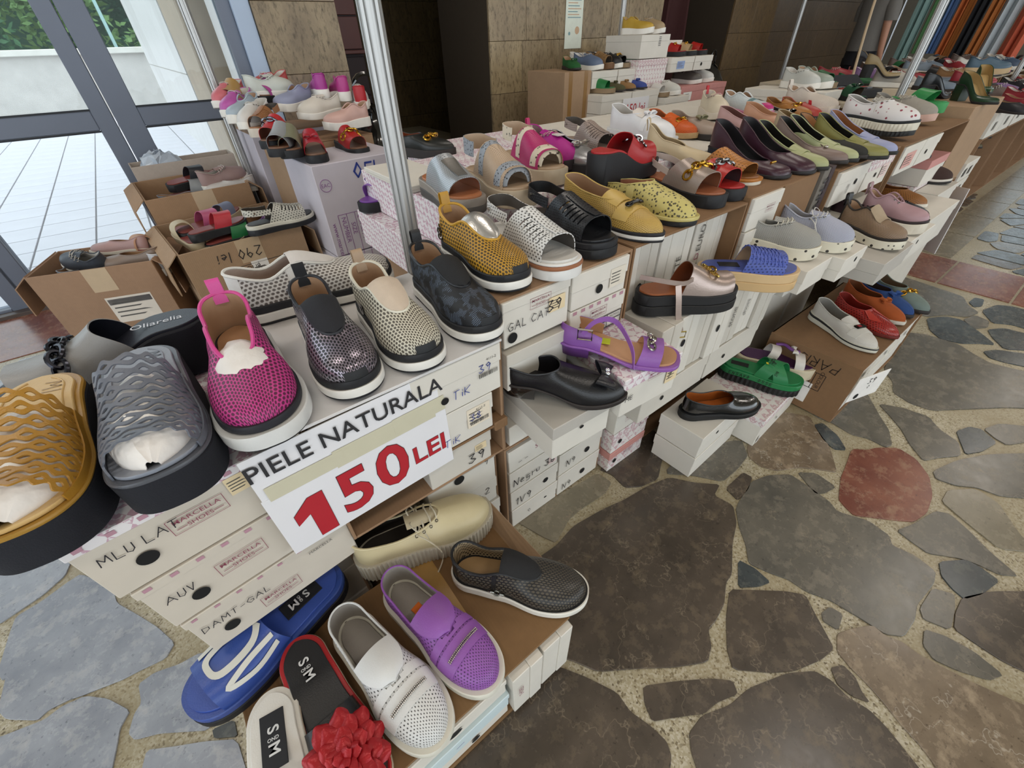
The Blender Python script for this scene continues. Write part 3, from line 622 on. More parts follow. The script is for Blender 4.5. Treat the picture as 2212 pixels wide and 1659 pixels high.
def slab(mb, la, zlo, zhi, grow=0.0, t0=0.0, t1=1.0, bev=.002, mi=0, rib=0.0, pitch=.008, taper=0.0):
    """closed block that follows the last's outline between two heights"""
    T = [t for t in la.T if t0 < t < t1]; T = [t0] + T + [t1]
    if rib:
        n = int(la.L / pitch * 4); T = [i / n for i in range(n + 1)]
    secs = []; per = 0; px = py = None
    for i, t in enumerate(T):
        w = la.w(t) + grow * (1 if la.w(t) > .002 else 0); x = lerp(-grow, la.L + grow, t) if t0 == 0 and t1 == 1 else t * la.L
        if px is not None: per += sqrt((x - px) ** 2 + (w - py) ** 2)
        px, py = x, w
        if rib: w = max(0, w + rib * (abs(((per / pitch) % 1) * 2 - 1) - .5)) if w > .004 else w
        a, b = zlo(t), zhi(t); h = b - a; bb = min(bev, h * .45); wi = max(0, w - bb); wt = max(0, w - taper)
        secs.append([(x, -max(0, wt - bb), a), (x, -wt, a + bb), (x, -w, b - bb), (x, -wi, b), (x, wi, b), (x, w, b - bb), (x, wt, a + bb), (x, max(0, wt - bb), a)])
    v = [p for q in secs for p in q]; f = []
    for i in range(len(secs) - 1):
        for k in range(8):
            f.append((i * 8 + k, (i + 1) * 8 + k, (i + 1) * 8 + (k + 1) % 8, i * 8 + (k + 1) % 8))
    f.append(tuple(range(8))); f.append(tuple((len(secs) - 1) * 8 + k for k in range(8))[::-1])
    return mb.add(v, f, mi)
def sole(root, la, layers, rib=0.0, pitch=.008, heelmat=None, heel_t=.27, heel_taper=.006):
    """layers: (name, lower fraction, upper fraction, material, grow)"""
    for nm, a, b, m, g in layers:
        mb = MB(); th = lambda t, k: lerp(la.zb(t), la.z0(t), k)
        slab(mb, la, lambda t: th(t, a), lambda t: th(t, b), g, rib=rib if a < .5 else 0, pitch=pitch)
        mb.obj(nm, m, root)
    if la.heel and heelmat:
        mb = MB(); slab(mb, la, lambda t: 0.0, lambda t: la.zb(t) + .003, 0.0, 0, heel_t, taper=heel_taper)
        mb.obj('heel', heelmat, root)
def insole(root, la, m, inset=.006, up=.002, name='insole'):
    mb = MB(); slab(mb, la, lambda t: la.z0(t) - .001, lambda t: la.z0(t) + up + .0015, -inset, bev=.001)
    return mb.obj(name, m, root)
CL = .72   # how far along the opening its sides stay apart
class Upper:
    """closed upper: a skin rising from the sole outline to the topline"""
    def __init__(s, la, thr=.60, hz=.062, qz=.048, tz=.062, toeh=.045, ow=.86, hx=.004, nr=12, inset=.002, bul=.05, keep=None, dip=.5, iz=None, fw=.84):
        s.fw = fw
        prof = [(0, hz), (dip, qz), (1, tz)] if iz is None else [(0, hz), (.34, qz), (.62, iz), (1, tz)]
        s.la = la; s.thr = thr; L = la.L; T = la.T; m = len(T) - 1; G = []; s.tt = []; s.top = []
        for k in range(2 * m):
            t = T[m - k] if k <= m else T[k - m]; sg = 1 if k <= m else -1
            w = max(0, la.w(t) - inset); p0 = V3((lerp(inset, L - inset, t), sg * w, la.z0(t) - .001))
            a = t / thr; A = 1 / thr
            if a < CL: q = a; c = 1
            else: ps = pi / 2 * (a - CL) / (A - CL); q = CL + (1 - CL) * sin(ps); c = cos(ps)
            hc = sqrt(max(0, 1 - ((.2 - q) / .2) ** 2)) if q < .2 else 1
            x = lerp(hx, thr * L, q); zt = la.z0(q * thr) + interp(prof, q)
            y = sg * la.W / 2 * ow * lerp(la.hw, fw, sm(.1, .8, q)) * c * hc
            p3 = V3((x, y, zt)); dz = zt - p0.z; k2 = lerp(.10, .46, sm(.42, 1, t)); h1 = lerp(.48 * dz, toeh, sm(.5, 1, t))
            out = V3((p0.x - x, p0.y - y, 0)); ol = out.length; out = out / ol if ol > 1e-6 else V3((0, 0, 0))
            c1 = p0 + V3((0, 0, h1 * 1.15)) + V3((0, sg * la.W * bul, 0)) * (1 - sm(.9, 1, t)) * (1 if w > .004 else 0)
            c2 = p3 + V3((p0.x - x, p0.y - y, 0)) * k2 + V3((0, 0, lerp(-.25 * dz, -.24 * dz, sm(.45, .9, t))))
            G.append([p0 * (1 - r) ** 3 + c1 * 3 * r * (1 - r) ** 2 + c2 * 3 * r * r * (1 - r) + p3 * r ** 3 for r in [j / nr for j in range(nr + 1)]])
            s.tt.append((t, sg)); s.top.append(p3)
        s.G = G; s.nr = nr; s.keep = keep; s.m = m
        s.zt = lambda q: la.z0(q * thr) + interp(prof, q)
        v = [p for r in G for p in r]; f = []; n = len(G)
        for i in range(n):
            for j in range(nr):
                a, b = i * (nr + 1) + j, ((i + 1) % n) * (nr + 1) + j; f.append((a, b, b + 1, a + 1))
        s.bvh = BVHTree.FromPolygons(v, f)
    def uv(s, p):
        zr = s.la.z0(.5) + .06; sg = min(1, max(-1, p.y / .022))
        return (p.x + sm(.75, 1, p.x / s.la.L) * (zr - p.z) * .6, p.y + sg * (zr - p.z))
    def build(s, root, m, lining, name='upper', thick=.002):
        mb = MB(); kp = None
        if s.keep:
            kp = lambda i, j: s.keep(.5 * (s.tt[i][0] + s.tt[(i + 1) % len(s.tt)][0]), (j + .5) / s.nr, s.tt[i][1], i)
        shell(mb, s.G, thick, True, kp, s.uv)
        s.o = mb.obj(name, [m, lining], root, 60); return s.o
    def trim(s, root, m, r=.0022, name='trim', lo=0.0):
        mb = MB(); P = [p for p, (t, g) in zip(s.top, s.tt) if t >= lo]
        tube(mb, [p for i, p in enumerate(s.top) if s.tt[i][0] >= lo], r, 6, lo == 0.0); mb.obj(name, m, root)
    def gore(s, root, m, q0=.52, arch=.010, name='gore', lift=-.001, q1=1.0):
        """elastic panel across the front of the opening"""
        L = s.la.L; G = []
        for i in range(9):
            q = lerp(q0, q1, i / 8); c = 1 if q < CL else sqrt(max(0, 1 - ((q - CL) / (1 - CL)) ** 2))
            y = max(.002, s.la.W / 2 * .87 * lerp(s.la.hw, s.fw, sm(.1, .8, q)) * c); z = s.zt(q) + lift
            G.append([V3((lerp(.006, s.thr * L, q) + .001, lerp(-y, y, j / 8), z + arch * c * (1 - (2 * j / 8 - 1) ** 2))) for j in range(9)])
        mb = MB(); shell(mb, G, .002, flip=True, uvf=lambda p: (p.x, p.y)); return mb.obj(name, [m, m], root)
    def patch(s, root, m, t0, t1, r0=0.0, r1=1.0, off=.0012, name='heel_counter', side=0):
        """second layer of material over part of the upper"""
        n = len(s.G); j0, j1 = int(round(r0 * s.nr)), int(round(r1 * s.nr)); I = [i for i in range(n) if t0 <= s.tt[i][0] <= t1 and (not side or s.tt[i][1] == side)]
        if t1 >= 1: I = [i for i in range(n) if s.tt[i][0] >= t0 and i > n // 2] + [i for i in range(n) if s.tt[i][0] >= t0 and i <= n // 2]
        c = V3((s.la.L * .4, 0, .04)); G = []
        for i in I: G.append([s.G[i][j] + ((s.G[i][j] - V3((min(max(s.G[i][j].x, .2 * s.la.L), .75 * s.la.L), 0, s.G[i][j].z - .004))).normalized() * off) for j in range(j0, j1 + 1)])
        mb = MB(); shell(mb, G, .0012, uvf=s.uv); return mb.obj(name, [m, m], root, 60)
    def top_at(s, x, y=0.0):
        h = s.bvh.ray_cast(V3((x, y, .4)), V3((0, 0, -1)))
        return (h[0], h[1] if h[1].z > 0 else -h[1]) if h[0] else (V3((x, y, s.la.z0(x / s.la.L) + .04)), V3((0, 0, 1)))
    def around(s, x, a, off=0.0):
        """point on the outside at length x and angle a (0 right side, pi left side)"""
        c = V3((x, 0, s.la.z0(x / s.la.L) + .004)); d = V3((0, -cos(a), sin(a))); h = s.bvh.ray_cast(c + d * .2, -d)
        p = h[0] if h[0] else c + d * .03
        return p + d * off
    def band(s, root, m, x0, x1, a0=.12, a1=.88, off=.0015, thick=.0015, name='strap', bend=0.0):
        G = []
        for i in range(15):
            a = pi * lerp(a0, a1, i / 14); b = bend * sin(pi * i / 14)
            G.append([s.around(lerp(x0, x1, j / 3) * s.la.L + b, a, off) for j in range(4)])
        mb = MB(); shell(mb, G, thick, flip=True, uvf=lambda p: (p.x, p.y)); return mb.obj(name, [m, m], root, 60)
class Arch(Upper):
    """open upper of a slide, mule or sandal: a vault over the foot from side to side"""
    def __init__(s, la, h0=.075, h1=.05, back=lambda k: .35, front=lambda k: .8, nx=12, na=22, inset=.002, pw=.75, drop=.001):
        s.la = la; s.nx = nx; s.na = na; s.keep = None; s.G = []
        s.ph = lambda t: lerp(h0, h1, sm(.3, .85, t)); s.pw = pw; s.inset = inset; s.drop = drop
        for i in range(na + 1):
            k = i / na; a = pi * k
            s.G.append([s.pt(lerp(back(k), front(k), j / nx), a) for j in range(nx + 1)])
        s.thr = .6
        v = [p for r in s.G for p in r]; f = []
        for i in range(na):
            for j in range(nx): a = i * (nx + 1) + j; f.append((a, a + nx + 1, a + nx + 2, a + 1))
        s.bvh = BVHTree.FromPolygons(v, f)
    def pt(s, t, a, off=0.0):
        w = max(.004, s.la.w(t) - s.inset) + off; h = s.ph(t) + off
        c = cos(a); return V3((t * s.la.L, -w * (1 if c > 0 else -1) * abs(c) ** .8, s.la.z0(t) - s.drop + h * abs(sin(a)) ** s.pw))
    def uv(s, p):
        zr = s.la.z0(.5) + .06; sg = min(1, max(-1, p.y / .022))
        return (p.x, p.y + sg * (zr - p.z))
    def build(s, root, m, lining, name='upper', thick=.002, keep=None):
        mb = MB(); shell(mb, s.G, thick, False, keep, s.uv, flip=True); s.o = mb.obj(name, [m, lining], root, 60); return s.o
    def edge(s, root, m, r=.0016, name='piping'):
        mb = MB(); tube(mb, [q[-1] for q in s.G], r); tube(mb, [q[0] for q in s.G], r); mb.obj(name, m, root)
def strap_path(mb, pts, w=.007, th=.0018, mi=0, up=None):
    """flat strap along a path; width is vertical unless an 'up' list is given"""
    pts = [V3(p) for p in pts]; n = len(pts); G = []
    for i in range(n):
        d = (pts[min(i + 1, n - 1)] - pts[max(i - 1, 0)]).normalized(); u = V3(up[i]) if up else V3((0, 0, 1))
        u = (u - d * u.dot(d)).normalized(); G.append([pts[i] - u * w, pts[i] + u * w])
    shell(mb, G, th); return mb
def heel_loop(root, up, m, h=.022, w=.010):
    p = up.G[up.m][-1]; mb = MB()
    P = [p + V3((.004, 0, -.016)), p + V3((.001, 0, 0)), p + V3((-.002, 0, h * .8)), p + V3((-.006, 0, h)), p + V3((-.010, 0, h * .75)), p + V3((-.007, 0, 0)), p + V3((-.005, 0, -.02))]
    P = smoothpath(P, 3); shell(mb, [[q + V3((0, -w, 0)), q + V3((0, w, 0))] for q in P], .0018)
    mb.obj('heel_loop', [m, m], root)
def chain(root, pts, nrm, m, R=.007, r=.0022, name='chain', n=5):
    mb = MB(); P = [V3(p) for p in pts]
    for i in range(n):
        k = i / max(1, n - 1) * (len(P) - 1); a = min(int(k), len(P) - 2); p = P[a].lerp(P[a + 1], k - a); d = (P[a + 1] - P[a]).normalized()
        nn = nrm[a].lerp(nrm[a + 1], k - a).normalized()
        side = d.cross(nn)
        torus(mb, frame(p + nn * r, d, (side + nn * (.7 if i % 2 else -.5))), R, r, 1.35, 14, 6)
    mb.obj(name, m, root)
def chain_on(root, up, t, m, n=5, R=.008, r=.0025, a0=.25, a1=.75, name='chain'):
    P = []; N = []
    for i in range(7):
        a = pi * lerp(a0, a1, i / 6); p = up.around(t * up.la.L, a, .001); P.append(p); N.append(V3((0, -cos(a), sin(a))))
    chain(root, P, N, m, R, r, name, n)
def bow(root, p, nrm, m, w=.03, d=.018, ax=(0, 1, 0), name='bow', tails=True):
    M = frame(p + nrm * .004, ax, V3(ax).cross(nrm) * -1); mb = MB()
    for sg in (-1, 1):
        G = []
        for i in range(13):
            a = 2 * pi * i / 12; r = w * .5; cx = sg * (w * .5 + r * -cos(a) * .98); fl = (cx * sg / w)
            z = sin(a) * .006 + .004 * fl; G.append([M @ V3((cx, -d * (.25 + .75 * fl) * .5, z)), M @ V3((cx, 0, z + .002)), M @ V3((cx, d * (.25 + .75 * fl) * .5, z))])
        shell(mb, G, .0012)
        if tails: shell(mb, [[M @ V3((sg * k * .018, -k * .012 - .003, -.002)), M @ V3((sg * (k * .018 + .006), -k * .012 + .006, -.002))] for k in (0, .5, 1)], .0012)
    ball(mb, M @ V3((0, 0, .002)), .005, .006, .005, M=M); return mb.obj(name, [m, m], root)
def laces(root, up, m, qs=(.68, .77, .86, .94), r=.0016, bowtie=True, hang=0, zup=.003):
    mb = MB(); L = up.la.L; pr = []
    for q in qs:
        c = 1 if q < CL else sqrt(max(0, 1 - ((q - CL) / (1 - CL)) ** 2)); y = up.la.W / 2 * .88 * lerp(up.la.hw, up.fw, sm(.1, .8, q)) * max(.35, c) + .004
        x = lerp(.006, up.thr * L, q); z = up.zt(q); pr.append((x, y, z))
    for k, (x, y, z) in enumerate(pr):
        tube(mb, smoothpath([(x, -y, z - .003), (x + .002, -y * .5, z + zup + .004), (x - .002, y * .5, z + zup + .004), (x, y, z - .003)], 4), r, 5, flat=.6)
        if k + 1 < len(pr): x2, y2, z2 = pr[k + 1]; tube(mb, smoothpath([(x, -y, z), ((x + x2) / 2, 0, z + zup + .002), (x2, y2, z2)], 4), r, 5, flat=.6)
    x, y, z = pr[0]
    if bowtie:
        for sg in (-1, 1):
            tube(mb, smoothpath([(x, 0, z + .008), (x - .006, sg * .018, z + .020), (x + .004, sg * .034, z + .012), (x + .010, sg * .02, z + .006), (x, 0, z + .008)], 5), r, 5, flat=.6)
            tube(mb, smoothpath([(x, 0, z + .008), (x + .012, sg * .02, z + .004), (x + .02, sg * .036, z - .012), (x + .024, sg * .042, z - .03)], 5), r, 5, flat=.6)
    if hang:
        tube(mb, smoothpath([(x, hang * y, z), (x + .02, hang * (y + .018), z - .01), (x + .04, hang * (y + .034), z - .045), (x + .035, hang * (y + .038), z - .075), (x + .02, hang * (y + .05), z - .088)], 5), r, 5, flat=.6)
    mb.obj('laces', m, root)
    mb = MB()
    for x, y, z in pr:
        for sg in (-1, 1):
            p = up.around(x, pi * (.5 + sg * .5 * (1 - .42)), 0) if 0 else V3((x, sg * (y + .002), z - .002)); torus(mb, frame(p, (1, 0, -.1), (0, 1, -.9 * sg)), .0028, .0009, 1, 8, 4)
    mb.obj('eyelets', metal('#8b8780'), root)['kind'] = 'stuff'
def tongue(root, up, m, q0=.60, h=.018):
    L = up.la.L; G = []
    for i in range(8):
        q = lerp(q0, .98, i / 7); y = up.la.W / 2 * .42 * (1 - .3 * q); z = up.zt(q) + lerp(h, -.002, i / 7); x = lerp(.006, up.thr * L, q)
        G.append([V3((x, y * (2 * j / 6 - 1), z - .008 * (2 * j / 6 - 1) ** 2)) for j in range(7)])
    mb = MB(); shell(mb, G, .003, flip=True, uvf=lambda p: (p.x, p.y)); mb.obj('tongue', [m, m], root)
def tab(root, up, m, q0=.60, rise=.010, wid=.62, name='tongue'):
    """loafer tongue standing up behind the saddle"""
    L = up.la.L; x1 = up.thr * L; G = []
    for i in range(7):
        x = lerp(x1 - .040, x1 + .012, i / 6); p, n = up.top_at(max(x, x1 + .004)); z = p.z + .002 + (x1 - x) / .04 * rise if x < x1 else p.z + .002
        y = up.la.W / 2 * wid * (1 if i else .86)
        G.append([V3((x, y * (2 * j / 8 - 1), z - .012 * (2 * j / 8 - 1) ** 2)) for j in range(9)])
    mb = MB(); shell(mb, G, .0025, flip=True, uvf=lambda p: (p.x, p.y)); mb.obj(name, [m, m], root)
def stuff_paper(root, la, m=None, x0=.45, x1=.9, h=.03):
    """tissue stuffed into the front of the shoe"""
    mb = MB(); R = random.Random(int(la.L * 1e5)); G = []
    for i in range(13):
        t = lerp(x0, x1, i / 12); e = sqrt(max(0, 1 - ((t - (x0 + x1) / 2) / ((x1 - x0) / 2 + .01)) ** 2))
        G.append([V3((t * la.L, -cos(pi * j / 12) * la.w(t) * .82 * e, la.z0(t) + .003 + (h * e) * sin(pi * j / 12) ** .8 + R.uniform(-.0025, .0025))) for j in range(13)])
    shell(mb, G, .001, flip=True); mb.obj('tissue_stuffing', [m or mat('#e9e4df', .45, 0, .06, 60, .6, 90)] * 2, root)

def place(label, name, toe, ang, L, cat, group=None, z=None, roll=0.0, pitch=0.0):
    a = radians(ang); x, y, zz = toe
    if z is not None: zz = z
    o = thing(name, label, cat, (x - L * cos(a), y - L * sin(a), zz), a, group)
    if roll or pitch: o.rotation_euler = (radians(roll), radians(pitch), a)
    return o
WHT = '#e6e3dc'; BLK = '#17181c'; TAN = '#a8795a'
def slip_on(label, toe, ang, um, tm, gm=None, lin_='#b08f72', L=.285, W=.104, fh=.034, hh=.040, layers=None, bumper=None, loop=None, counter=None, thr=.70, group=None, name='slip_on_shoe', ins='#b28a66', tall=1.0, toe_shape='round', tissue=False, z=None):
    o = place(label, name, toe, ang, L, 'shoe', group, z)
    la = Last(L, W, toe_shape, hh, fh, .010)
    sole(o, la, layers or [('outsole', 0, .16, rubber(BLK), .001), ('midsole', .16, .62, rubber(WHT), .002), ('welt', .62, 1.0, rubber(BLK), .0)])
    insole(o, la, leather(ins), .008)
    up = Upper(la, thr, .064 * tall, .044 * tall, .047 * tall, .029, iz=.064 * tall, fw=.56); up.build(o, um, leather(lin_) if isinstance(lin_, str) else lin_); up.trim(o, tm, .0030)
    if gm: up.gore(o, gm, .56, .010, 'gore', .0015)
    if loop: heel_loop(o, up, loop)
    if counter: up.patch(o, counter, 0, .075, 0, 1)
    if bumper: up.patch(o, bumper, .972, 1, 0, .17, .002, 'toe_bumper')
    if tissue: stuff_paper(o, la, None, .36, .80, .050)
    return o, la, up
def loafer(label, toe, ang, um, L=.27, W=.092, lin_='#a58262', sole_c='#2a2422', fh=.012, hh=.022, thr=.62, toe_shape='almond', strap=None, tabm=None, group=None, layers=None, trim=None, name='loafer', heel=0.0, heelmat=None, z=None, qz=.034, tz=.044, hz=.054, toeh=.026, res=40, nr=11, keep=None):
    o = place(label, name, toe, ang, L, 'shoe', group, z)
    la = Last(L, W, toe_shape, hh, fh, .006, heel, res=res)
    sole(o, la, layers or [('sole', 0, 1, rubber(sole_c), .002)], heelmat=heelmat)
    insole(o, la, leather(lin_), .008)
    up = Upper(la, thr, hz, qz, tz, toeh, nr=nr, keep=keep); up.build(o, um, leather(lin_)); up.trim(o, trim or um, .0018)
    if tabm: tab(o, up, tabm)
    if strap: up.band(o, strap, thr + .05, thr + .17, .10, .90, .0025, .002, 'saddle')
    return o, la, up
def pump(label, toe, ang, um, L=.255, W=.080, lin_='#1c1a1c', hh=.045, thr=.74, toe_shape='almond', hm=None, group=None, z=None, hz=.050, res=36, name='pump', tz=.022, sole_c='#1b1718'):
    o = place(label, name, toe, ang, L, 'shoe', group, z)
    la = Last(L, W, toe_shape, hh, .010, .004, 1, res=res)
    sole(o, la, [('sole', 0, 1, rubber(sole_c), .001)], heelmat=hm or rubber(BLK), heel_t=.26)
    insole(o, la, leather(lin_), .007)
    up = Upper(la, thr, hz, .030, tz, .022, nr=9, ow=.9, dip=.55); up.build(o, um, leather(lin_)); up.trim(o, um, .0015)
    return o, la, up
def slide(label, toe, ang, um, L=.27, W=.098, bed='#3a3030', sole_m=None, fh=.03, hh=.035, h0=.062, h1=.05, back=(.42, .52), front=(.70, .80), lin_='#5b463c', group=None, toe_shape='wide', name='slide_sandal', layers=None, heel=0.0, heelmat=None, z=None, rib=0, res=44, pitch=.010, insname='footbed'):
    """back/front: position of the vamp's edges along the shoe at the sides and over the middle"""
    o = place(label, name, toe, ang, L, 'shoe', group, z)
    la = Last(L, W, toe_shape, hh, fh, .004, heel, hw=.76, waist=.82, res=res)
    sole(o, la, layers or [('sole', 0, 1, sole_m or rubber(BLK), .002)], rib, pitch, heelmat)
    insole(o, la, bed if not isinstance(bed, str) else leather(bed), .005, .003, insname)
    e = lambda ab: (lambda k: lerp(ab[0], ab[1], sin(pi * k) ** .9))
    up = Arch(la, h0, h1, e(back), e(front))
    if um: up.build(o, um, leather(lin_))
    return o, la, up
def sneaker(label, toe, ang, um, L=.275, W=.098, lin_='#d5d0c8', layers=None, lace=None, tong=None, fh=.028, hh=.034, group=None, z=None, thr=.60, name='sneaker', rib=0, pitch=.009, hang=0, loop=None, counter=None, bowtie=True, res=44):
    o = place(label, name, toe, ang, L, 'shoe', group, z)
    la = Last(L, W, 'round', hh, fh, .010, res=res)
    sole(o, la, layers or [('sole', 0, 1, rubber(WHT), .003)], rib, pitch)
    insole(o, la, fabric(lin_), .008)
    up = Upper(la, thr, .066, .042, .064, .032, fw=.62); up.build(o, um, fabric(lin_)); up.trim(o, um if not counter else counter, .0025)
    tongue(o, up, tong or um)
    if lace: laces(o, up, lace, hang=hang, bowtie=bowtie)
    if loop: heel_loop(o, up, loop, .018, .006)
    if counter: up.patch(o, counter, 0, .10, 0, 1)
    return o, la, up
# ------------------------------------------------------------------ boxes and cartons
WB = boxpaper('#dcd7cd'); WB2 = boxpaper('#cfc9be'); GB = boxpaper('#b9b4ac'); CK = checkpaper(); CKB = checkpaper('#e2ddda', '#c9a9ae', .024)
HOLE = mat('#0d0d0e', .9, 0, 0, 10, 0); RED = ink('#8c4a5a'); PEN = ink('#26252a'); BLUEPEN = ink('#2b3f8f'); STICK = mat('#e3cfa8', .6); WHITE = mat('#ece9e4', .6); GREY = ink('#55524e')
def logo(mb, M, w, mi=0):
    """framed two-line box stamp"""
    h = w * .44; t = w * .012
    for x0, x1, y0_, y1_ in ((-w / 2, w / 2, h / 2 - t, h / 2), (-w / 2, w / 2, -h / 2, -h / 2 + t), (-w / 2, -w / 2 + t, -h / 2, h / 2), (w / 2 - t, w / 2, -h / 2, h / 2), (-w * .42, -w * .24, -h * .24, -h * .20), (w * .24, w * .42, -h * .24, -h * .20)):
        mb.xadd(M, [(x0, y0_, 0), (x1, y0_, 0), (x1, y1_, 0), (x0, y1_, 0)], [(0, 1, 2, 3)], mi)
    text(mb, 'MARCELLA', M @ Matrix.Translation((0, h * .20, 0)), w * .155, .004, 1.12, mi); text(mb, 'SHOES', M @ Matrix.Translation((0, -h * .22, 0)), w * .15, .004, 1.05, mi)
def marks(o, ms, F, e=.0006):
    """printing and writing on a box face; F maps face coordinates (x, up) to the box"""
    G = {}
    def mbk(name, m): return G.setdefault(name, (MB(), m))[0]
    for k in ms:
        t = k[0]
        if t == 'hole': disc(mbk('finger_hole|%d' % len(G), HOLE), F @ Matrix.Translation((k[1], k[2], e)), k[3] if len(k) > 3 else .012, 22, (k[3] if len(k) > 3 else .012) * (k[4] if len(k) > 4 else 1))
        elif t == 'logo': logo(mbk('stamp', RED), F @ Matrix.Translation((k[1], k[2], e)), k[3])
        elif t == 'hand': hand(mbk('handwriting|%d' % len(G), PEN if k[5:] == () else k[5]), k[1], F @ Matrix.Translation((k[2], k[3], e * 1.6)), k[4])
        elif t == 'print': text(mbk('print|%d' % len(G), k[5] if len(k) > 5 else RED), k[1], F @ Matrix.Translation((k[2], k[3], e * 1.4)), k[4])
        elif t == 'vprint': text(mbk('print|%d' % len(G), k[5] if len(k) > 5 else GREY), k[1], F @ Matrix.Translation((k[2], k[3], e * 1.4)) @ Matrix.Rotation(pi / 2, 4, 'Z'), k[4])
        elif t == 'stick':
            x, y, w, h = k[1:5]; mb = mbk('sticker|%d' % len(G), k[5] if len(k) > 5 else STICK); mb.xadd(F, [(x, y, e), (x + w, y, e), (x + w, y + h, e), (x, y + h, e)], [(0, 1, 2, 3)])
            pb = mbk('sticker_print', GREY); R = random.Random(int(x * 1e4))
            for r in range(4): pb.xadd(F, [(x + w * .08, y + h * (.22 + r * .17), e * 1.5), (x + w * R.uniform(.4, .9), y + h * (.22 + r * .17), e * 1.5), (x + w * .7, y + h * (.27 + r * .17), e * 1.5), (x + w * .08, y + h * (.27 + r * .17), e * 1.5)], [(0, 1, 2, 3)])
        elif t == 'barcode':
            x, y, w, h = k[1:5]; pb = mbk('barcode', GREY); R = random.Random(5); a = x
            while a < x + w: d = R.choice((.0008, .0015, .0022)); pb.xadd(F, [(a, y, e * 1.6), (a + d, y, e * 1.6), (a + d, y + h, e * 1.6), (a, y + h, e * 1.6)], [(0, 1, 2, 3)]); a += d + R.choice((.0008, .0014))
        elif t == 'squares':
            z, w, n, s = k[1:5]; pb = mbk('border_print', ink('#b68a98'))
            for i in range(n): a = w * (i + .5) / n; pb.xadd(F, [(a - s, z - s * .7, e), (a + s, z - s * .7, e), (a + s, z + s * .7, e), (a - s, z + s * .7, e)], [(0, 1, 2, 3)])
        elif t == 'grid':
            x, y, w, h, nx, ny, m = k[1:8]; pb = mbk('table_print', m); q = .0012
            for i in range(nx + 1): a = x + w * i / nx; pb.xadd(F, [(a - q, y, e), (a + q, y, e), (a + q, y + h, e), (a - q, y + h, e)], [(0, 1, 2, 3)])
            for i in range(ny + 1): a = y + h * i / ny; pb.xadd(F, [(x, a - q, e), (x + w, a - q, e), (x + w, a + q, e), (x, a + q, e)], [(0, 1, 2, 3)])
    for n, (mb, m) in G.items():
        q = mb.obj(n.split('|')[0], m, o, 0)
        if n in ('border_print', 'sticker_print', 'barcode', 'table_print'): q['kind'] = 'stuff'
def sbox(label, x0, x1, y0, y1, z0, z1, ms=(), m=None, lm=None, rz=0.0, lid=.04, group=None, cat='shoe box', upright=False, tilt=0.0, lm_side=()):
    """shoe box: tray and lid, front face towards -Y"""
    w, d, h = x1 - x0, y1 - y0, z1 - z0; o = thing('shoe_box', label, cat, (x0, y0, z0), rz, group); m = m or WB
    if tilt: o.rotation_euler = (0, tilt, rz)
    if upright:
        lw = min(.05, w * .42)
        bevbox(.002, w - lw, .002, d - .002, 0, h - .002, .0015).obj('tray', m, o, 0); bevbox(w - lw, w, 0, d, .001, h, .0015).obj('lid', lm or m, o, 0)
    else:
        bevbox(.002, w - .002, .002, d - .002, 0, h - lid + .002, .0015).obj('tray', m, o, 0); bevbox(0, w, 0, d, h - lid, h, .0015).obj('lid', lm or m, o, 0)
    marks(o, ms, frame((0, 0 if not upright else .0, 0), (1, 0, 0), (0, 0, 1)), .0009)
    if lm_side: marks(o, lm_side, frame((0, d, 0), (0, -1, 0), (0, 0, 1)))
    return o
CB = cardboard('#97775a'); CBD = cardboard('#836344'); CBL = cardboard('#a4876a')
def carton_shelf(label, x0, x1, y0, y1, z0, z1, m=None, t=.006, group='cartons laid on their side as shelves'):
    """carton laid on its side with the mouth towards the front"""
    o = thing('carton_shelf', label, 'carton', (x0, y0, z0), 0, group); w, d, h = x1 - x0, y1 - y0, z1 - z0; m = m or CB
    bevbox(0, t, 0, d, 0, h, .001).obj('side_panel', m, o, 0); bevbox(w - t, w, 0, d, 0, h, .001).obj('side_panel', m, o, 0)
    bevbox(t, w - t, 0, d, 0, t, .001).obj('bottom_panel', m, o, 0); bevbox(t, w - t, 0, d, h - t, h, .001).obj('top_panel', m, o, 0); bevbox(t, w - t, d - t, d, t, h - t, .001).obj('back_panel', m, o, 0)
    return o
def open_carton(label, p, rz, w, d, h, m=None, group=None, flaps=True, ms=(), tape=True):
    """carton standing open; p is the front left corner on the floor"""
    o = thing('open_carton', label, 'carton', p, rz, group); m = m or CB; t = .007
    for nm, b in (('front_panel', (0, w, 0, t)), ('back_panel', (0, w, d - t, d)), ('side_panel', (0, t, t, d - t)), ('side_panel', (w - t, w, t, d - t))): bevbox(*b, 0, h, .0015).obj(nm, m, o, 0)
    bevbox(t, w - t, t, d - t, .002, .012, .001).obj('bottom_panel', m, o, 0)
    if flaps:
        for sx, x in ((-1, 0), (1, w)):
            mb = MB(); shell(mb, [[V3((x, .01, h)), V3((x, d - .01, h))], [V3((x + sx * .05, .0, h - .04)), V3((x + sx * .05, d, h - .03))], [V3((x + sx * .055, 0, h - .16)), V3((x + sx * .06, d, h - .15))]], .004, flip=sx > 0); mb.obj('flap', [m, m], o, 0)
    if tape: MB().box(w * .42, w * .62, -.0008, 0, h - .10, h).obj('tape', mat('#c0a98c', .3), o, 0)
    marks(o, ms, frame((0, 0, 0), (1, 0, 0), (0, 0, 1))); return o
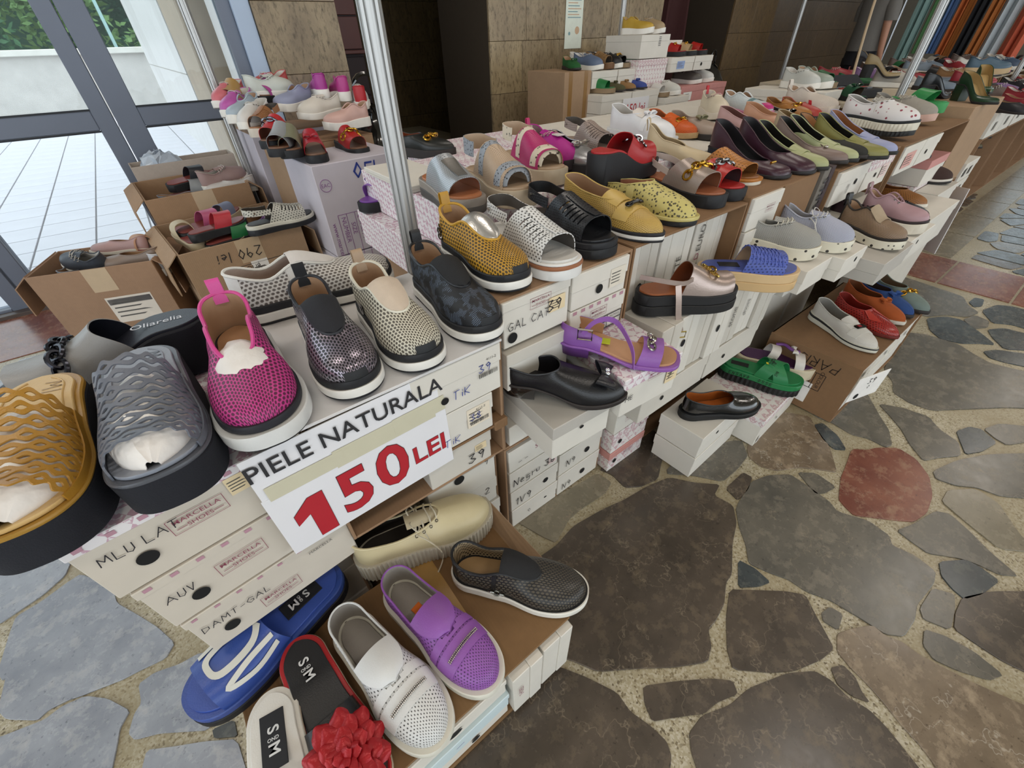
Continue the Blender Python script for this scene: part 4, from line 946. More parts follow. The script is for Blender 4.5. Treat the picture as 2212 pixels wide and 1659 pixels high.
# --- left stack of stamped boxes
rz = radians(7)
BG1 = boxpaper('#cfc6b8')
for i, (z0, z1, du, ms, lb) in enumerate((
  (.578, .697, .0, [('logo', .128, .070, .070), ('hand', 'MLU LAT', .018, .070, .0150), ('hole', .056, .045, .0125), ('stick', .172, .070, .030, .034), ('squares', .112, .265, 8, .005)], 'white stamped shoe box marked MLU LAT, top of the left stack'),
  (.462, .576, .012, [('logo', .122, .062, .070), ('hand', 'AUV', .018, .058, .015), ('hole', .054, .040, .012), ('squares', .108, .265, 8, .005)], 'white stamped shoe box with scribbled AUV, second in the left stack'),
  (.348, .460, .018, [('logo', .128, .040, .066), ('hand', 'DAMT-GAL', .012, .064, .014), ('hole', .045, .040, .012), ('squares', .107, .265, 8, .004), ('print', 'MARCELLA', .215, .085, .009, GREY)], 'white stamped shoe box marked DAMT-GAL, third in the left stack'),
  (.234, .346, .010, [('hole', .09, .05, .013)], 'white shoe box fourth in the left stack beside the blue slide'),
  (.118, .232, .0, [('hole', .09, .05, .013)], 'white shoe box fifth in the left stack behind the low carton'),
  (.0, .116, .008, [('hole', .09, .05, .013)], 'white shoe box on the floor under the left stack'))):
    sbox(lb, -.672 + du, -.40 + du, -.035 if i < 3 else .02, .33, z0, z1, ms, BG1, CK if i in (0, 3) else BG1, radians(5), .018, 'left stack of stamped boxes')
# --- near column with the price sign
carton_shelf('brown carton shelf behind the 150 LEI sign', -.385, -.014, -.02, .305, .398, .715, CB)
carton_shelf('brown floor carton below the 150 LEI sign', -.405, -.008, .03, .305, 0, .395, CB)
sbox('white shoe box marked TIK 39 with barcode under the cream shoe', -.21, -.022, -.032, .30, .605, .713, [('hand', 'TiK', .075, .028, .018, BLUEPEN), ('hand', '39', .135, .060, .018, BLUEPEN), ('barcode', .135, .048, .042, .010), ('print', '4111-2', .165, .085, .008, GREY), ('hole', .058, .035, .008)], WB, rz=0)
sbox('white shoe box marked TIK 38 with barcode below the TIK 39 box', -.222, -.046, -.030, .30, .508, .603, [('hand', 'TiK', .055, .012, .017, BLUEPEN), ('hand', '38', .118, .048, .017, BLUEPEN), ('barcode', .118, .036, .045, .010), ('stick', .112, .03, .055, .05, mat('#e4d8c4')), ('print', '4111-2', .145, .072, .008, GREY)], WB)
sbox('white shoe box marked 39 under the torn cardboard edge', -.21, -.05, -.02, .30, .402, .498, [('hand', '39', .095, .018, .028), ('stick', .115, .045, .03, .02)], WB2)
sbox('plain white shoe box hidden behind the price sign', -.375, -.215, -.024, .30, .60, .705, [], WB2)
sbox('second plain white shoe box behind the price sign', -.375, -.225, -.024, .30, .50, .598, [], WB2)
sbox('white shoe box with oval hole beside the cream sneaker', -.40, -.218, .055, .28, .262, .385, [('hole', .12, .045, .014), ('hand', '6', .16, .065, .010, GREY)], WB2)
sbox('grey-lidded white shoe box with round hole and figure 9', -.214, -.022, .012, .28, .268, .385, [('hole', .085, .075, .014), ('hand', '9', .155, .075, .022, PEN)], WB, GB, lid=.035)
sbox('white shoe box with figure 2 below the grey-lidded box', -.21, -.020, .016, .28, .176, .266, [('hand', '2', .150, .045, .022, PEN)], WB)
sbox('white floor shoe box under the figure 2 box', -.208, -.016, .012, .28, .09, .174, [('hand', '2', .150, .045, .018, GREY)], WB)
sbox('lowest white shoe box behind the tan carton flap', -.206, -.012, .014, .28, 0, .088, [], WB)
o = thing('cardboard_strip', 'torn brown cardboard strip between the boxes right of the sign', 'cardboard', (-.215, -.028, .499)); bevbox(0, .19, 0, .05, 0, .006, .001).obj('strip', CBD, o, 0); bevbox(.17, .205, -.004, .03, -.012, .014, .003).obj('torn_end', CBD, o, 0)
o = thing('box_lid', 'large white box lid under the pink and cream slip-ons', 'box lid', (-.395, -.035, .7155)); bevbox(0, .375, 0, .37, .001, .0065, .001).obj('top', boxpaper('#dcd9d8'), o, 0)
# price sign
o = thing('price_sign', 'white paper sign reading PIELE NATURALA 150 LEI taped to boxes', 'price sign', (-.475, -.037, .478), radians(1.5))
WS = .322; HS = .235; F = frame((0, -.0028, 0), (1, 0, 0), (0, 0, 1)); PAP = mat('#e6e5e8', .55, 0, .05, 9, .08, 20)
bevbox(0, WS, -.0022, 0, .0, .148, .0004).obj('price_sheet', PAP, o, 0); bevbox(.002, WS - .004, -.0012, .001, .13, HS, .0004).obj('title_sheet', PAP, o, 0)
mb = MB(); text(mb, '1', F @ Matrix.Translation((.062, .060, .0003)), .138, .020, .92); text(mb, '5', F @ Matrix.Translation((.128, .066, .0003)), .138, .020, .92); text(mb, '0', F @ Matrix.Translation((.200, .072, .0003)), .138, .020, .92); text(mb, 'LEI', F @ Matrix.Translation((.276, .066, .0003)), .060, .016, 1.0); mb.obj('price_figures', ink('#b3202c'), o, 0)
mb = MB(); text(mb, '1', F @ Matrix.Translation((.062, .060, .0001)), .138, .028, .92); text(mb, '5', F @ Matrix.Translation((.128, .066, .0001)), .138, .028, .92); text(mb, '0', F @ Matrix.Translation((.200, .072, .0001)), .138, .028, .92); text(mb, 'LEI', F @ Matrix.Translation((.276, .066, .0001)), .060, .026, 1.0); mb.obj('figure_outline', ink('#3a1418'), o, 0)
mb = MB(); text(mb, 'PIELE NATURALA', F @ Matrix.Translation((WS / 2, .205, .0017 - .0007)), .044, .008, .95); mb.obj('title_lettering', ink('#2b2b2e'), o, 0)
TP = mat('#cdc8b0', .25, 0, .06, 20, .2, 60)
for x0, x1, z0, z1, a in ((.012, .13, .142, .172, .02), (.115, .30, .138, .176, -.01), (.22, WS, .145, .178, .01)):
    MB().box(x0, x1, -.0031 - a * .01, -.0026, z0, z1).obj('tape', TP, o, 0)
# --- cartons B C with stamped boxes
carton_shelf('brown carton shelf around the GAL CAT box', .0, .386, .004, .305, .362, .773, CB)
carton_shelf('brown floor carton holding the NEGRU boxes', .0, .388, .004, .305, 0, .360, CB)
sbox('white stamped shoe box marked GAL CAT 39 under the yellow shoe', .008, .186, -.002, .32, .664, .768, [('logo', .095, .080, .055), ('hand', 'GAL CAT', .010, .040, .0175), ('hole', .022, .022, .012), ('stick', .118, .042, .045, .034), ('hand', '39', .112, .045, .026)], WB, lid=.02)
sbox('white shoe box with tilted lid below the GAL CAT box', .006, .184, -.012, .32, .560, .656, [], WB, WB2, lid=.03, tilt=radians(1))
sbox('white shoe box with round hole under the black slit sandal', .190, .368, -.004, .32, .684, .768, [('hole', .085, .030, .011), ('stick', .118, .02, .05, .045, mat('#ded6c6'))], WB)
sbox('stamped shoe box with MODEL table behind the purple sandal', .190, .372, -.004, .32, .594, .682, [('logo', .092, .058, .055), ('squares', .083, .18, 7, .006), ('grid', .03, .004, .145, .034, 3, 2, PEN), ('print', 'MODEL', .056, .030, .009, PEN), ('print', 'CULOARE', .103, .030, .009, PEN), ('print', 'NUMAR', .152, .030, .009, PEN)], WB)
sbox('white shoe box pulled out under the black bow slingback', .024, .192, -.140, .19, .440, .536, [('hole', .080, .058, .006, .7)], WB, GB, rz=radians(-3), lid=.034)
sbox('checked-lid shoe box pulled out under the purple sandal', .200, .384, -.168, .16, .480, .588, [('logo', .10, .085, .05), ('hand', '7', .145, .05, .022), ('stick', .14, .035, .04, .05), ('print', 'ME', .02, .05, .02, PEN)], WB, CK, rz=radians(-4), lid=.03)
sbox('white stamped shoe box under the checked-lid box', .205, .386, -.02, .30, .380, .478, [('hole', .03, .05, .009), ('logo', .10, .05, .05), ('hand', '7', .15, .06, .02)], WB)
sbox('white shoe box inside the carton left of the bow slingback box', .012, .095, -.004, .3, .372, .438, [], WB)
for nm, x0, x1, z0, z1, ms in (('with red print at the top of the NEGRU carton', .010, .190, .262, .346, [('print', 'SHOES', .12, .05, .022), ('hand', '-v-', .03, .02, .02)]),
  ('marked Negru 36 in the floor carton', .010, .190, .176, .260, [('hand', 'Negru 36', .012, .025, .026), ('stick', .14, .02, .03, .03, mat('#e6cfcb'))]),
  ('marked IV9 with black hole in the floor carton', .012, .192, .088, .174, [('hand', '1V9', .015, .02, .028), ('hole', .13, .045, .010)]),
  ('lowest left in the floor carton', .014, .194, .002, .086, [('hand', '0', .06, .03, .014), ('hole', .13, .045, .006, .5)]),
  ('marked N9 upper right in the floor carton', .196, .382, .100, .196, [('hand', 'N9', .03, .03, .024), ('hole', .12, .045, .011)]),
  ('marked N9 lower right in the floor carton', .196, .382, .002, .098, [('hand', 'N9', .02, .02, .024), ('hole', .11, .045, .011)]),
  ('tucked high right in the floor carton', .196, .38, .198, .30, [])):
    sbox('white shoe box ' + nm, x0, x1, .0, .33, z0, z1, ms, WB, group='boxes in the floor carton')
# --- column D: upright boxes
carton_shelf('brown carton shelf full of upright boxes under the cut-out mule', .392, .884, .004, .36, .40, .776, CBD)
x = .402
for i, (w, ms, lb) in enumerate(((.076, [], 'first upright white shoe box beside the carton edge'), (.078, [('hole', .02, .16, .010, 1.3)], 'upright white shoe box with oval hole under the yellow moccasin'), (.074, [], 'plain upright white shoe box right of the oval hole one'),
  (.076, [('vprint', 'ROTTE', .03, .15, .034, GREY)], 'upright white shoe box with faded grey lettering'), (.080, [('vprint', 'EURO', .035, .235, .030, GREY), ('vprint', 'D', .035, .180, .030, RED), ('vprint', 'AVIE', .035, .130, .030, GREY)], 'upright white shoe box with vertical EURO lettering and a red letter'), (.072, [], 'last upright white shoe box before the tan carton edge'))):
    sbox(lb, x, x + w, .045 + .004 * (i % 2), .22, .462, .762, ms, WB2 if i % 3 == 1 else WB, None, 0, upright=True, group='upright boxes in the middle carton', tilt=radians(.6 * (i % 3 - 1))); x += w + .003
x = .425
for i, (w, ms, lb) in enumerate(((.085, [], 'grey-sided upright shoe box under the black platform sandal'), (.085, [('hole', .03, .12, .009, 1.3)], 'upright shoe box with slit hole below the buckle strap'), (.08, [], 'upright white shoe box below the black platform toe'),
  (.085, [('hole', .03, .10, .008, 1.5)], 'upright shoe box leaning under the blue slide'), (.085, [('vprint', 'stone', .03, .10, .032, GREY)], 'upright white shoe box with handwritten style print under the blue slide'), (.09, [('vprint', 'shoes', .03, .10, .026, GREY)], 'upright pink-tinged shoe box right of the lettered one'), (.085, [], 'upright shoe box with pink label near the dark gap'))):
    sbox(lb, x, x + w, -.10 + .006 * (i % 3), .03, .378, .585, ms, WB if i % 2 else WB2, None, 0, upright=True, group='upright boxes on the lower tier', tilt=radians(.8 * (i % 3 - 1))); x += w + .004
for i, (a, b) in enumerate(((.41, .735), (.74, 1.05))): sbox(['white ledge box under the first upright boxes', 'white ledge box under the blue slide boxes'][i], a, b, -.095, .04, .268, .374, [('hole', .1, .05, .008)], WB2)
for i, (z0, z1, ms) in enumerate(((.0, .088, [('hole', .03, .04, .009), ('logo', .10, .045, .05)]), (.09, .178, [('hole', .04, .04, .009), ('hand', '0', .13, .05, .016)]), (.18, .266, [('logo', .07, .045, .05)]))):
    sbox(['pink-edged stamped shoe box on the floor beside the white stack', 'checked shoe box second from the floor beside the white stack', 'stamped shoe box third from the floor beside the white stack'][i], .395, .575, -.035, .25, z0, z1, ms, WB if i == 2 else CKB, mat('#c98f88', .6) if i == 0 else None, 0, .03)
carton_shelf('dark brown floor carton behind the low white stack', .58, 1.05, -.01, .33, 0, .264, CBD)
sbox('white shoe box top layer of the low stack under the patent shoe', .588, .868, -.222, -.070, .096, .190, [('hole', .10, .058, .008, .7)], WB, None, radians(2), .040)
sbox('white shoe box bottom layer of the low stack under the patent shoe', .588, .868, -.222, -.070, 0, .094, [], WB, None, radians(2), .040)
sbox('white shoe box on the floor under the green slide', .885, 1.205, -.285, -.04, 0, .128, [('hole', .15, .05, .007, .8), ('stick', .012, .01, .022, .03, WHITE)], WB, CKB, radians(3), .034)
# --- column E F: farther tiers
carton_shelf('brown carton shelf under the maroon pumps', .894, 1.33, .004, .36, .40, .786, CBD)
sbox('white stamped shoe box with blue and red scribble under the tan mule', .902, 1.075, -.006, .3, .688, .782, [('logo', .11, .052, .05)], WB)
sbox('white shoe box with blue and black handwriting and black hole', .902, 1.07, -.008, .3, .580, .686, [('hand', '86', .06, .045, .034, BLUEPEN), ('hand', '11', .11, .04, .045, PEN), ('hole', .03, .03, .012)], WB)
sbox('white shoe box behind the grey sneaker heel', .902, 1.07, -.004, .3, .470, .578, [], WB2)
o = thing('carton', 'plain brown carton face left of the upright ARES box', 'carton', (1.085, .0, .55)); bevbox(0, .24, 0, .3, 0, .235, .002).obj('body', CBD, o, 0); bevbox(.0, .24, -.05, 0, .0, .006, .001).obj('flap', CB, o, 0)
sbox('white open-lidded shoe box below the brown carton', 1.08, 1.30, -.06, .25, .44, .545, [], WB2, GB)
sbox('dark grey upright shoe box lettered ARES twice', 1.335, 1.415, -.01, .3, .44, .795, [('vprint', 'ARES', .04, .27, .05, PEN), ('vprint', 'ARES', .04, .10, .05, PEN)], mat('#6d675f', .6), mat('#3a2a2c', .6), upright=True)
carton_shelf('brown carton shelf right of the ARES box', 1.425, 2.02, -.02, .34, .38, .776, CBD)
sbox('white shoe box with dark marks under the olive shoe', 1.44, 1.70, -.03, .3, .655, .768, [('hole', .17, .06, .010), ('hand', '1I', .10, .03, .03, GREY)], WB)
sbox('white shoe box under the lavender loafer', 1.71, 1.96, -.03, .3, .655, .768, [('hole', .10, .05, .009), ('stick', .15, .03, .07, .05, mat('#e0c9c4'))], WB, CKB)
sbox('white shoe box with open flap behind the taupe mesh shoe', 1.44, 1.68, -.08, .25, .48, .60, [], WB, WB2, lid=.05)
sbox('white shoe box behind the pink slip-on', 1.70, 1.98, -.08, .25, .48, .60, [('hole', .05, .06, .01)], WB)
LAB = (('white shoe box under the light grey knit sneaker', 'white shoe box under the lavender lace sneaker', 'grey side-on shoe box pulled forward under the taupe shoe', 'white shoe box under the pink slip-on'), ('pink labelled shoe box under the grey sneaker box', 'white shoe box second below the lavender sneaker', 'white shoe box below the grey side-on box', 'white shoe box below the pink slip-on box'), ('dented shoe box in the dark gap behind the green slide', 'lower white shoe box behind the white loafer', 'lower white shoe box behind the blue suede loafer', 'lowest white shoe box right of the PARIS carton'))
for i, (a, b, v0, z, v1) in enumerate(((.96, 1.125, -.19, .612, .02), (1.13, 1.30, -.225, .612, -.02), (1.31, 1.58, -.29, .567, .0), (1.59, 1.86, -.28, .567, .0))):
    sbox(LAB[0][i], a, b, v0, .10, z - .075, z, [('hole', .1, .05, .008)] if i % 2 else [], WB if i != 2 else GB, GB if i == 2 else None)
    sbox(LAB[1][i], a, b - .01, -.05, .10, z - .215, z - .077, [('stick', .03, .02, .09, .06, mat('#d39c93'))] if i == 0 else [], WB)
    sbox(LAB[2][i], a, b - .015, v1, .14, 0, z - .217, [], WB2)
# brown floor carton with loafers
o = thing('floor_carton', 'brown floor carton marked PARIS carrying five loafers', 'carton', (1.225, -.405, 0)); w, d, h = .66, .315, .25
bevbox(0, .006, 0, d, 0, h, .001).obj('side_panel', CBD, o, 0); bevbox(w - .006, w, 0, d, 0, h, .001).obj('side_panel', CBD, o, 0); bevbox(.006, w - .006, d - .006, d, 0, h, .001).obj('back_panel', CBD, o, 0); bevbox(.006, w - .006, 0, d, h - .006, h, .001).obj('top_panel', CBD, o, 0); bevbox(.006, w - .006, 0, d, 0, .006, .001).obj('bottom_panel', CBD, o, 0)
Fs = frame((-.0006, d, 0), (0, -1, 0), (0, 0, 1)); BK = ink('#2a1d12')
mb = MB(); hand(mb, 'PARIS', Fs @ Matrix.Translation((.255, .225, 0)) @ Matrix.Rotation(pi, 4, 'Z'), .036); mb.obj('handwriting', BK, o, 0)
marks(o, [('grid', .10, .10, .13, .07, 4, 1, BK), ('stick', .105, .03, .10, .09, WHITE)], Fs)
for i, s_ in enumerate(('SIZE', 'QUALITY', 'COLOUR')): mb = MB(); text(mb, s_, Fs @ Matrix.Translation((.150 + i * .033, .145, .0004)) @ Matrix.Rotation(-pi / 2, 4, 'Z'), .018); mb.obj('print', BK, o, 0)
for i in range(3): sbox(['white shoe box inside the PARIS carton by the white loafer', 'white shoe box inside the PARIS carton by the red loafer', 'white shoe box inside the PARIS carton by the blue loafer'][i], 1.235 + i * .215, 1.445 + i * .215, -.40, -.11, .125, .24, [('hole', .1, .05, .011)], WB)
for i in range(3): sbox(['lower white box in the PARIS carton by the torn tag', 'lower white box in the middle of the PARIS carton', 'lower white box at the right of the PARIS carton'][i], 1.235 + i * .215, 1.445 + i * .215, -.40, -.11, .008, .122, [], WB)
o = thing('cardboard_tag', 'torn white card tag with a hole on the PARIS carton corner', 'tag', (1.232, -.408, .10), radians(-16)); bevbox(0, .16, -.003, 0, 0, .11, .0008).obj('card', WHITE, o, 0); marks(o, [('hole', .04, .02, .012), ('hand', '39', .06, .07, .025), ('hand', '0', .075, .045, .016)], frame((0, -.003, 0), (1, 0, 0), (0, 0, 1)))
# --- low carton in front with the near shoes
o = thing('floor_carton', 'brown low carton at the front carrying the nearest shoes', 'carton', (-.665, -.352, 0)); w, d, h = .56, .31, .24; CBN = cardboard('#80603c')
bevbox(0, .006, 0, d, 0, h, .001).obj('side_panel', CBN, o, 0); bevbox(w - .006, w, .03, d, 0, h, .001).obj('side_panel', CBN, o, 0); bevbox(.006, w - .006, d - .006, d, 0, h, .001).obj('back_panel', CBN, o, 0); bevbox(0, w, .004, d, h, h + .006, .001).obj('top_panel', CBN, o, 0); bevbox(.006, w - .006, 0, d, .0, .006, .001).obj('bottom_panel', CBN, o, 0)
mb = MB(); shell(mb, [[V3((w - .005, .09, h + .005)), V3((w - .005, d, h + .005))], [V3((w + .03, .12, h + .03)), V3((w + .02, d + .02, h + .035))]], .004); mb.obj('flap', [CBL, CBL], o, 0)
MB().box(.34, .40, .02, d - .01, h + .0062, h + .0068).obj('tape', mat('#b08a50', .15), o, 0); MB().box(.0, w, -.0, .012, 0, .028).obj('front_lip', CBN, o, 0)
for i, (a, b, z0, z1, v) in enumerate(((.40, .475, .03, .236, -.012), (.478, .556, .03, .236, -.010))):
    sbox(['upright white shoe box end left in the low carton mouth', 'upright white shoe box end right in the low carton mouth'][i], -.665 + a, -.665 + b, -.352 + v, -.07, z0, z1, [('vprint', 'SHOES', .02, .12, .016, RED)] if i == 0 else [], WB, upright=True)
for i, (z0, z1, ms) in enumerate(((.030, .100, [('hole', .30, .03, .010)]), (.102, .168, [('hand', '-', .26, .03, .03, BLUEPEN), ('hole', .2, .03, .010, .6)]), (.170, .236, [('hole', .27, .035, .014, .7)]))):
    sbox(['lowest long white box in the low carton mouth', 'middle long pale blue box in the low carton mouth', 'top long white box in the low carton mouth'][i], -.655, -.27, -.352 - .006 * (i % 2), -.06, z0, z1, ms, WB if i != 1 else boxpaper('#c8d8dc'), None, 0, .02)
# --- back row of the stall
for i in range(6):
    a = .15 + i * .30; lb = ['checked shoe box block left end of the back row behind the pole', 'checked shoe box under the snake-print sandal', 'checked shoe box under the magenta sneaker', 'white shoe box under the white chunky loafer', 'white shoe box under the pink flat', 'white shoe box under the tan loafers'][i]
    sbox(lb, a, a + .29, .36, .98 if i == 0 else 1.24, .70, .815, [('logo', .15, .06, .07)] if i < 2 else [], CK if i < 3 else WB, CK if i < 3 else WB, 0, .05)
    sbox(lb.replace('under', 'two below').replace('left end', 'lower left end'), a + (.004 if i else -.05), a + .286, .37, .97 if i == 0 else 1.24, .58, .698, [], CK if i < 2 else WB)
    carton_shelf(['brown support carton at the left end of the back row', 'brown support carton second along the back row', 'brown support carton third along the back row', 'brown support carton fourth along the back row', 'brown support carton fifth along the back row', 'brown support carton sixth along the back row'][i], a + .005, a + .285, .38, .96 if i == 0 else 1.23, 0, .578, CB, group='support cartons of the back row')
sbox('white shoe box with yellow sticker beside the pole', .14, .30, .60, .92, .816, .835, [], WB, lid=.012)
# --- left cartons by the glass
open_carton('open brown carton with a shipping label nearest the left glass', (-.99, 1.87, 0), radians(-18), .44, .30, .45, cardboard('#9a7a60'), ms=[('stick', .20, .20, .17, .12, mat('#d8cfc4')), ('stick', .205, .285, .16, .026, ink('#3b3a44'))])
open_carton('open brown carton with COLOUR QUALITY SIZE table and red slide', (-.47, 1.56, 0), radians(5), .50, .50, .50, CBL, ms=[('grid', .17, .24, .20, .15, 2, 4, PEN), ('print', 'COLOUR', .215, .372, .030, PEN), ('print', 'QUALITY', .22, .333, .030, PEN), ('print', 'SIZE', .205, .296, .026, PEN), ('stick', .24, .27, .07, .13, WHITE)])
mb = MB(); hand(mb, '290 lei', frame((-.47 + .30, 1.56 - .002 + .025, .46), (-1, -.087, 0), (0, 0, -1)), .040)
tag(mb.obj('handwriting', PEN, bpy.data.objects['open_carton.001'], 0)).matrix_parent_inverse = bpy.data.objects['open_carton.001'].matrix_world.inverted() if 0 else (Matrix.Translation((-.47, 1.56, 0)) @ Matrix.Rotation(radians(5), 4, 'Z')).inverted()
open_carton('open brown carton with dark and pink shoes nearest the glass corner', (-.50, 2.10, 0), radians(3), .455, .46, .60, cardboard('#a07f60'))
open_carton('pale grey carton holding plastic wrap behind the corner carton', (-.50, 2.60, 0), radians(2), .50, .16, .66, cardboard('#b4a79c'), flaps=False, tape=False)
# printed carton and pile base
o = thing('printed_carton', 'white printed carton with NUMBER SIZE QUALITY COLOUR table', 'carton', (.115, 1.47, 0), radians(4)); PRN = boxpaper('#c9c3cc'); MAU = ink('#8a5a92')
bevbox(0, .42, 0, .34, .36, .752, .003).obj('body', PRN, o, 0); bevbox(0, .42, .0, .34, .0, .355, .003).obj('lower_body', PRN, o, 0); F = frame((0, -.0006, 0), (1, 0, 0), (0, 0, 1))
marks(o, [('grid', .055, .26, .16, .28, 4, 1, MAU), ('grid', .245, .26, .10, .28, 2, 1, MAU)], F)
mb = MB()
for i, s_ in enumerate(('NUMBER', 'SIZE', 'QUALITY', 'COLOUR')): text(mb, s_, F @ Matrix.Translation((.077 + i * .040, .470, .0004)) @ Matrix.Rotation(-pi / 2, 4, 'Z'), .030); mb.obj('print', MAU, o, 0); mb = MB()
text(mb, 'www.marcellashoes.com', F @ Matrix.Translation((.03, .36, .0004)) @ Matrix.Rotation(-pi / 2, 4, 'Z'), .030); mb.obj('web_print', MAU, o, 0); mb = MB(); torus(mb, F @ Matrix.Translation((.04, .67, .0006)), .025, .0012, 1, 18, 4); text(mb, 'EAC', F @ Matrix.Translation((.04, .67, .0006)), .022)
mb.obj('round_mark', MAU, o, 0); mb = MB(); hand(mb, '150', F @ Matrix.Translation((.30, .735, .001)) @ Matrix.Rotation(pi, 4, 'Z'), .058, .11); hand(mb, '150', F @ Matrix.Translation((.297, .732, .0012)) @ Matrix.Rotation(pi, 4, 'Z'), .055, .09); mb.obj('blue_writing', BLUEPEN, o, 0)
o = thing('pile_carton', 'brown carton under the left pile of shoes by the stall pole', 'carton', (.115, 1.82, 0), radians(7)); bevbox(0, .46, 0, .30, .0, .775, .003).obj('body', CBL, o, 0); bevbox(.0, .46, .0, .30, .775, .78, .001).obj('top_flap', CB, o, 0)
o = thing('pile_carton', 'pale carton under the farthest shoes of the left pile', 'carton', (.0, 2.16, 0), radians(2)); bevbox(.05, .56, 0, .34, .0, .795, .003).obj('body', PRN, o, 0); bevbox(.05, .56, 0, .34, .795, .80, .001).obj('top_flap', CB, o, 0)
# --- background stacks in the stall corner
o = thing('taped_carton', 'tall brown taped carton stencilled EAC in front of the pillar', 'carton', (2.06, 2.0, .0)); bevbox(0, .26, 0, .4, .45, .955, .003).obj('body', CBL, o, 0); bevbox(0, .26, 0, .4, .0, .448, .003).obj('lower_body', CBL, o, 0)
MB().box(.04, .075, -.0012, -.0002, .46, .955).obj('tape', mat('#8f6c3f', .2), o, 0); MB().box(.19, .225, -.0012, -.0002, .46, .955).obj('tape', mat('#8f6c3f', .2), o, 0)
mb = MB(); text(mb, 'EAC', frame((.11, -.0006, .52), (0, 0, 1), (-1, 0, 0)), .06); mb.obj('stencil', PEN, o, 0)
k = 0
for (x0, x1, z0, z1, v0, ms, lb) in ((2.33, 2.60, .845, .945, 2.0, [], 'white shoe box under the tan and grey background shoes'), (2.61, 2.86, .845, .945, 2.0, [], 'white shoe box under the green background sneaker'), (2.30, 2.62, .70, .815, 1.86, [], 'white shoe box under the green strappy background sandal'), (2.63, 2.95, .70, .815, 1.86, [], 'white shoe box holding the small 150 lei sign'),
  (2.30, 2.62, .50, .697, 1.86, [('hole', .12, .09, .012)], 'white shoe box with black hole behind the white loafer'), (2.63, 2.95, .50, .697, 1.86, [], 'white box below the small 150 lei sign'),
  (2.80, 3.14, 1.0, 1.14, 1.98, [('vprint', 'IIIIII', .22, .10, .04, GREY)], 'white box under the yellow and gold shoes high in the corner'), (3.15, 3.48, 1.0, 1.10, 2.10, [], 'white box edge behind the red chain mules'), (2.80, 3.16, .74, .995, 1.98, [], 'large pink checked box under the black platform mule'), (3.17, 3.48, .90, .995, 1.95, [('stick', .08, .02, .1, .05, mat('#8fa3cc'))], 'white box with blue sticker under the red mules'), (3.49, 3.75, .90, .995, 1.95, [('hole', .1, .04, .012)], 'pink and white box with hole beside the black plastic bag'),
  (3.30, 3.98, .68, .80, 1.90, [('stick', .04, .02, .12, .06, WHITE)], 'pink shoe box under the grey and white background sneakers')):
    sbox(lb, x0, x1, v0, v0 + .35, z0, z1, ms, CKB if 'pink checked' in lb else (mat('#c98d88', .6) if lb.startswith('pink shoe') else WB), None, 0, .04)
for i, (x0, x1, z1) in enumerate(((2.33, 2.86, .842), (2.96, 3.75, .675), (2.30, 2.95, .497))):
    o = thing('support_carton', ['brown carton hidden below the tan background shoes', 'brown carton supporting the pink corner boxes', 'brown carton on the floor below the small sign boxes'][i], 'carton', (x0, (2.22, 1.99, 1.88)[i], 0)); bevbox(0, x1 - x0, 0, .3, 0, z1, .003).obj('body', CB, o, 0); bevbox(0, x1 - x0, -.002, 0, z1 * .4, z1 * .5, .0005).obj('tape', CBD, o, 0)
o = thing('support_box', 'white box hidden behind the pink checked corner box', 'box', (2.80, 2.30, 0)); bevbox(0, .36, 0, .25, 0, .99, .003).obj('body', WB, o, 0); bevbox(0, .36, -.002, 0, .5, .52, .0005).obj('tape', CBD, o, 0)
o = thing('price_sign', 'small white price sign reading 150 lei in the background', 'price sign', (2.52, 1.852, .63), radians(0)); bevbox(0, .30, -.003, 0, 0, .15, .0006).obj('card', PAP, o, 0); mb = MB(); text(mb, '150 lei', frame((.15, -.0036, .08), (1, 0, 0), (0, 0, 1)), .085, .012); mb.obj('figures', ink('#b8434a'), o, 0)
o = thing('plastic_bag', 'black glossy plastic bag beside the corner boxes', 'bag', (4.08, 2.15, 0)); mb = MB(); R = random.Random(3)
ball(mb, (0, 0, .46), .22, .18, .46, 16, 12); mb.v = [(x + R.uniform(-.03, .03), y + R.uniform(-.03, .03), max(0, z + R.uniform(-.02, .02))) for x, y, z in mb.v]; mb.obj('bag', patent('#16191b'), o); mb = MB(); tube(mb, smoothpath([(-.05, 0, .88), (-.03, 0, 1.0), (.03, 0, 1.0), (.05, 0, .88)], 4), .008, 6); mb.obj('handle', patent('#16191b'), o)
o = thing('vinyl_bag', 'black glossy vinyl bag slumped behind the printed carton', 'bag', (.78, 2.35, 0)); mb = MB(); R = random.Random(4)
ball(mb, (0, 0, .43), .18, .22, .43, 16, 12); mb.v = [(x + R.uniform(-.02, .02), y + R.uniform(-.02, .02), max(0, z)) for x, y, z in mb.v]; mb.obj('bag', patent('#101214'), o); mb = MB(); tube(mb, smoothpath([(-.1, 0, .78), (-.06, 0, .98), (.06, 0, .98), (.1, 0, .78)], 5), .012, 6); mb.obj('handle', patent('#101214'), o)
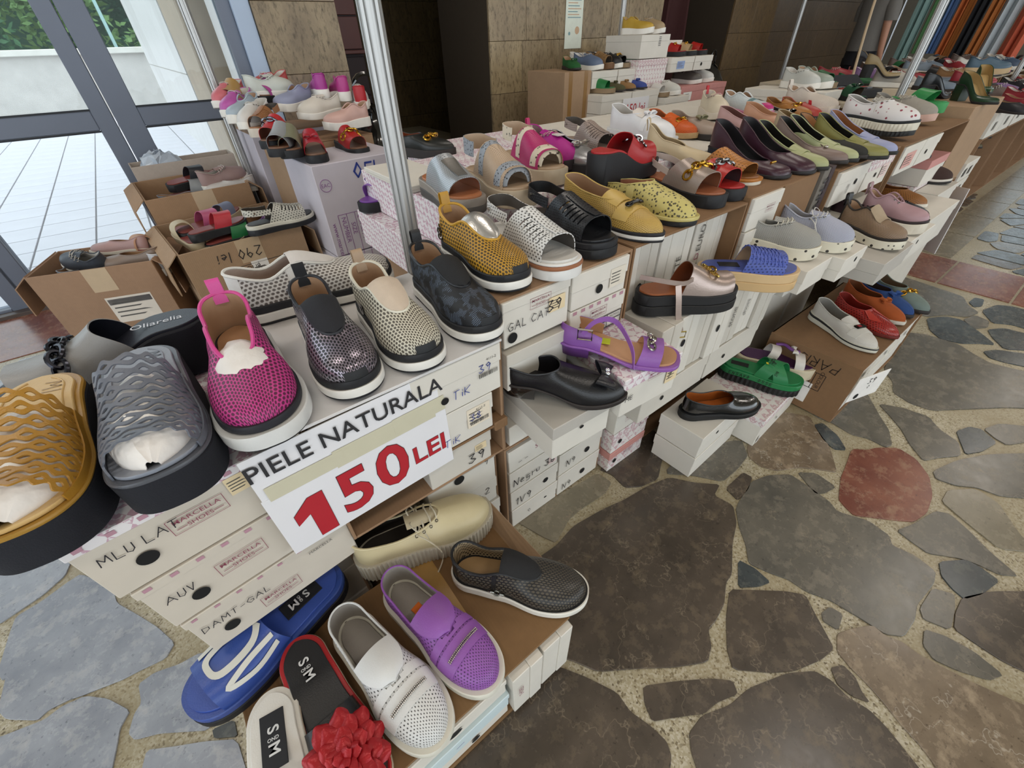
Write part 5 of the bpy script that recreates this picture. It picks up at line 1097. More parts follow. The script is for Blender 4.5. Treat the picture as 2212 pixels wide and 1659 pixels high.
# --- next stall, to the right
o = thing('carton', 'brown carton with SIZE table under the dark green pump', 'carton', (3.0, -.02, .40)); bevbox(0, .62, 0, .30, 0, .425, .003).obj('body', CBL, o, 0); Fs = frame((-.0006, .30, 0), (0, -1, 0), (0, 0, 1)); marks(o, [('grid', .06, .19, .12, .06, 4, 1, BK), ('stick', .05, .06, .12, .11, WHITE)], Fs); mb = MB(); hand(mb, 'SN', Fs @ Matrix.Translation((.12, .33, 0)), .04); mb.obj('handwriting', BK, o, 0)
carton_shelf('brown floor carton of white boxes at the next stall', 3.0, 3.64, -.02, .30, 0, .395, CB)
for j in range(4):
    sbox(['lowest white box with stickers at the next stall corner', 'second white box with stickers at the next stall corner', 'third white box with stickers at the next stall corner', 'top white box with stickers at the next stall corner'][j], 3.66, 3.98, -.03, .28, j * .118, j * .118 + .115, [('stick', .05, .03, .05, .05, mat('#5b5650')), ('stick', .17, .03, .05, .05, mat('#5b5650'))], WB)
sbox('white lid box under the brown suede sneaker', 2.62, 2.98, -.13, -.035, .36, .498, [], WB)
sbox('white box below the brown suede sneaker box', 2.62, 2.98, -.12, -.035, .18, .358, [], WB2)
sbox('white box at floor level below the brown sneaker', 2.62, 2.98, -.12, -.035, 0, .178, [], WB)
sbox('long white box under the tan braided shoe', 2.05, 2.60, -.22, -.035, .33, .498, [], WB)
sbox('long white box two below the tan braided shoe', 2.05, 2.60, -.20, -.035, .0, .328, [], WB2)
carton_shelf('brown carton shelf under the butterfly sneaker', 2.03, 2.97, -.03, .36, .47, .776, CBD)
sbox('white pink-labelled box under the butterfly sneaker', 2.05, 2.30, -.035, .3, .66, .768, [('stick', .05, .02, .12, .06, mat('#d8a49c'))], WB)
sbox('white box right half under the butterfly sneaker', 2.31, 2.54, -.035, .3, .66, .768, [('hole', .08, .05, .01)], WB)
sbox('white box with pink lid standing by the next stall carton', 2.60, 2.90, -.04, .25, .52, .64, [], WB, mat('#c98d88', .6))
sbox('pink-white patterned box by the dark green pump carton', 2.60, 2.95, -.03, .25, .47, .518, [], CKB)
o = thing('price_sign', 'white price card leaning on boxes at the next stall', 'price sign', (3.30, -.045, .05), radians(-38), rot=(radians(-8), 0, radians(-52))); bevbox(0, .004, -.25, 0, 0, .36, .0008).obj('card', PAP, o, 0); mb = MB(); [mb.box(-.0009, -.0003, -.21 + k * .06, -.17 + k * .06, .20, .28) for k in range(3)]; mb.obj('figures', ink('#5a3a3a'), o, 0)
for i in range(5):
    x0 = 4.05 + i * .75
    carton_shelf(['brown stall carton first along the next stall', 'brown stall carton second along the next stall', 'brown stall carton third along the next stall', 'brown stall carton fourth along the next stall', 'brown stall carton fifth along the next stall'][i], x0, x0 + .70, .02, .42, 0, .55, CB, group='stall cartons of the next stall')
    for j in range(2): sbox(['white box left on stall carton %s', 'white box right on stall carton %s'][j] % ['one', 'two', 'three', 'four', 'five'][i], x0 + j * .35, x0 + j * .35 + .34, .02, .42, .552, .70, [('stick', .1, .04, .06, .05, mat('#8a857c'))], WB)
    o = thing('table_board', ['pale display board carrying the first far shoes', 'pale display board carrying the second far shoes', 'pale display board carrying the third far shoes', 'pale display board carrying the fourth far shoes', 'pale display board carrying the fifth far shoes'][i], 'board', (x0 - .01, .43, .0)); bevbox(0, .73, 0, 1.2, .76, .80, .004).obj('top', mat('#b9ad98'), o, 0)
    for a in (.03, .68): bevbox(a, a + .03, .02, 1.15, 0, .76, .003).obj('leg', CB, o, 0)
sbox('white box under the chunky open-toe background sandal', 2.97, 3.28, 1.80, 2.0, .66, .755, [], WB)
sbox('tall white box hidden under the chunky sandal box', 2.97, 3.28, 1.80, 1.97, 0, .658, [], WB2)
sbox('white box under the pale shoes far behind the second line', 2.80, 3.03, .62, 1.1, .80, .865, [], WB)
carton_shelf('brown carton behind the second line near the cash register', 2.78, 3.02, .60, 1.1, 0, .798, CB)
for i in range(2): sbox(['white box under the tan loafer at the back row end', 'white box at the right end of the back row'][i], 1.955 + i * .30, 2.245 + i * .30, .365, 1.24, .58, .815, [], WB)
carton_shelf('brown support carton at the right end of the back row', 1.955, 2.545, .38, 1.23, 0, .578, CB, group='support cartons of the back row')
o = thing('wooden_stick', 'thin pale stick leaning behind the cash register', 'stick', (3.84, .86, .80)); mb = MB(); tube(mb, smoothpath([(0, 0, 0), (.30, .16, .45), (.62, .30, .92)], 4), .009, 8); mb.obj('shaft', mat('#a8957a'), o); mb = MB(); ball(mb, (.62, .30, .92), .012); mb.obj('tip', rubber('#4a3d30'), o)
# ------------------------------------------------------------------ shoes on the near tiers
CREAM = '#d8d3c2'; BS = [('outsole', 0, .14, rubber(BLK), .002), ('midsole', .14, .60, rubber(WHT), .003), ('welt', .60, 1.0, rubber('#1b1c20'), .001)]
# platform mules with wavy laser-cut vamps
def wavy(label, toe, ang, uc, bed, rim, tissue=True):
    L = .278; o = place(label, 'platform_mule', toe, ang, L, 'shoe', 'wavy cut platform mules'); la = Last(L, .112, 'wide', .088, .056, .012, hw=.80, waist=.86)
    sole(o, la, [('platform', 0, .90, suede('#14161f'), .003), ('rim', .90, 1.0, rim, .003)]); insole(o, la, bed, .004, .003, 'footbed')
    mb = MB(); tube(mb, [(t * la.L * .94 + .008, s * (la.w(t) - .014), la.z0(t) + .005) for s, T in ((1, [x for x in la.T if .03 < x < .36]), (-1, [x for x in la.T if .03 < x < .36][::-1])) for t in T], .0011, 4); mb.obj('stitching', bed, o)
    up = Arch(la, .064, .046, lambda k: .40, lambda k: .88); mb = MB()
    for b in range(8):                      # wavy straps joined at their crests
        for sgn in (0, 1):
            G = []
            for i in range(61):
                k = i / 60; tt = .42 + .063 * b + .022 * sgn + .011 * sin(2 * pi * k * 7 + (pi if (b + sgn) % 2 else 0)) - .02 * sin(pi * k)
                G.append([up.pt(tt - .0105, pi * k), up.pt(tt + .0105, pi * k)])
            shell(mb, G, .0022, flip=True)
    for s in (-1, 1):
        shell(mb, [[up.pt(.40 + .05 * i, pi * (.5 - s * .5)), up.pt(.40 + .05 * i, pi * (.5 - s * .455))] for i in range(11)], .002)
    mb.obj('cutout_vamp', [uc, uc], o)
    if tissue: stuff_paper(o, la, None, .34, .96, .044)
    mb = MB(); hand(mb, 'Ml', frame((.03, .008, la.z0(.1) + .0052), (1, 0, 0), (0, 1, 0)), .02); mb.obj('insole_stamp', rim, o)
    return o
wavy('mustard gold wavy cut-out platform mule at the left edge', (-0.669, -0.060, 0.705), -96, leather('#a87a2b', .35), leather('#cfae74'), leather('#a37b30', .35))
wavy('slate grey wavy cut-out platform mule on the left stack', (-0.538, -0.066, 0.705), -92, leather('#656973', .4), leather('#8b909b'), leather('#54575e', .35))
o, la, up = slide('grey leather platform mule with dark chain behind the wavy mules', (-0.730, 0.303, 0.700), 177, leather('#8f8e8d', .38), L=.30, W=.105, bed='#23252f', sole_m=suede('#12131c'), fh=.045, hh=.088, h0=.072, h1=.038, back=(.36, .50), front=(.86, .90), lin_='#1a1c26', name='platform_mule')
chain_on(o, up, .66, metal('#3c3d44', .25), 7, .011, .0034, .24, .80); mb = MB(); text(mb, 'Marella' if 0 else 'Oliarelia', frame((.07, 0, la.z0(.2) + .0052), (-1, 0, 0), (0, -1, 0)), .022); mb.obj('insole_stamp', ink('#d7dbe4'), o, 0)
# row of slip-ons over the price sign
o, la, up = slip_on('bright pink perforated slip-on shoe stuffed with white tissue', (-0.419, -0.056, 0.724), -94, dots('#c23a86', '#57143c', .0092, .37), leather('#d0458f'), L=.298, W=.112, fh=.040, hh=.046, loop=leather('#cf4a93'), tissue=True, thr=.64, layers=[('outsole', 0, .10, rubber(BLK), .006), ('midsole', .10, .70, rubber('#d6d6d4'), .008), ('welt', .70, 1.0, rubber('#202128'), .002)])
o, la, up = slip_on('metallic silver-black mesh slip-on shoe with black elastic', (-0.286, -0.038, 0.722), -94, dots('#c9c6cc', '#131318', .0092, .37, .26, .8, '#9a8f9c'), leather('#1d1f26'), fabric('#1b1c22'), L=.272, W=.102, layers=BS, bumper=rubber('#17181b'), loop=fabric('#15161a'), counter=leather('#1c1d23'))
o, la, up = slip_on('cream perforated slip-on shoe with beige elastic above NATURALA', (-0.171, -0.043, 0.722), -92, dots('#d3cdbb', '#575045', .0092, .37), leather(CREAM), fabric('#cbb9a6'), L=.268, W=.102, layers=BS, bumper=rubber('#1b1d20'), loop=leather('#a98f74'), counter=leather('#d4cfbe'))
mb = MB(); disc(mb, frame(up.around(.08, pi * .06, .003), (1, 0, 0), (0, 0, 1)), .011); ball(mb, up.around(.08, pi * .06, .001), .009, .003, .009); mb.obj('badge', metal('#6d6c70'), o)
o, la, up = slip_on('black lace-patterned slip-on shoe beside the GAL CAT box', (-0.043, -0.040, 0.722), -93, lacework(), leather('#1b1e24', .3), fabric('#17181b'), L=.285, W=.102, layers=BS, loop=leather('#1a1c20'), counter=leather('#32373f', .3), bumper=rubber('#15171b'))
o, la, up = slip_on('white perforated slip-on shoe lying sideways behind the others', (-0.067, 0.323, 0.722), -3, dots('#d8d4cf', '#665e58', .0090, .34), leather('#e0ded8'), fabric('#d5d0cc'), lin_='#b3a297', L=.315, W=.106, layers=BS, thr=.64, counter=leather('#e3e1dd'), bumper=rubber('#23252a'))
up.patch(o, leather('#dedcd8'), .30, .40, 0, 1, .0016, 'side_panel', side=-1); mb = MB(); chain(o, [up.around(.10, pi * .10, .002), up.around(.13, pi * .08, .002)], [V3((0, -1, .3))] * 2, metal('#77757a'), .006, .0018, 'badge', 3)
o, la, up = slip_on('mustard yellow perforated slip-on shoe with silver elastic', (0.058, -0.001, 0.774), -91, dots('#bb8a26', '#453310', .0092, .37), leather('#bd8f2c'), shiny('#cfcdc9', .25), L=.270, W=.100, layers=BS, bumper=rubber('#15161a'), loop=leather('#b4862a'), counter=leather('#bd8f2c'))
chain(o, [up.around(.03, pi * .06, .002), up.around(.03, pi * .2, .003)], [V3((0, -1, .2))] * 2, metal('#8d8a86'), .005, .0016, 'heel_chain', 4)
# slit sandals
def slit_sandal(label, toe, ang, um, hole, lin_, layers, L=.272, W=.102, z=None, group='slit sandals', bed=None, thr=.60):
    o = place(label, 'slit_sandal', toe, ang, L, 'shoe', group, z); la = Last(L, W, 'wide', .040, .034, .006, hw=.74, res=60)
    sole(o, la, layers); insole(o, la, bed or leather(lin_), .004, .003, 'footbed')
    dkl = leather('#4a443e' if lin_ != '#1b1c20' else '#101012'); bk = lambda k: lerp(.30, .46, sin(pi * k) ** .8); fr = lambda k: lerp(.84, .85, sin(pi * k))
    up = Arch(la, .080, .048, bk, fr, 27, 40)
    up.build(o, um, dkl, keep=lambda i, j: not (j % 3 == 1 and 4 < j < 23 and (8 <= i < 17 or 23 <= i < 32)))
    up.band(o, um, .50, .84, .44, .56, .0022, .0015, 'centre_strip')
    u2 = Upper(la, thr, .066, .056, .066, .04, nr=14, keep=lambda t, r, s, i: t < .36 and r > .50); u2.build(o, um, dkl, 'heel_strap')
    mb = MB(); p = u2.top[int(len(u2.top) * .62)]; tube(mb, [p + V3((0, 0, -.012)), p + V3((0, -.006, -.012))], .004, 6); mb.obj('strap_stud', metal('#b9b6b0'), o)
    return o, la, up
slit_sandal('white perforated slit sandal on a white and tan sole', (0.167, -0.021, 0.774), -92, dots('#d6d5d2', '#45423e', .0085, .22), '#333', '#d2cfca', [('outsole', 0, .62, rubber('#dfdedb'), .003), ('welt', .62, .85, rubber('#9a6444'), .004), ('rim', .85, 1, rubber('#e2e0dc'), .002)])
slit_sandal('black perforated slit sandal on a black sole', (0.299, 0.001, 0.774), -93, dots('#1f2126', '#050506', .0075, .22, .35), '#000', '#1b1c20', [('outsole', 0, .6, rubber('#131417'), .003), ('welt', .6, 1, rubber('#1c1d21'), .002)])
o, la, up = loafer('yellow perforated moccasin with dark bar on white-striped sole', (0.452, -0.022, 0.774), -92, dots('#c3a054', '#6f5424', .0058, .22), L=.33, W=.098, lin_='#9b7a5e', thr=.60, toe_shape='almond', strap=leather('#c4a255'), tabm=leather('#c6a558'), fh=.022, hh=.030, layers=[('outsole', 0, .25, rubber(BLK), .002), ('midsole', .25, .62, rubber(WHT), .002), ('welt', .62, 1, rubber('#1d1c20'), .002)], trim=leather('#c8a85e'), name='moccasin', hz=.064, qz=.046, tz=.050)
mb = MB(); p, n = up.top_at(.715 * la.L, 0); tube(mb, [p + V3((0, -.022, .004)), p + V3((0, -.010, .008)), p + V3((0, .010, .008)), p + V3((0, .022, .004))], .0045, 8); torus(mb, frame(p + V3((0, -.018, .006)), (1, 0, 0), (0, 1, .3)), .008, .002); torus(mb, frame(p + V3((0, .018, .006)), (1, 0, 0), (0, 1, -.3)), .008, .002); mb.obj('bar_ornament', metal('#4a4846', .3), o)
o, la, up = loafer('pale yellow cut-out mule with low strap beside the moccasin', (0.600, -0.007, 0.774), -92, spots('#c3b56e', '#4a432e', 120, .31), L=.295, W=.096, lin_='#a9765a', thr=.50, toe_shape='round', fh=.022, hh=.026, layers=[('outsole', 0, .6, rubber('#1b1a1c'), .002), ('welt', .6, 1, leather('#cbbd78'), .004)], trim=leather('#cbbd78'), name='cutout_mule', hz=.030, qz=.040, tz=.056)
up.band(o, leather('#cec07c'), .34, .42, .04, .30, .002, .0015, 'side_strap'); up.band(o, leather('#cec07c'), .34, .42, .70, .96, .002, .0015, 'side_strap')
CHG = metal('#c79a3c', .2); CHS = metal('#8d8a8a', .2)
o, la, up = slide('rose gold woven slingback mule with gold chain and buckle', (0.779, 0.027, 0.774), -97, dots('#a8988e', '#6f625a', .004, .24, .35, .35), L=.285, W=.100, bed='#a06040', sole_m=rubber(BLK), fh=.034, hh=.038, h0=.078, h1=.052, back=(.34, .50), front=(.80, .84), lin_='#8c5a40', group='chain mules', name='slingback_mule')
chain_on(o, up, .66, CHG, 6, .010, .0034, .22, .70); mb = MB(); strap_path(mb, smoothpath([up.pt(.40, pi * .10), V3((.05, -.036, la.z0(0) + .045)), V3((.004, 0, la.z0(0) + .052)), V3((.05, .036, la.z0(0) + .045)), up.pt(.40, pi * .90)], 5), .008); mb.obj('heel_strap', [leather('#b9aaa0')] * 2, o)
mb = MB(); M = frame((.045, -.037, la.z0(0) + .046), (1, 0, 0), (0, 0, 1)); P = [M @ V3(p) for p in ((-.012, -.011, -.003), (.012, -.011, -.003), (.012, .011, -.003), (-.012, .011, -.003))]; tube(mb, P, .0022, 6, True); tube(mb, [(P[0] + P[3]) / 2, (P[1] + P[2]) / 2], .0015); mb.obj('buckle', metal('#b7b0a8'), o)
o, la, up = slide('red leather peep-toe mule with grey chain on the front tier', (0.879, 0.027, 0.774), -98, leather('#b3231f', .35), L=.265, W=.096, bed='#b02420', sole_m=rubber(BLK), fh=.032, hh=.036, h0=.074, h1=.048, back=(.42, .56), front=(.82, .84), lin_='#3b2a2c', group='chain mules', name='peep_toe_mule')
chain_on(o, up, .66, CHS, 6, .010, .0034, .25, .75)
o, la, up = slide('tan slit peep-toe mule on a white sole behind the red mule', (1.034, 0.063, 0.774), -97, dots('#b0702a', '#3b2410', .012, .16, .45, 0, None, False), L=.27, W=.094, bed='#8a5a30', fh=.026, hh=.030, h0=.074, h1=.040, back=(.30, .46), front=(.86, .88), lin_='#8a5a30', layers=[('outsole', 0, .7, rubber('#d8d2c2'), .002), ('welt', .7, 1, leather('#b0702a'), .004)], name='peep_toe_mule')
# ------------------------------------------------------------------ low front carton
ZT = .247
o, la, up = sneaker('cream lace-up sneaker with thick ribbed sole on the low carton', (-0.097, -0.061, 0.247), -13, leather('#cdbf98', .38), L=.31, W=.108, lin_='#26211c', layers=[('outsole', 0, 1, rubber('#b9b2a2'), .004)], lace=fabric('#c9c0ab'), tong=leather('#b8ab8e'), fh=.046, hh=.056, rib=.004, pitch=.009, hang=-1, thr=.62, loop=leather('#c9bb95'))
o, la, up = slip_on('black mesh slip-on shoe with white sole on the low carton', (-0.054, -0.342, 0.247), -50, dots('#1a191a', '#4f483d', .0092, .37, .35), leather('#171718'), fabric('#18181a'), lin_=dots('#b3a184', '#2a241c', .0078, .30), L=.285, W=.104, fh=.022, hh=.028, layers=[('outsole', 0, .12, rubber(BLK), .002), ('midsole', .12, .95, rubber('#e4e1d8'), .004), ('welt', .95, 1, rubber('#1b1b1c'), .001)], thr=.66, ins='#b09066', counter=leather('#191919'))
up.patch(o, leather('#161617'), .30, .38, 0, 1, .0016, 'side_panel', side=-1); chain(o, [up.around(.095, pi * .03, .002), up.around(.115, pi * .03, .002)], [V3((0, -1, .2))] * 2, metal('#8a8880'), .005, .0017, 'badge', 3)
def court_loafer(label, toe, ang, c, hole, pricetag=None):
    o, la, up = loafer(label, toe, ang, dots(c, hole, .0085, .20, .42), L=.285, W=.102, lin_='#9b958e', fh=.024, hh=.030, thr=.62, toe_shape='round', strap=leather(c), layers=[('sole', 0, 1, rubber('#dcd9cc'), .005)], trim=leather(c), hz=.058, qz=.046, tz=.052, toeh=.032, tabm=None)
    up.gore(o, leather(c), .62, .014, 'tongue', .004, 1.0); up.band(o, leather(c), .60, .655, .10, .90, .002, .0016, 'vamp_band')
    mb = MB()
    for i in range(26):
        a = pi * lerp(.26, .74, i / 25)
        for d in (-.0018, .0018): ball(mb, up.around(.735 * la.L + d, a, .0045), .0019, n=6, m=4)
    mb.obj('rhinestone_bar', metal('#c9c6c2', .12), o)
    mb = MB(); text(mb, 'BRAVO', frame((.115, .0, la.z0(.4) + .0042), (1, 0, 0), (0, 1, 0)), .014); text(mb, 'SHOES', frame((.115, -.016, la.z0(.4) + .0042), (1, 0, 0), (0, 1, 0)), .010); mb.obj('insole_stamp', ink('#b8836c'), o, 0)
    if pricetag: bevbox(.075, .105, -.012, .008, la.z0(.3) + .004, la.z0(.3) + .006, .0005).obj('price_sticker', ink('#e0701c'), o, 0)
    return o
court_loafer('lilac perforated loafer with rhinestone bar and orange sticker', (-0.291, -0.352, 0.247), -76, '#8e55a6', '#3d1f4d', True)
court_loafer('white perforated loafer with rhinestone bar on the low carton', (-0.406, -0.361, 0.247), -78, '#d9dad9', '#3c3a3a')
# blue slide
BLUE = '#35509c'; o, la, up = slide('royal blue slide with white LOVE lettering on the low carton', (-0.726, -0.062, 0.250), -164, leather(BLUE, .35), L=.30, W=.118, bed=leather('#3a55a8', .4), sole_m=rubber('#12131a'), fh=.036, hh=.044, h0=.058, h1=.044, back=(.44, .50), front=(.88, .88), lin_=BLUE, layers=[('outsole', 0, .55, rubber('#12131a'), .004), ('padded_rim', .55, 1, leather(BLUE, .35), .003)])
mb = MB(); WL = ink('#d7d6cd')
def stroke(P, w):
    Q = smoothpath(P, 6); G = []
    for i, (t, k) in enumerate([(q.x, q.y) for q in Q]):
        a, b = Q[max(i - 1, 0)], Q[min(i + 1, len(Q) - 1)]; d = V3((b.x - a.x, (b.y - a.y) * .45, 0)).normalized(); G.append([up.pt(t - d.y * w, pi * (k + d.x * w * 2.2), .0016), up.pt(t + d.y * w, pi * (k - d.x * w * 2.2), .0016)])
    shell(mb, G, .0006)
stroke([(.50, .30, 0), (.62, .30, 0), (.83, .30, 0)], .018); stroke([(.52, .46, 0), (.60, .40, 0), (.78, .40, 0), (.82, .50, 0), (.78, .60, 0), (.60, .60, 0), (.52, .50, 0)], .016); stroke([(.50, .72, 0), (.66, .70, 0), (.80, .78, 0), (.66, .86, 0), (.50, .84, 0)], .015); stroke([(.47, .14, 0), (.52, .22, 0), (.46, .26, 0)], .018)
mb.obj('white_lettering', [WL, WL], o); bevbox(.045, .120, -.018, .018, la.z0(.2) + .004, la.z0(.2) + .0062, .0005).obj('brand_patch', ink('#0f1118'), o, 0)
def snm(o, la, t, s=.02):
    M = frame((t * la.L, 0, la.z0(t) + .0072), (1, 0, 0), (0, 1, 0)); mb = MB(); text(mb, 'S', M @ Matrix.Translation((-s * .75, 0, 0)), s * 1.3, .02); text(mb, 'M', M @ Matrix.Translation((s * .75, 0, 0)), s * 1.3, .02); text(mb, 'OND', M @ Matrix.Rotation(pi / 2, 4, 'Z'), s * .4, .02); mb.obj('brand_lettering', ink('#d9dadb'), o, 0)
snm(o, la, .28, .018)
# rose mule and white mule at the bottom edge
o, la, up = slide('red mule with black footbed and large red rose', (-.530, -.356, .247), -86, None, L=.285, W=.098, bed=leather('#17171b'), fh=.018, hh=.050, toe_shape='square', name='rose_mule', heel=1, heelmat=leather('#9c1f24'), layers=[('sole', 0, .5, leather('#b8a68e'), .003), ('rim', .5, 1, leather('#b5181f'), .002)], h0=.055, h1=.045, back=(.50, .56), front=(.95, .95))
snm(o, la, .22, .018); up.build(o, leather('#17171b'), leather('#101014'), 'vamp_lining'); PM = mat('#a5161f', .35, .25, .15, 30, .3, 200)
G = [[V3(((j / 6 - .5) * .040, (i / 6 - .5) * .044, .010 * (1 - (2 * j / 6 - 1) ** 2) * (i / 6) + .004 * sin(i / 6 * pi))) * (1 if 1 else 1) for j in range(7)] for i in range(7)]
for i in range(7):
    for j in range(7): k = i / 6; G[i][j].x *= sqrt(max(.05, 1 - (k - .35) ** 2 * 1.9))
pmb = MB(); shell(pmb, G, .0012, flip=True); pme = pmb.mesh('petal', [PM, PM], 60); vo = up.o; c, n = up.top_at(.80 * la.L, 0)
for ring, (cnt, rad, sc) in enumerate(((11, .044, .86), (9, .033, .80), (7, .022, .72), (5, .012, .60), (3, .004, .5))):
    for i in range(cnt):
        a = 2 * pi * i / cnt + ring * .5; q = up.around(c.x + cos(a) * rad * 1.15, pi * (.5 + sin(a) * rad * 7.5), .003 + ring * .0028)
        nn = V3((.25 * cos(a), .55 * sin(a) * (rad / .05), 1)).normalized(); d = V3((cos(a), sin(a), 0)); d = (d - nn * d.dot(nn)).normalized() + nn * (.10 + .16 * ring); M = frame(q, V3((sin(a), -cos(a), 0)), d)
        p = link('petal', pme, vo); p.matrix_local = M @ Matrix.Diagonal((sc, sc, sc, 1))
o, la, up = slide('white leather mule with black brand patch at the bottom edge', (-.650, -.408, .247), -99, leather('#d8d4cd'), L=.285, W=.100, bed=leather('#dedbd5'), fh=.018, hh=.050, toe_shape='square', name='heeled_mule', heel=1, heelmat=leather('#a69482'), layers=[('sole', 0, .5, leather('#b5a491'), .003), ('rim', .5, 1, leather('#e0ddd6'), .002)], back=(.52, .56), front=(.9, .9))
bevbox(.035, .115, -.018, .018, la.z0(.2) + .003, la.z0(.2) + .0062, .0005).obj('brand_patch', ink('#15161d'), o, 0); snm(o, la, .26, .018)
# ------------------------------------------------------------------ middle shelf and floor tier
o, la, up = loafer('black slingback shoe with bow and crystals on a white box', (0.207, -0.171, 0.538), -46, leather('#17171a', .3), L=.27, W=.092, lin_='#1a191c', thr=.46, toe_shape='almond', fh=.012, hh=.040, heel=1, heelmat=patent('#16161a'), name='slingback_pump', hz=.046, qz=.034, tz=.056, trim=leather('#19191d', .3))
p, n = up.top_at(.80 * la.L); bow(o, p, n, leather('#191b22', .3), .040, .044); mb = MB(); [ball(mb, p + n * .013 + V3((.004, y, 0)), .006, n=8, m=5) for y in (-.006, .006)]; mb.obj('crystals', metal('#d5d8dd', .08), o)
PUR = '#8d5aa6'; o, la, up = slide('purple leather sandal with silver horsebit on the checked box', (0.337, -0.197, 0.590), -52, leather(PUR), L=.265, W=.090, bed=leather('#b98b66'), fh=.010, hh=.034, toe_shape='square', heel=1, heelmat=leather('#6d3f83'), layers=[('sole', 0, 1, leather(PUR), .003)], h0=.046, h1=.036, back=(.66, .70), front=(.84, .86), lin_='#b98b66', name='strap_sandal')
chain_on(o, up, .76, metal('#a7a29a'), 3, .009, .0028, .34, .66, 'horsebit'); mb = MB(); z = la.z0(0)
u2 = Upper(la, .9, .044, .030, .03, .03, keep=lambda t, r, s, i: t < .36); u2.build(o, leather(PUR), leather('#b98b66'), 'heel_counter'); strap_path(mb, smoothpath([(.055, -.037, z + .034), (.08, -.018, z + .058), (.12, .006, z + .048), (.16, -.03, z + .010), (.17, -.052, z - .03)], 5), .006); mb.obj('ankle_strap', [leather(PUR)] * 2, o)
mb = MB(); P = [V3((.045, -.040, z + .024)), V3((.075, -.040, z + .024)), V3((.075, -.040, z + .048)), V3((.045, -.040, z + .048))]; tube(mb, P, .0026, 6, True); mb.obj('buckle', metal('#b3ada5'), o); bevbox(.085, .115, -.012, .010, la.z0(.35) + .005, la.z0(.35) + .007, .0005).obj('price_sticker', ink('#b9c21c'), o, 0)
o, la, up = slide('black platform sandal with rose gold vamp and hanging buckle strap', (0.675, -0.120, 0.588), -30, shiny('#b09f97', .35), L=.265, W=.098, bed=leather('#9c5a34'), fh=.050, hh=.056, h0=.085, h1=.036, back=(.38, .48), front=(.90, .92), lin_='#7a3f22', name='platform_sandal', layers=[('outsole', 0, .5, rubber('#141415'), .004), ('platform', .5, 1, rubber('#19191b'), .002)])
mb = MB(); z = la.z0(0); strap_path(mb, smoothpath([up.pt(.46, pi * .16), V3((.09, -.045, z + .035)), V3((.03, -.035, z + .045)), V3((-.01, -.02, z + .05))], 4), .006); strap_path(mb, smoothpath([V3((.08, -.048, z + .032)), V3((.085, -.056, z)), V3((.095, -.060, z - .05)), V3((.11, -.062, z - .095))], 5), .0075, up=[(1, 0, 0)] * 16); mb.obj('ankle_strap', [shiny('#b7a59c', .4)] * 2, o)
mb = MB(); P = [V3((.095, -.063, z - .095)), V3((.125, -.063, z - .095)), V3((.125, -.063, z - .112)), V3((.095, -.063, z - .112))]; tube(mb, P, .002, 6, True); mb.obj('buckle', metal('#b9a45a'), o); chain(o, [up.around(.70 * la.L, pi * .36, .002), up.around(.70 * la.L, pi * .64, .002)], [V3((0, -.3, 1)), V3((0, .3, 1))], metal('#c9ab62'), .011, .003, 'link_ornament', 3)
BW = '#4a5aa8'; o, la, up = slide('blue woven-vamp slide on a thick cream sole', (0.895, -0.179, 0.588), -45, dots(BW, '#1e2757', .010, .20, .4), L=.262, W=.100, bed=leather('#46569f'), fh=.050, hh=.052, h0=.062, h1=.046, back=(.40, .46), front=(.80, .82), lin_='#a88a6a', layers=[('outsole', 0, .5, rubber('#c9a878'), .004), ('midsole', .5, 1, rubber('#d0b184'), .003)], name='woven_slide')
mb = MB()
for i in range(9):
    for s in (1, -1):
        G = [];
        for k in range(21):
            a = lerp(.12, .88, k / 20); t = .46 + i * .036 + s * .03 * (a - .5) * 4 * .5; G.append([up.pt(t - .006, pi * a, .0015 + .0012 * sin(k * 2.2 + i)), up.pt(t + .006, pi * a, .0015 + .0012 * sin(k * 2.2 + i))])
        shell(mb, G, .0012, flip=True)
mb.obj('woven_strips', [leather(BW)] * 2, o); bevbox(.05, .105, -.014, .014, la.z0(.3) + .004, la.z0(.3) + .006, .0005).obj('brand_patch', ink('#14151c'), o, 0)
PRS = spots('#d9d3c0', '#2b2722', 55, .22)
o, la, up = sneaker('light grey knit lace sneaker on a printed cream sole', (1.061, -0.164, 0.614), -68, dots('#9d9b94', '#6f6d68', .005, .22, .7), L=.225, W=.084, lin_='#8f8d88', layers=[('outsole', 0, 1, PRS, .003)], lace=fabric('#c8c3b4'), loop=fabric('#77756f'), fh=.036, hh=.044, bowtie=False)
o, la, up = sneaker('pale lavender knit lace sneaker beside the light grey one', (1.186, -0.208, 0.614), -80, dots('#a9abb9', '#777a8c', .005, .20, .7), L=.222, W=.084, lin_='#a3a1a3', layers=[('outsole', 0, 1, PRS, .003)], lace=fabric('#c8c6c0'), loop=fabric('#8e8d92'), fh=.032, hh=.040, hang=-1)
o, la, up = slip_on('taupe mesh slip-on shoe with black heel on a printed sole', (1.445, -0.282, 0.570), -108, dots('#937a62', '#4d3e31', .0055, .26), leather('#2a2420'), None, L=.235, W=.084, layers=[('outsole', 0, .75, PRS, .003), ('welt', .75, 1, rubber('#201a18'), .002)], counter=leather('#1d1a19'), loop=leather('#1b1918'), fh=.036, hh=.042, thr=.60); tab(o, up, fabric('#a7957d'), rise=.03)
o, la, up = slip_on('dusty pink slip-on shoe on a white platform sole', (1.673, -0.280, 0.570), -92, leather('#a8868b'), leather('#a5838a'), None, L=.215, W=.080, layers=[('outsole', 0, .8, rubber('#d8d0c0'), .004), ('welt', .8, 1, rubber('#2a1c1e'), .002)], loop=leather('#a8868b'), fh=.044, hh=.05, thr=.56); laces(o, up, fabric('#8f6f76'), (.8, .92), .0014, False)
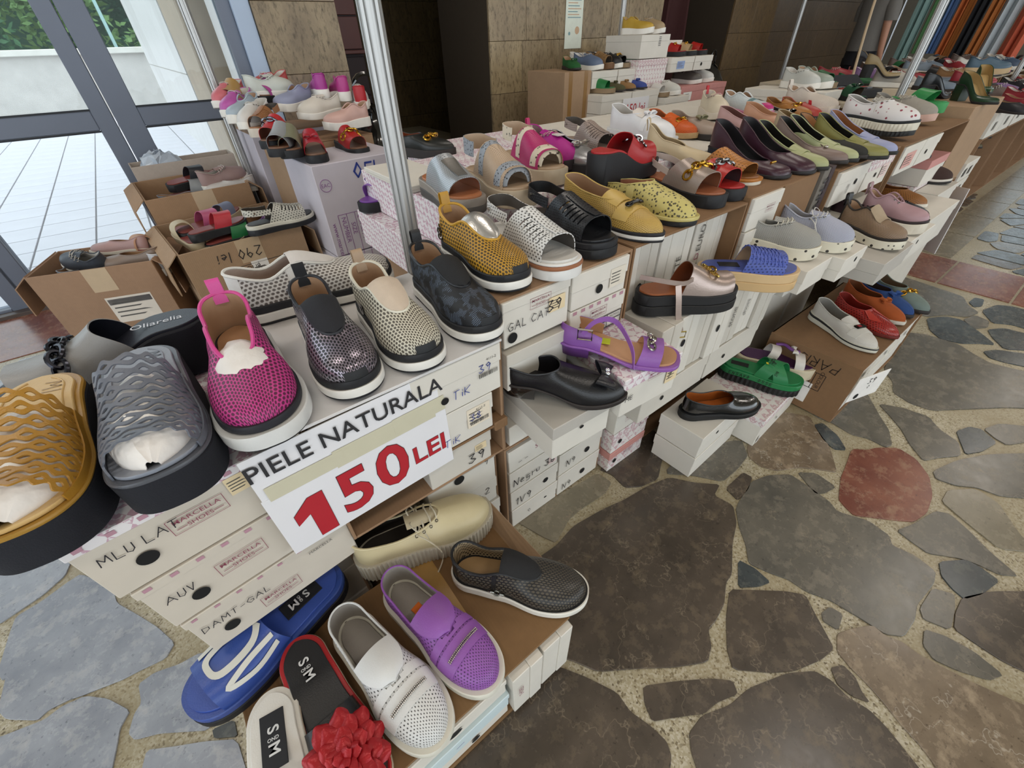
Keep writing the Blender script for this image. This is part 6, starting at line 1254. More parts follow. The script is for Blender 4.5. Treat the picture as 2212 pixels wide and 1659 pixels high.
o, la, up = loafer('plum slip-on shoe tucked behind the taupe mesh shoe', (1.626, -0.176, 0.570), -96, leather('#3d2a32'), L=.2, W=.07, lin_='#4a3a3c', fh=.02, hh=.028)
o, la, up = loafer('black pleated ballet flat on the middle shelf', (2.132, -0.212, 0.500), -92, leather('#22242a', .3), L=.25, W=.088, lin_='#16161a', fh=.012, hh=.016, thr=.62, toe_shape='round'); up.patch(o, leather('#22242a', .3), .72, .97, .45, 1, .003, 'pleats')
o, la, up = loafer('tan braided flat shoe behind the black pleated one', (2.329, -0.152, 0.500), -100, dots('#9c6632', '#4a2c14', .010, .22), L=.27, W=.092, lin_='#7a4d2a', fh=.014, hh=.018, layers=[('sole', 0, 1, rubber('#d9d2c6'), .003)])
o, la, up = sneaker('dark brown suede slip-on sneaker standing alone on a white box', (2.880, -0.108, 0.500), -80, suede('#3b2722'), L=.26, W=.092, lin_='#2a1f1d', layers=[('outsole', 0, .5, rubber('#1c1717'), .004), ('midsole', .5, 1, rubber('#d8d3ca'), .003)], fh=.022, hh=.028)
GRN = '#1f7a45'; o, la, up = slide('green cross-strap slide with scribbled lettering and lug sole', (1.115, -0.283, 0.130), -68, None, L=.27, W=.104, bed=leather(GRN), fh=.048, hh=.052, layers=[('lug_sole', 0, .55, rubber('#131413'), .004), ('rim', .55, 1, leather(GRN), .003)], rib=.005, pitch=.016, name='cross_strap_slide', h0=.060, h1=.048, back=(.40, .46), front=(.84, .84))
for nm, a, b in (('cross_strap', (.42, .58), (.66, .84)), ('cross_strap', (.66, .84), (.42, .58))):
    G = [[up.pt(lerp(lerp(a[0], b[0], k / 20), lerp(a[1], b[1], k / 20), j / 4), pi * k / 20, .001 if a[0] < .5 else .0) for j in range(5)] for k in range(21)]; mb = MB(); shell(mb, G, .0025, flip=True); mb.obj(nm, [leather(GRN)] * 2, o)
mb = MB(); M = frame(up.pt(.60, pi * .42, .0045), (.2, 1, -.15), (-1, .2, .25)); hand(mb, 'THEN', M @ Matrix.Translation((-.02, -.004, 0)), .018, .18); hand(mb, 'SEMPRE', M @ Matrix.Translation((-.055, -.03, -.012)), .009, .16)
for i, ch in enumerate('PENSAVO FOSSE'): hand(mb, ch, frame((.02 + i * .0125, -la.w((.02 + i * .0125) / la.L) - .0042, la.z0(.3) - .018), (1, -.05, 0), (0, 0, 1)), .011, .16)
mb.obj('scribbled_lettering', ink('#0e1a12'), o, 0)['kind'] = 'stuff'; bevbox(.03, .09, -.012, .012, la.z0(.2) + .004, la.z0(.2) + .006, .0005).obj('brand_patch', ink('#12130f'), o, 0); mb = MB(); disc(mb, frame(up.pt(.52, pi * .36, .005), (.2, 1, 0), (-1, .2, .3)), .006, 5); mb.obj('star_print', ink('#d5c02a'), o, 0)
o, la, up = slide('white slide with purple footbed and bow straps behind the green slide', (1.251, -0.269, 0.130), -60, None, L=.27, W=.100, bed=leather('#4a2450'), fh=.046, hh=.052, layers=[('sole', 0, 1, rubber('#d6cbb0'), .004)], name='bow_slide', h0=.052, h1=.042, back=(.4, .46), front=(.84, .84))
for a, b in ((.34, .46), (.72, .84)):
    G = [[up.pt(lerp(a, b, j / 4) + .06 * sin(pi * k / 20) * (1 if a < .5 else -.4), pi * k / 20, .001) for j in range(5)] for k in range(21)]; mb = MB(); shell(mb, G, .0025, flip=True); mb.obj('strap', [leather('#d3cdc6')] * 2, o)
mb = MB(); tube(mb, smoothpath([up.pt(.46, pi * .7, .004), up.pt(.56, pi * .62, .010), up.pt(.64, pi * .5, .008), up.pt(.74, pi * .5, .006)], 5), .007, 8, flat=.7); mb.obj('twisted_band', leather('#70418a'), o); p, n = up.top_at(.74 * la.L); bow(o, up.pt(.68, pi * .5, .002), V3((0, 0, 1)), leather('#d3cdc6'), .024, .02)
o, la, up = loafer('black patent slip-on shoe with orange lining on a white box', (0.850, -0.246, 0.190), -30, mat('#0f1114', .12, 0, .1, 40, .5, 200, 1.0), L=.265, W=.092, lin_='#a45a24', fh=.020, hh=.026, thr=.62, toe_shape='round', layers=[('outsole', 0, .8, rubber('#141415'), .003), ('welt', .8, 1, rubber('#0f1012'), .004)], trim=leather('#17181a'), tz=.044, name='slip_on_shoe')
# five loafers on the PARIS carton
o, la, up = loafer('white ribbed loafer with red and green buckle on the PARIS carton', (1.354, -0.390, 0.252), -112, mat('#c9c5bd', .7, 0, .06, 300, .5, 500), L=.28, W=.090, lin_='#8f8b84', fh=.018, hh=.030, heel=0, toe_shape='almond', tabm=leather('#d8d5cd'), strap=leather('#cfccc4'), layers=[('outsole', 0, .6, rubber('#c9c6b8'), .003), ('stripe', .6, .85, rubber('#1a1a1c'), .0035), ('welt', .85, 1, rubber('#c9c6b8'), .002)])
p, n = up.top_at(.68 * la.L); mb = MB(); mb.box(p.x - .009, p.x + .009, -.019, .019, p.z + .001, p.z + .006); mb.obj('buckle', metal('#3b3a38'), o, 0); mb = MB(); mb.box(p.x - .005, p.x + .005, -.012, .002, p.z + .006, p.z + .007); mb.obj('red_enamel', ink('#a3232b'), o, 0)
o, la, up = loafer('red patent loafer with fringe on the PARIS carton', (1.514, -0.409, 0.252), -108, dots('#a5302a', '#5a120e', .011, .24, .25), L=.265, W=.088, lin_='#7a2018', thr=.52, sole_c='#6b2018', fh=.012, hh=.018); up.patch(o, leather('#b3382c'), .70, .93, .55, 1, .004, 'fringe')
o, la, up = loafer('burnt orange suede loafer with knot on the PARIS carton', (1.643, -0.390, 0.252), -112, suede('#a3501f'), L=.275, W=.090, lin_='#6b3c20', thr=.54, fh=.014, hh=.020, layers=[('sole', 0, 1, rubber('#cfcabd'), .002)]); p, n = up.top_at(.62 * la.L); bow(o, p, n, suede('#a8541f'), .020, .022, name='knot')
o, la, up = loafer('blue suede loafer with folded tie on the PARIS carton', (1.726, -0.393, 0.252), -114, suede('#26467f'), L=.275, W=.090, lin_='#3d2f2b', thr=.54, fh=.014, hh=.020); p, n = up.top_at(.62 * la.L); bow(o, p, n, suede('#2a4c8a'), .024, .026, name='folded_tie')
o, la, up = loafer('grey-green suede loafer with gold chain on the PARIS carton', (1.806, -0.423, 0.252), -116, suede('#75837d'), L=.28, W=.090, lin_='#6d5a46', thr=.54, fh=.014, hh=.018); chain_on(o, up, .62, CHG, 5, .009, .003, .25, .75)
# ------------------------------------------------------------------ back row of the stall (z = .817)
ZB = .817
o, la, up = slide('silver perforated peep-toe mule with tan footbed by the pole', (0.173, 0.318, 0.817), -95, dots('#b9bcc0', '#6d7276', .006, .22, .3, .6), L=.275, W=.098, bed='#b1714a', fh=.036, hh=.042, h0=.085, h1=.044, back=(.26, .46), front=(.80, .86), lin_='#a86c4a', layers=[('outsole', 0, .5, rubber('#4d4946'), .003), ('welt', .5, 1, leather('#8c847c'), .003)], name='peep_toe_mule'); up.band(o, shiny('#8d8a86', .3), .40, .80, .40, .60, .002, .0015, 'centre_panel')
def hi_sandal(label, toe, ang, mid, edge, L=.28, z=None):
    o = place(label, 'platform_sandal', toe, ang, L, 'shoe', 'mesh panel sandals', z); la = Last(L, .102, 'wide', .050, .042, .006, hw=.76)
    sole(o, la, [('sole', 0, 1, rubber('#b5a48c'), .004)]); insole(o, la, leather('#b39a80'), .004, .003, 'footbed')
    up = Arch(la, .088, .048, lambda k: lerp(.26, .40, sin(pi * k) ** .8), lambda k: .84, 20, 30); up.build(o, mid, leather('#b59d84'))
    up.band(o, edge, .72, .845, .02, .98, .0016, .0015, 'toe_band'); up.band(o, edge, .38, .46, .04, .96, .0016, .0015, 'ankle_band')
    u2 = Upper(la, .46, .082, .076, .085, .04, nr=14, keep=lambda t, r, s, i: t < .30 and r > .45); u2.build(o, edge, leather('#b59d84'), 'heel_strap'); return o
hi_sandal('beige mesh sandal with snake-print edging in the back row', (0.297, 0.273, 0.817), -95, dots('#b79f86', '#8a735c', .005, .24), spots('#8d9299', '#23252c', 150, .26))
hi_sandal('pink mesh sandal with leopard-print edging in the back row', (0.491, 0.367, 0.817), -97, dots('#b22466', '#8a1048', .005, .24), spots('#cfc3ae', '#3a3028', 80, .2))
o, la, up = sneaker('magenta quilted sneaker with white patch in the back row', (0.640, 0.458, 0.817), -97, mat('#a81783', .6, 0, .1, 20, .6, 60), L=.27, W=.098, lin_='#8f6d72', layers=[('sole', 0, 1, rubber('#20181c'), .003)], lace=fabric('#c9a9a0'), loop=leather('#b52260'), bowtie=False); p, n = up.top_at(.66 * la.L); bevbox(p.x - .016, p.x + .016, -.014, .014, p.z + .002, p.z + .006, .001).obj('patch', leather('#d2ccc6'), o, 0)
o, la, up = loafer('silver slip-on shoe with pointed bow in the back row', (0.670, 0.383, 0.817), -98, mat('#a9aaac', .3, .7, .1, 60, .3, 300), L=.275, W=.096, lin_='#0f0f11', thr=.58, fh=.026, hh=.034, layers=[('sole', 0, 1, rubber('#1a1a1c'), .003)], name='slip_on_shoe'); p, n = up.top_at(.64 * la.L); bow(o, p, n, shiny('#b3ada4'), .030, .014)
slit_sandal('rose beige slit sandal with ankle strap in the back row', (0.823, 0.457, 0.817), -98, dots('#a08f86', '#5d4f48', .008, .2, .4, .2), '#000', '#9c867a', [('sole', 0, 1, rubber('#a3907f'), .003)], L=.27, W=.094)
o, la, up = slide('red mule with chrome chain on a high black wedge', (0.837, 0.321, 0.817), 4, leather('#a81f22', .35), L=.29, W=.100, bed='#b01f22', fh=.040, hh=.085, h0=.080, h1=.046, back=(.36, .50), front=(.84, .88), lin_='#8c1318', layers=[('wedge', 0, 1, rubber('#17171b'), .002)], name='wedge_mule'); chain_on(o, up, .62, metal('#86878c', .15), 5, .010, .0034, .3, .75)
o, la, up = loafer('white leather chunky loafer with knotted strap in the back row', (1.088, 0.419, 0.817), -92, leather('#dcdbdc', .35), L=.30, W=.106, lin_='#bdb8b2', thr=.54, toe_shape='round', fh=.044, hh=.052, layers=[('sole', 0, 1, rubber('#d5d5d4'), .006)], tabm=leather('#d8cfc6'), hz=.075, qz=.05, tz=.064, toeh=.042, trim=leather('#dcdbdc')); up.band(o, leather('#e0dfe0'), .60, .68, .08, .92, .004, .003, 'knotted_strap'); p, n = up.top_at(.60 * la.L); bow(o, p, n, leather('#e0dfe0'), .026, .02, tails=False, name='knot')
o, la, up = loafer('bright orange woven loafer with gold bit in the back row', (1.354, 0.496, 0.817), -100, dots('#cf5a16', '#8f3408', .007, .2), L=.275, W=.096, lin_='#9c5a34', thr=.56, fh=.02, hh=.026, layers=[('sole', 0, 1, rubber('#b59468'), .003)], tabm=leather('#d05c18'), strap=leather('#d05c18')); chain_on(o, up, .68, CHG, 3, .009, .003, .36, .64, 'horsebit')
o, la, up = loafer('taupe loafer with olive knot behind the orange loafer', (1.401, 0.408, 0.817), -98, leather('#9c8a7c'), L=.275, W=.094, lin_='#8f7f70', thr=.5, fh=.02, hh=.024); p, n = up.top_at(.56 * la.L); bow(o, p, n, leather('#7d7a5c'), .026, .02, name='knot')
o, la, up = loafer('cream heeled loafer seen from behind on a white block heel', (1.099, 0.217, 0.785), -62, leather('#c9b694'), L=.265, W=.090, lin_='#8f7a5a', fh=.016, hh=.055, heel=1, heelmat=rubber('#d3d6de'), thr=.5, hz=.075); heel_loop(o, up, leather('#cbb997'), .016)
# front tier of pumps and loafers, z = .786
ZF = .786; MAR = leather('#3b1f2c', .32)
o, la, up = pump('maroon leather pump with gold ornament on a dark block heel', (1.155, 0.030, 0.786), -96, MAR, L=.305, W=.092, hm=rubber('#232a3a'), toe_shape='square', tz=.030, hz=.078, hh=.055); p, n = up.top_at(.80 * la.L); mb = MB(); tube(mb, [p + V3((0, -.012, .002)), p + V3((0, .012, .002))], .0035, 8); mb.obj('gold_bar', CHG, o)
pump('plain maroon leather pump behind the ornamented one', (1.266, 0.003, 0.786), -97, MAR, L=.30, W=.092, hm=rubber('#20242e'), toe_shape='square', tz=.040, hz=.076, thr=.68, hh=.055)
def pocket(label, toe, ang, c, lin_='#15140f', L=.295, tabc=None, lz=.786, soles='#1c1b18'):
    o, la, up = loafer(label, toe, ang, leather(c), L=L, W=.086, lin_=lin_, thr=.66, toe_shape='almond', fh=.012, hh=.046, sole_c=soles, tabm=leather(tabc or c), hz=.070, qz=.032, tz=.036, z=lz); return o, la, up
pocket('pale green leather loafer with raised tongue beside the maroon pumps', (1.335, -0.013, 0.786), -99, '#a3a678')
o, la, up = loafer('mauve taupe loafer with small silver ornament', (1.471, -0.019, 0.786), -99, leather('#7d6a62'), L=.295, W=.086, lin_='#12130f', thr=.66, fh=.012, hh=.046, tz=.030, hz=.070, qz=.030); p, n = up.top_at(.70 * la.L); mb = MB(); ball(mb, p + n * .004, .007, .009, .005); mb.obj('ornament', metal('#b9b5ad'), o)
pocket('light sage green loafer in the middle of the green row', (1.523, -0.032, 0.786), -100, '#a8ab80')
o, la, up = loafer('dark fuzzy loafer with tan insole between green loafers', (1.604, -0.032, 0.786), -100, suede('#2b2a26'), L=.295, W=.086, lin_='#a5754c', thr=.66, fh=.012, hh=.046, tz=.036, hz=.068, qz=.03)
pocket('olive green loafer with notched tongue at the row end', (1.637, -0.084, 0.786), -100, '#848048')
pocket('lavender loafer at the far end of the green row', (1.738, -0.080, 0.786), -102, '#9a9fc0', lin_='#8a5a38')
o, la, up = loafer('cream pointed loafer insole showing under the white slip-on', (1.733, 0.138, 0.817), -98, leather('#b9a98c'), L=.26, W=.084, lin_='#7d6440', thr=.62, fh=.012, hh=.02)
# second line behind them
o, la, up = pump('dusty pink pointed flat behind the maroon pumps', (1.661, 0.356, 0.817), -100, leather('#c09a98'), L=.27, W=.086, toe_shape='point', hh=.026, lin_='#6f4a44', tz=.030)
pump('peach pointed flat with folded top behind the pink flat', (1.831, 0.338, 0.817), -100, leather('#c9987c'), L=.26, W=.086, toe_shape='point', hh=.03, lin_='#b58868', tz=.036)
o, la, up = slip_on('white mesh slip-on with holographic and magenta patches', (1.979, 0.513, 0.817), -98, dots('#ccd2d4', '#8a9698', .006, .25), leather('#d2d6d8'), None, L=.275, W=.098, layers=[('sole', 0, 1, rubber('#c07a98'), .003)], thr=.55); up.band(o, shiny('#9fc4cc', .3), .56, .64, .2, .8, .002, .0015, 'holographic_stripe'); up.patch(o, leather('#b01e6a'), .93, 1, .1, .5, .0016, 'toe_patch')
o, la, up = sneaker('cream sneaker with pink rope laces and red heel tab', (1.815, 0.657, 0.820), -128, leather('#d0c4ae'), L=.27, W=.096, lin_='#c9bcb0', layers=[('sole', 0, 1, rubber('#cfc4b4'), .003)], lace=fabric('#c79a9c'), loop=leather('#b3202c'), bowtie=False)
o, la, up = pump('grey flat with black and olive bow in the second line', (2.010, 0.400, 0.817), -98, leather('#9a958a'), L=.26, W=.086, hh=.024, lin_='#2a2826', tz=.03); p, n = up.top_at(.80 * la.L); bow(o, p, n, patent('#1a1a16'), .030, .024)
o, la, up = loafer('tan leather loafer with gold buckle in the second line', (2.100, 0.383, 0.817), -104, leather('#a06a30'), L=.265, W=.090, lin_='#7d5228', thr=.54, fh=.016, hh=.02, tabm=leather('#a06a30')); chain_on(o, up, .66, CHG, 2, .010, .003, .42, .58, 'buckle')
o, la, up = slip_on('off-white knit slip-on sneaker with black label', (2.204, 0.330, 0.830), -106, dots('#cfc4b8', '#a89c90', .006, .2, .7), fabric('#cfc5ba'), None, L=.285, W=.100, layers=[('sole', 0, 1, rubber('#cbbfb0'), .004)], thr=.52, loop=fabric('#d3cac0')); up.patch(o, leather('#b3202c'), .60, .70, 0, .3, .0016, 'red_flash', side=-1)
o, la, up = loafer('red soled tan shoe lying under the off-white slip-on', (2.129, 0.351, 0.817), -110, leather('#a4342c'), L=.25, W=.084, lin_='#8c5a30', thr=.5, fh=.016, hh=.02)
o, la, up = slide('green mule with glossy dark green bow near the sneaker', (3.14, .52, .802), -112, leather('#23513a'), L=.26, W=.092, bed='#2b5a40', fh=.02, hh=.04, name='bow_mule'); p, n = up.top_at(.66 * la.L); bow(o, p, n, patent('#1c4a34'), .032, .026)
o, la, up = sneaker('white butterfly-print sneaker on a black and white lug sole', (2.135, -0.009, 0.790), -101, spots('#d6d2d0', '#8e3a48', 42, .17), L=.315, W=.106, lin_='#9a9690', layers=[('lug_outsole', 0, .34, rubber('#1a1b1b'), .004), ('midsole', .34, .82, rubber('#d5d0bf'), .005), ('welt', .82, 1, rubber('#1c2023'), .003)], lace=fabric('#cbc6ba'), tong=fabric('#aaa7a0'), fh=.056, hh=.062, rib=.004, pitch=.014)
o, la, up = sneaker('grey suede lace sneaker behind the butterfly sneaker', (2.613, 0.041, 0.790), -102, suede('#9a948a'), L=.30, W=.10, lin_='#8f8b84', layers=[('sole', 0, 1, rubber('#c9a698'), .003)], lace=fabric('#bfb9a9'), fh=.03, hh=.034)
o, la, up = slide('bright green platform mule behind the grey sneaker', (2.882, 0.077, 0.800), -102, leather('#2f8a4a'), L=.29, W=.10, bed='#2f8a4a', fh=.045, hh=.05, h0=.06, h1=.05, lin_='#2f8a4a', sole_m=rubber('#36914f'), name='platform_mule')
# ------------------------------------------------------------------ next stall
pump('dark green block-heel pump on the brown SIZE carton', (3.131, -0.077, 0.826), -122, leather('#1f3a25', .3), L=.27, W=.086, hh=.075, hm=leather('#1d3623'), lin_='#a58a5c', toe_shape='point', hz=.055)
pump('second dark green pump half hidden behind the first', (3.477, 0.034, 0.840), -150, leather('#23472c', .3), L=.26, W=.084, hh=.075, lin_='#b0925e', toe_shape='point')
pump('black pump with pointed toe on the next stall', (3.398, 0.185, 0.826), -20, leather('#15161a', .3), L=.27, W=.084, hh=.07, lin_='#5a4d3c', toe_shape='point')
pump('nude pump standing on its toe by the card terminal', (4.141, 0.661, 0.860), -60, leather('#8f7c58', .35), L=.26, W=.084, hh=.08, lin_='#b59a68', toe_shape='point', hz=.06)
pump('black and cream pump left of the nude pump', (4.986, 1.028, 0.860), -75, leather('#15151a', .3), L=.26, W=.084, hh=.08, lin_='#c7b184', toe_shape='point', hz=.06)
slip_on('dusty blue slip-on shoe on tan soles at the next stall', (4.835, 0.208, 0.860), -60, leather('#3f5768'), leather('#3f5768'), None, L=.27, W=.096, layers=[('sole', 0, 1, rubber('#b49a74'), .003)])
loafer('red loafer standing between the green pumps', (4.244, 0.144, 0.830), -75, leather('#8c1f2b'), L=.25, W=.084, lin_='#7a3030')
pump('dark strappy heel with silver trim on the white carton edge', (4.510, 0.041, 0.500), -90, leather('#20201c'), L=.25, W=.08, hh=.06, lin_='#7d6a48', toe_shape='point')
pump('olive pointed pump seen from the front at the next stall', (4.318, 0.032, 0.460), -95, leather('#5c5238'), L=.25, W=.084, hh=.05, lin_='#8a7450', toe_shape='point')
loafer('pale pink ballerina beside the next stall carton', (2.62, -.02, .642), -95, leather('#b58f8a'), L=.25, W=.084, lin_='#a88a84', fh=.012, hh=.014, thr=.66)
o = thing('card_terminal', 'black cash register keypad with red keys between the stalls', 'cash register', (3.35, .72, .80), radians(-30)); bevbox(-.16, .16, -.13, .13, 0, .05, .006).obj('body', rubber('#1a1b1e'), o, 0); mb = MB(); shell(mb, [[V3((-.15, .03, .05)), V3((.15, .03, .05))], [V3((-.15, .12, .10)), V3((.15, .12, .10))]], .01); mb.obj('display', [mat('#30343b', .2)] * 2, o, 0)
for i in range(4):
    for j in range(3): bevbox(-.12 + i * .06, -.085 + i * .06, -.11 + j * .042, -.083 + j * .042, .05, .058, .001).obj('key', ink('#a33a32') if (i + j) % 4 == 0 else ink('#6d7076'), o, 0)
o = thing('register_table', 'narrow pale table under the black cash register', 'table', (3.05, .44, 0)); bevbox(0, .95, 0, .6, .77, .80, .004).obj('top', mat('#b9ad98'), o, 0)
for a, b in ((.02, .02), (.89, .02), (.02, .54), (.89, .54)): bevbox(a, a + .04, b, b + .04, 0, .77, .002).obj('leg', CB, o, 0)
# ------------------------------------------------------------------ background corner shoes
BGS = [('slip_on', 'mustard yellow slip-on high in the corner stack', (2.93, 1.99, 1.142), -80, '#b8963a'), ('sneaker', 'gold lace sneaker beside the mustard slip-on', (3.07, 1.99, 1.142), -76, '#a08a6a'),
 ('slide', 'red open mule with gold ornament on a black platform', (3.38, 1.975, .997), -70, '#a81f1a'), ('slide', 'beige open mule with gold ornament between red mules', (3.53, 1.975, .997), -72, '#b79a74'), ('slide', 'second red open mule at the right of the corner stack', (3.68, 1.975, .997), -74, '#a81f1a'),
 ('sneaker', 'dark grey lace sneaker on the pink box', (3.60, 1.92, .802), -78, '#55504c'), ('sneaker', 'white lace sneaker right of the dark grey one', (3.80, 1.93, .802), -72, '#c9cac6'),
 ('loafer', 'green suede bow flat at the left of the background shoes', (2.22, 2.03, .957), -110, '#1f5a2a'), ('sneaker', 'blue and maroon sneaker on the taped carton', (2.46, 2.03, .947), -84, '#5d6b84'), ('slit', 'tan ankle shoe with white toe among the background shoes', (2.57, 2.03, .947), -86, '#8a6a46'),
 ('sneaker', 'black sneaker with white stripes among the background shoes', (2.67, 2.03, .947), -84, '#17171a'), ('slide', 'black mule with gold chain among the background shoes', (2.765, 2.04, .947), -84, '#1a1a1a'), ('sneaker', 'green sneaker with white sole at the right of the background shoes', (2.855, 2.04, .947), -84, '#1c5c38'), ('sneaker', 'white sneaker half hidden behind the tan ankle shoe', (2.56, 2.20, .947), -90, '#d4d0c8'),
 ('slide', 'emerald heeled mule with ankle strap on the lower background box', (2.46, 1.89, .817), -70, '#1c7038'), ('loafer', 'olive flat between the emerald mule and the blue flat', (2.58, 1.89, .817), -75, '#4d4a2e'), ('loafer', 'tan and blue flat on the lower background box', (2.70, 1.89, .817), -78, '#8f6c44'), ('loafer', 'cobalt blue flat on the lower background box', (2.83, 1.89, .817), -80, '#3a4a8c'),
 ('slide', 'white chunky open-toe sandal near the small price sign', (3.02, 1.82, .757), -82, '#cfccc6'), ('sneaker', 'white lace sneaker beside the chunky sandal', (3.17, 1.82, .757), -84, '#c9c8c0'),
 ('sneaker', 'pale sneaker on the far side of the second line', (2.87, .70, .867), -110, '#c2c4bf'), ('slide', 'emerald bow mule far behind the second line', (3.0, .66, .867), -110, '#1f5c34'), ('slip_on', 'grey-green slip-on far behind the second line', (2.94, .66, .867), -110, '#9aa398')]
for kind, lb, toe, ang, c in BGS:
    g = 'background shoes in the stall corner'
    if kind == 'slip_on': slip_on(lb, toe, ang, leather(c), leather(c), None, L=.265, W=.094, layers=[('sole', 0, 1, rubber(WHT), .003)], thr=.5, group=g)
    elif kind == 'sneaker': sneaker(lb, toe, ang, leather(c), L=.27, W=.094, lace=fabric('#d0cbc4'), group=g, bowtie=False, res=30)
    elif kind == 'loafer': o, la, up = loafer(lb, toe, ang, suede(c), L=.255, W=.088, group=g, res=30); p, n = up.top_at(.66 * la.L); bow(o, p, n, suede(c), .02, .018)
    elif kind == 'slit': slit_sandal(lb, toe, ang, leather(c), '#000', c, [('sole', 0, 1, rubber('#6b4a2c'), .003)], L=.26, W=.09, group=g)
    else: o, la, up = slide(lb, toe, ang, leather(c), L=.26, W=.092, sole_m=rubber(BLK if 'black plat' in lb or 'open mule' in lb else '#8a7458'), bed=c, lin_=c, group=g, res=30, h0=.065, h1=.045, back=(.4, .5), front=(.76, .8)); (chain_on(o, up, .62, CHG, 3, .008, .003, .38, .62) if 'gold' in lb else None)
# ------------------------------------------------------------------ left pile on the cartons
PILE = [('slide', 'red peep-toe mule with gold chain at the right of the left pile', (0.397, 1.575, 0.736), -84, '#a81d22', 'gold'), ('slide', 'crimson bow mule with black heel at the front of the left pile', (0.161, 1.500, 0.750), -104, '#a3222f', 'bow'), ('slide', 'grey-green peep-toe mule in the middle of the left pile', (0.066, 1.537, 0.775), -112, '#7d7d66', ''), ('slide', 'red platform mule with grey chain in the left pile', (0.011, 1.644, 0.803), -128, '#b1252a', 'grey'), ('slit', 'tan slit sandal on a cream sole in the left pile', (0.007, 1.777, 0.830), -128, '#94653f', ''),
 ('sneaker', 'white toe-cap sneaker with blue strap in the left pile', (-0.017, 1.857, 0.851), -128, '#cfccc8', ''), ('slip_on', 'pale blue slip-on at the left edge of the left pile', (-0.041, 1.927, 0.869), -130, '#9fadb8', ''), ('sneaker', 'orchid pink velcro sneaker in the left pile', (-0.046, 2.001, 0.888), -128, '#b0569f', ''), ('slide', 'gold peep-toe mule at the top left of the pile', (-0.017, 2.108, 0.913), -122, '#a8854e', ''), ('sneaker', 'coral and white sneaker at the left end of the pile', (-0.051, 2.108, 0.916), -128, '#c46a72', ''),
 ('sneaker', 'red sneaker with grey collar on top of the left pile', (0.132, 2.247, 0.940), -150, '#b04a4a', ''), ('slip_on', 'magenta slip-on heel towards us at the back of the left pile', (0.477, 2.284, 0.927), 78, '#a3388c', ''), ('slip_on', 'hot pink slip-on with brown heel strip in the left pile', (0.562, 2.257, 0.912), 82, '#b03a83', ''), ('sneaker', 'white and red sneaker seen from the heel in the left pile', (0.660, 2.177, 0.877), 70, '#d0cfd0', ''), ('sneaker', 'white sneaker with green stripes behind the magenta slip-on', (0.356, 2.284, 0.936), 20, '#c7ccc4', ''),
 ('slip_on', 'lilac grey shoe in the middle of the left pile', (0.188, 2.071, 0.884), -150, '#8f94ad', ''), ('slide', 'silver snake-print mule under the grey-green one', (0.018, 1.553, 0.785), -122, '#8f9294', ''), ('sneaker', 'white moccasin with brown trim in the left pile', (0.262, 1.980, 0.852), -160, '#cfc8bd', ''), ('slide', 'fuchsia wedge mule behind the gold one', (0.140, 2.177, 0.919), -135, '#a8458c', ''), ('slip_on', 'pink striped canvas flat in the left pile', (0.333, 1.857, 0.812), -170, '#c9a49a', '')]
for kind, lb, toe, ang, c, ex in PILE:
    g = 'left pile of shoes'
    if kind == 'slip_on': o, la, up = slip_on(lb, toe, ang, leather(c), leather(c), None, L=.25, W=.09, layers=[('sole', 0, 1, rubber(WHT), .003)], thr=.55, group=g)
    elif kind == 'sneaker': o, la, up = sneaker(lb, toe, ang, leather(c), L=.26, W=.092, lace=fabric('#d0cbc4'), group=g, bowtie=False, res=30, counter=leather('#b0202a') if 'red sneaker seen' in lb else None)
    elif kind == 'slit': o, la, up = slit_sandal(lb, toe, ang, leather(c), '#000', c, [('sole', 0, 1, rubber('#cfc6b8'), .003)], L=.26, W=.09, group=g)
    else:
        o, la, up = slide(lb, toe, ang, leather(c) if 'mesh' not in lb else dots(c, '#55553f'), L=.25, W=.094, sole_m=rubber(BLK), bed='#7d5a44', lin_='#7d4a3a', group=g, fh=.03, hh=.045, h0=.085, h1=.05, back=(.30, .44), front=(.78, .86), res=32)
        if ex in ('gold', 'grey'): chain_on(o, up, .60, CHG if ex == 'gold' else metal('#6d6f75'), 5, .011, .004, .25, .75)
        if ex == 'bow': p, n = up.top_at(.66 * la.L); bow(o, p, n, leather(c), .03, .026)
# ------------------------------------------------------------------ shoes in the open cartons
def heap(org, rz, items, g):
    """x, y, z are measured inside the carton from its front left corner"""
    for kind, lb, x, y, z, ang, c, roll in items:
        L = .24; a = radians(ang + rz); r = radians(rz); X = org[0] + x * cos(r) - y * sin(r); Y = org[1] + x * sin(r) + y * cos(r); toe = (X + cos(a) * L / 2, Y + sin(a) * L / 2, z)
        if kind == 'sneaker': o, la, up = sneaker(lb, toe, ang + rz, leather(c), L=L, W=.088, lace=fabric('#c9c4bc'), group=g, bowtie=False, res=30)
        elif kind == 'slide': o, la, up = slide(lb, toe, ang + rz, leather(c), L=L, W=.092, bed='#7d3a34', lin_=c, group=g, res=30, sole_m=rubber('#1a1a1c') if 'black' in lb else rubber('#b9ab90'))
        else: o, la, up = loafer(lb, toe, ang + rz, leather(c), L=L, W=.086, group=g, res=30, layers=[('sole', 0, 1, rubber('#cfc9bd'), .003)])
        o.rotation_euler = (radians(roll), radians(-4), a)
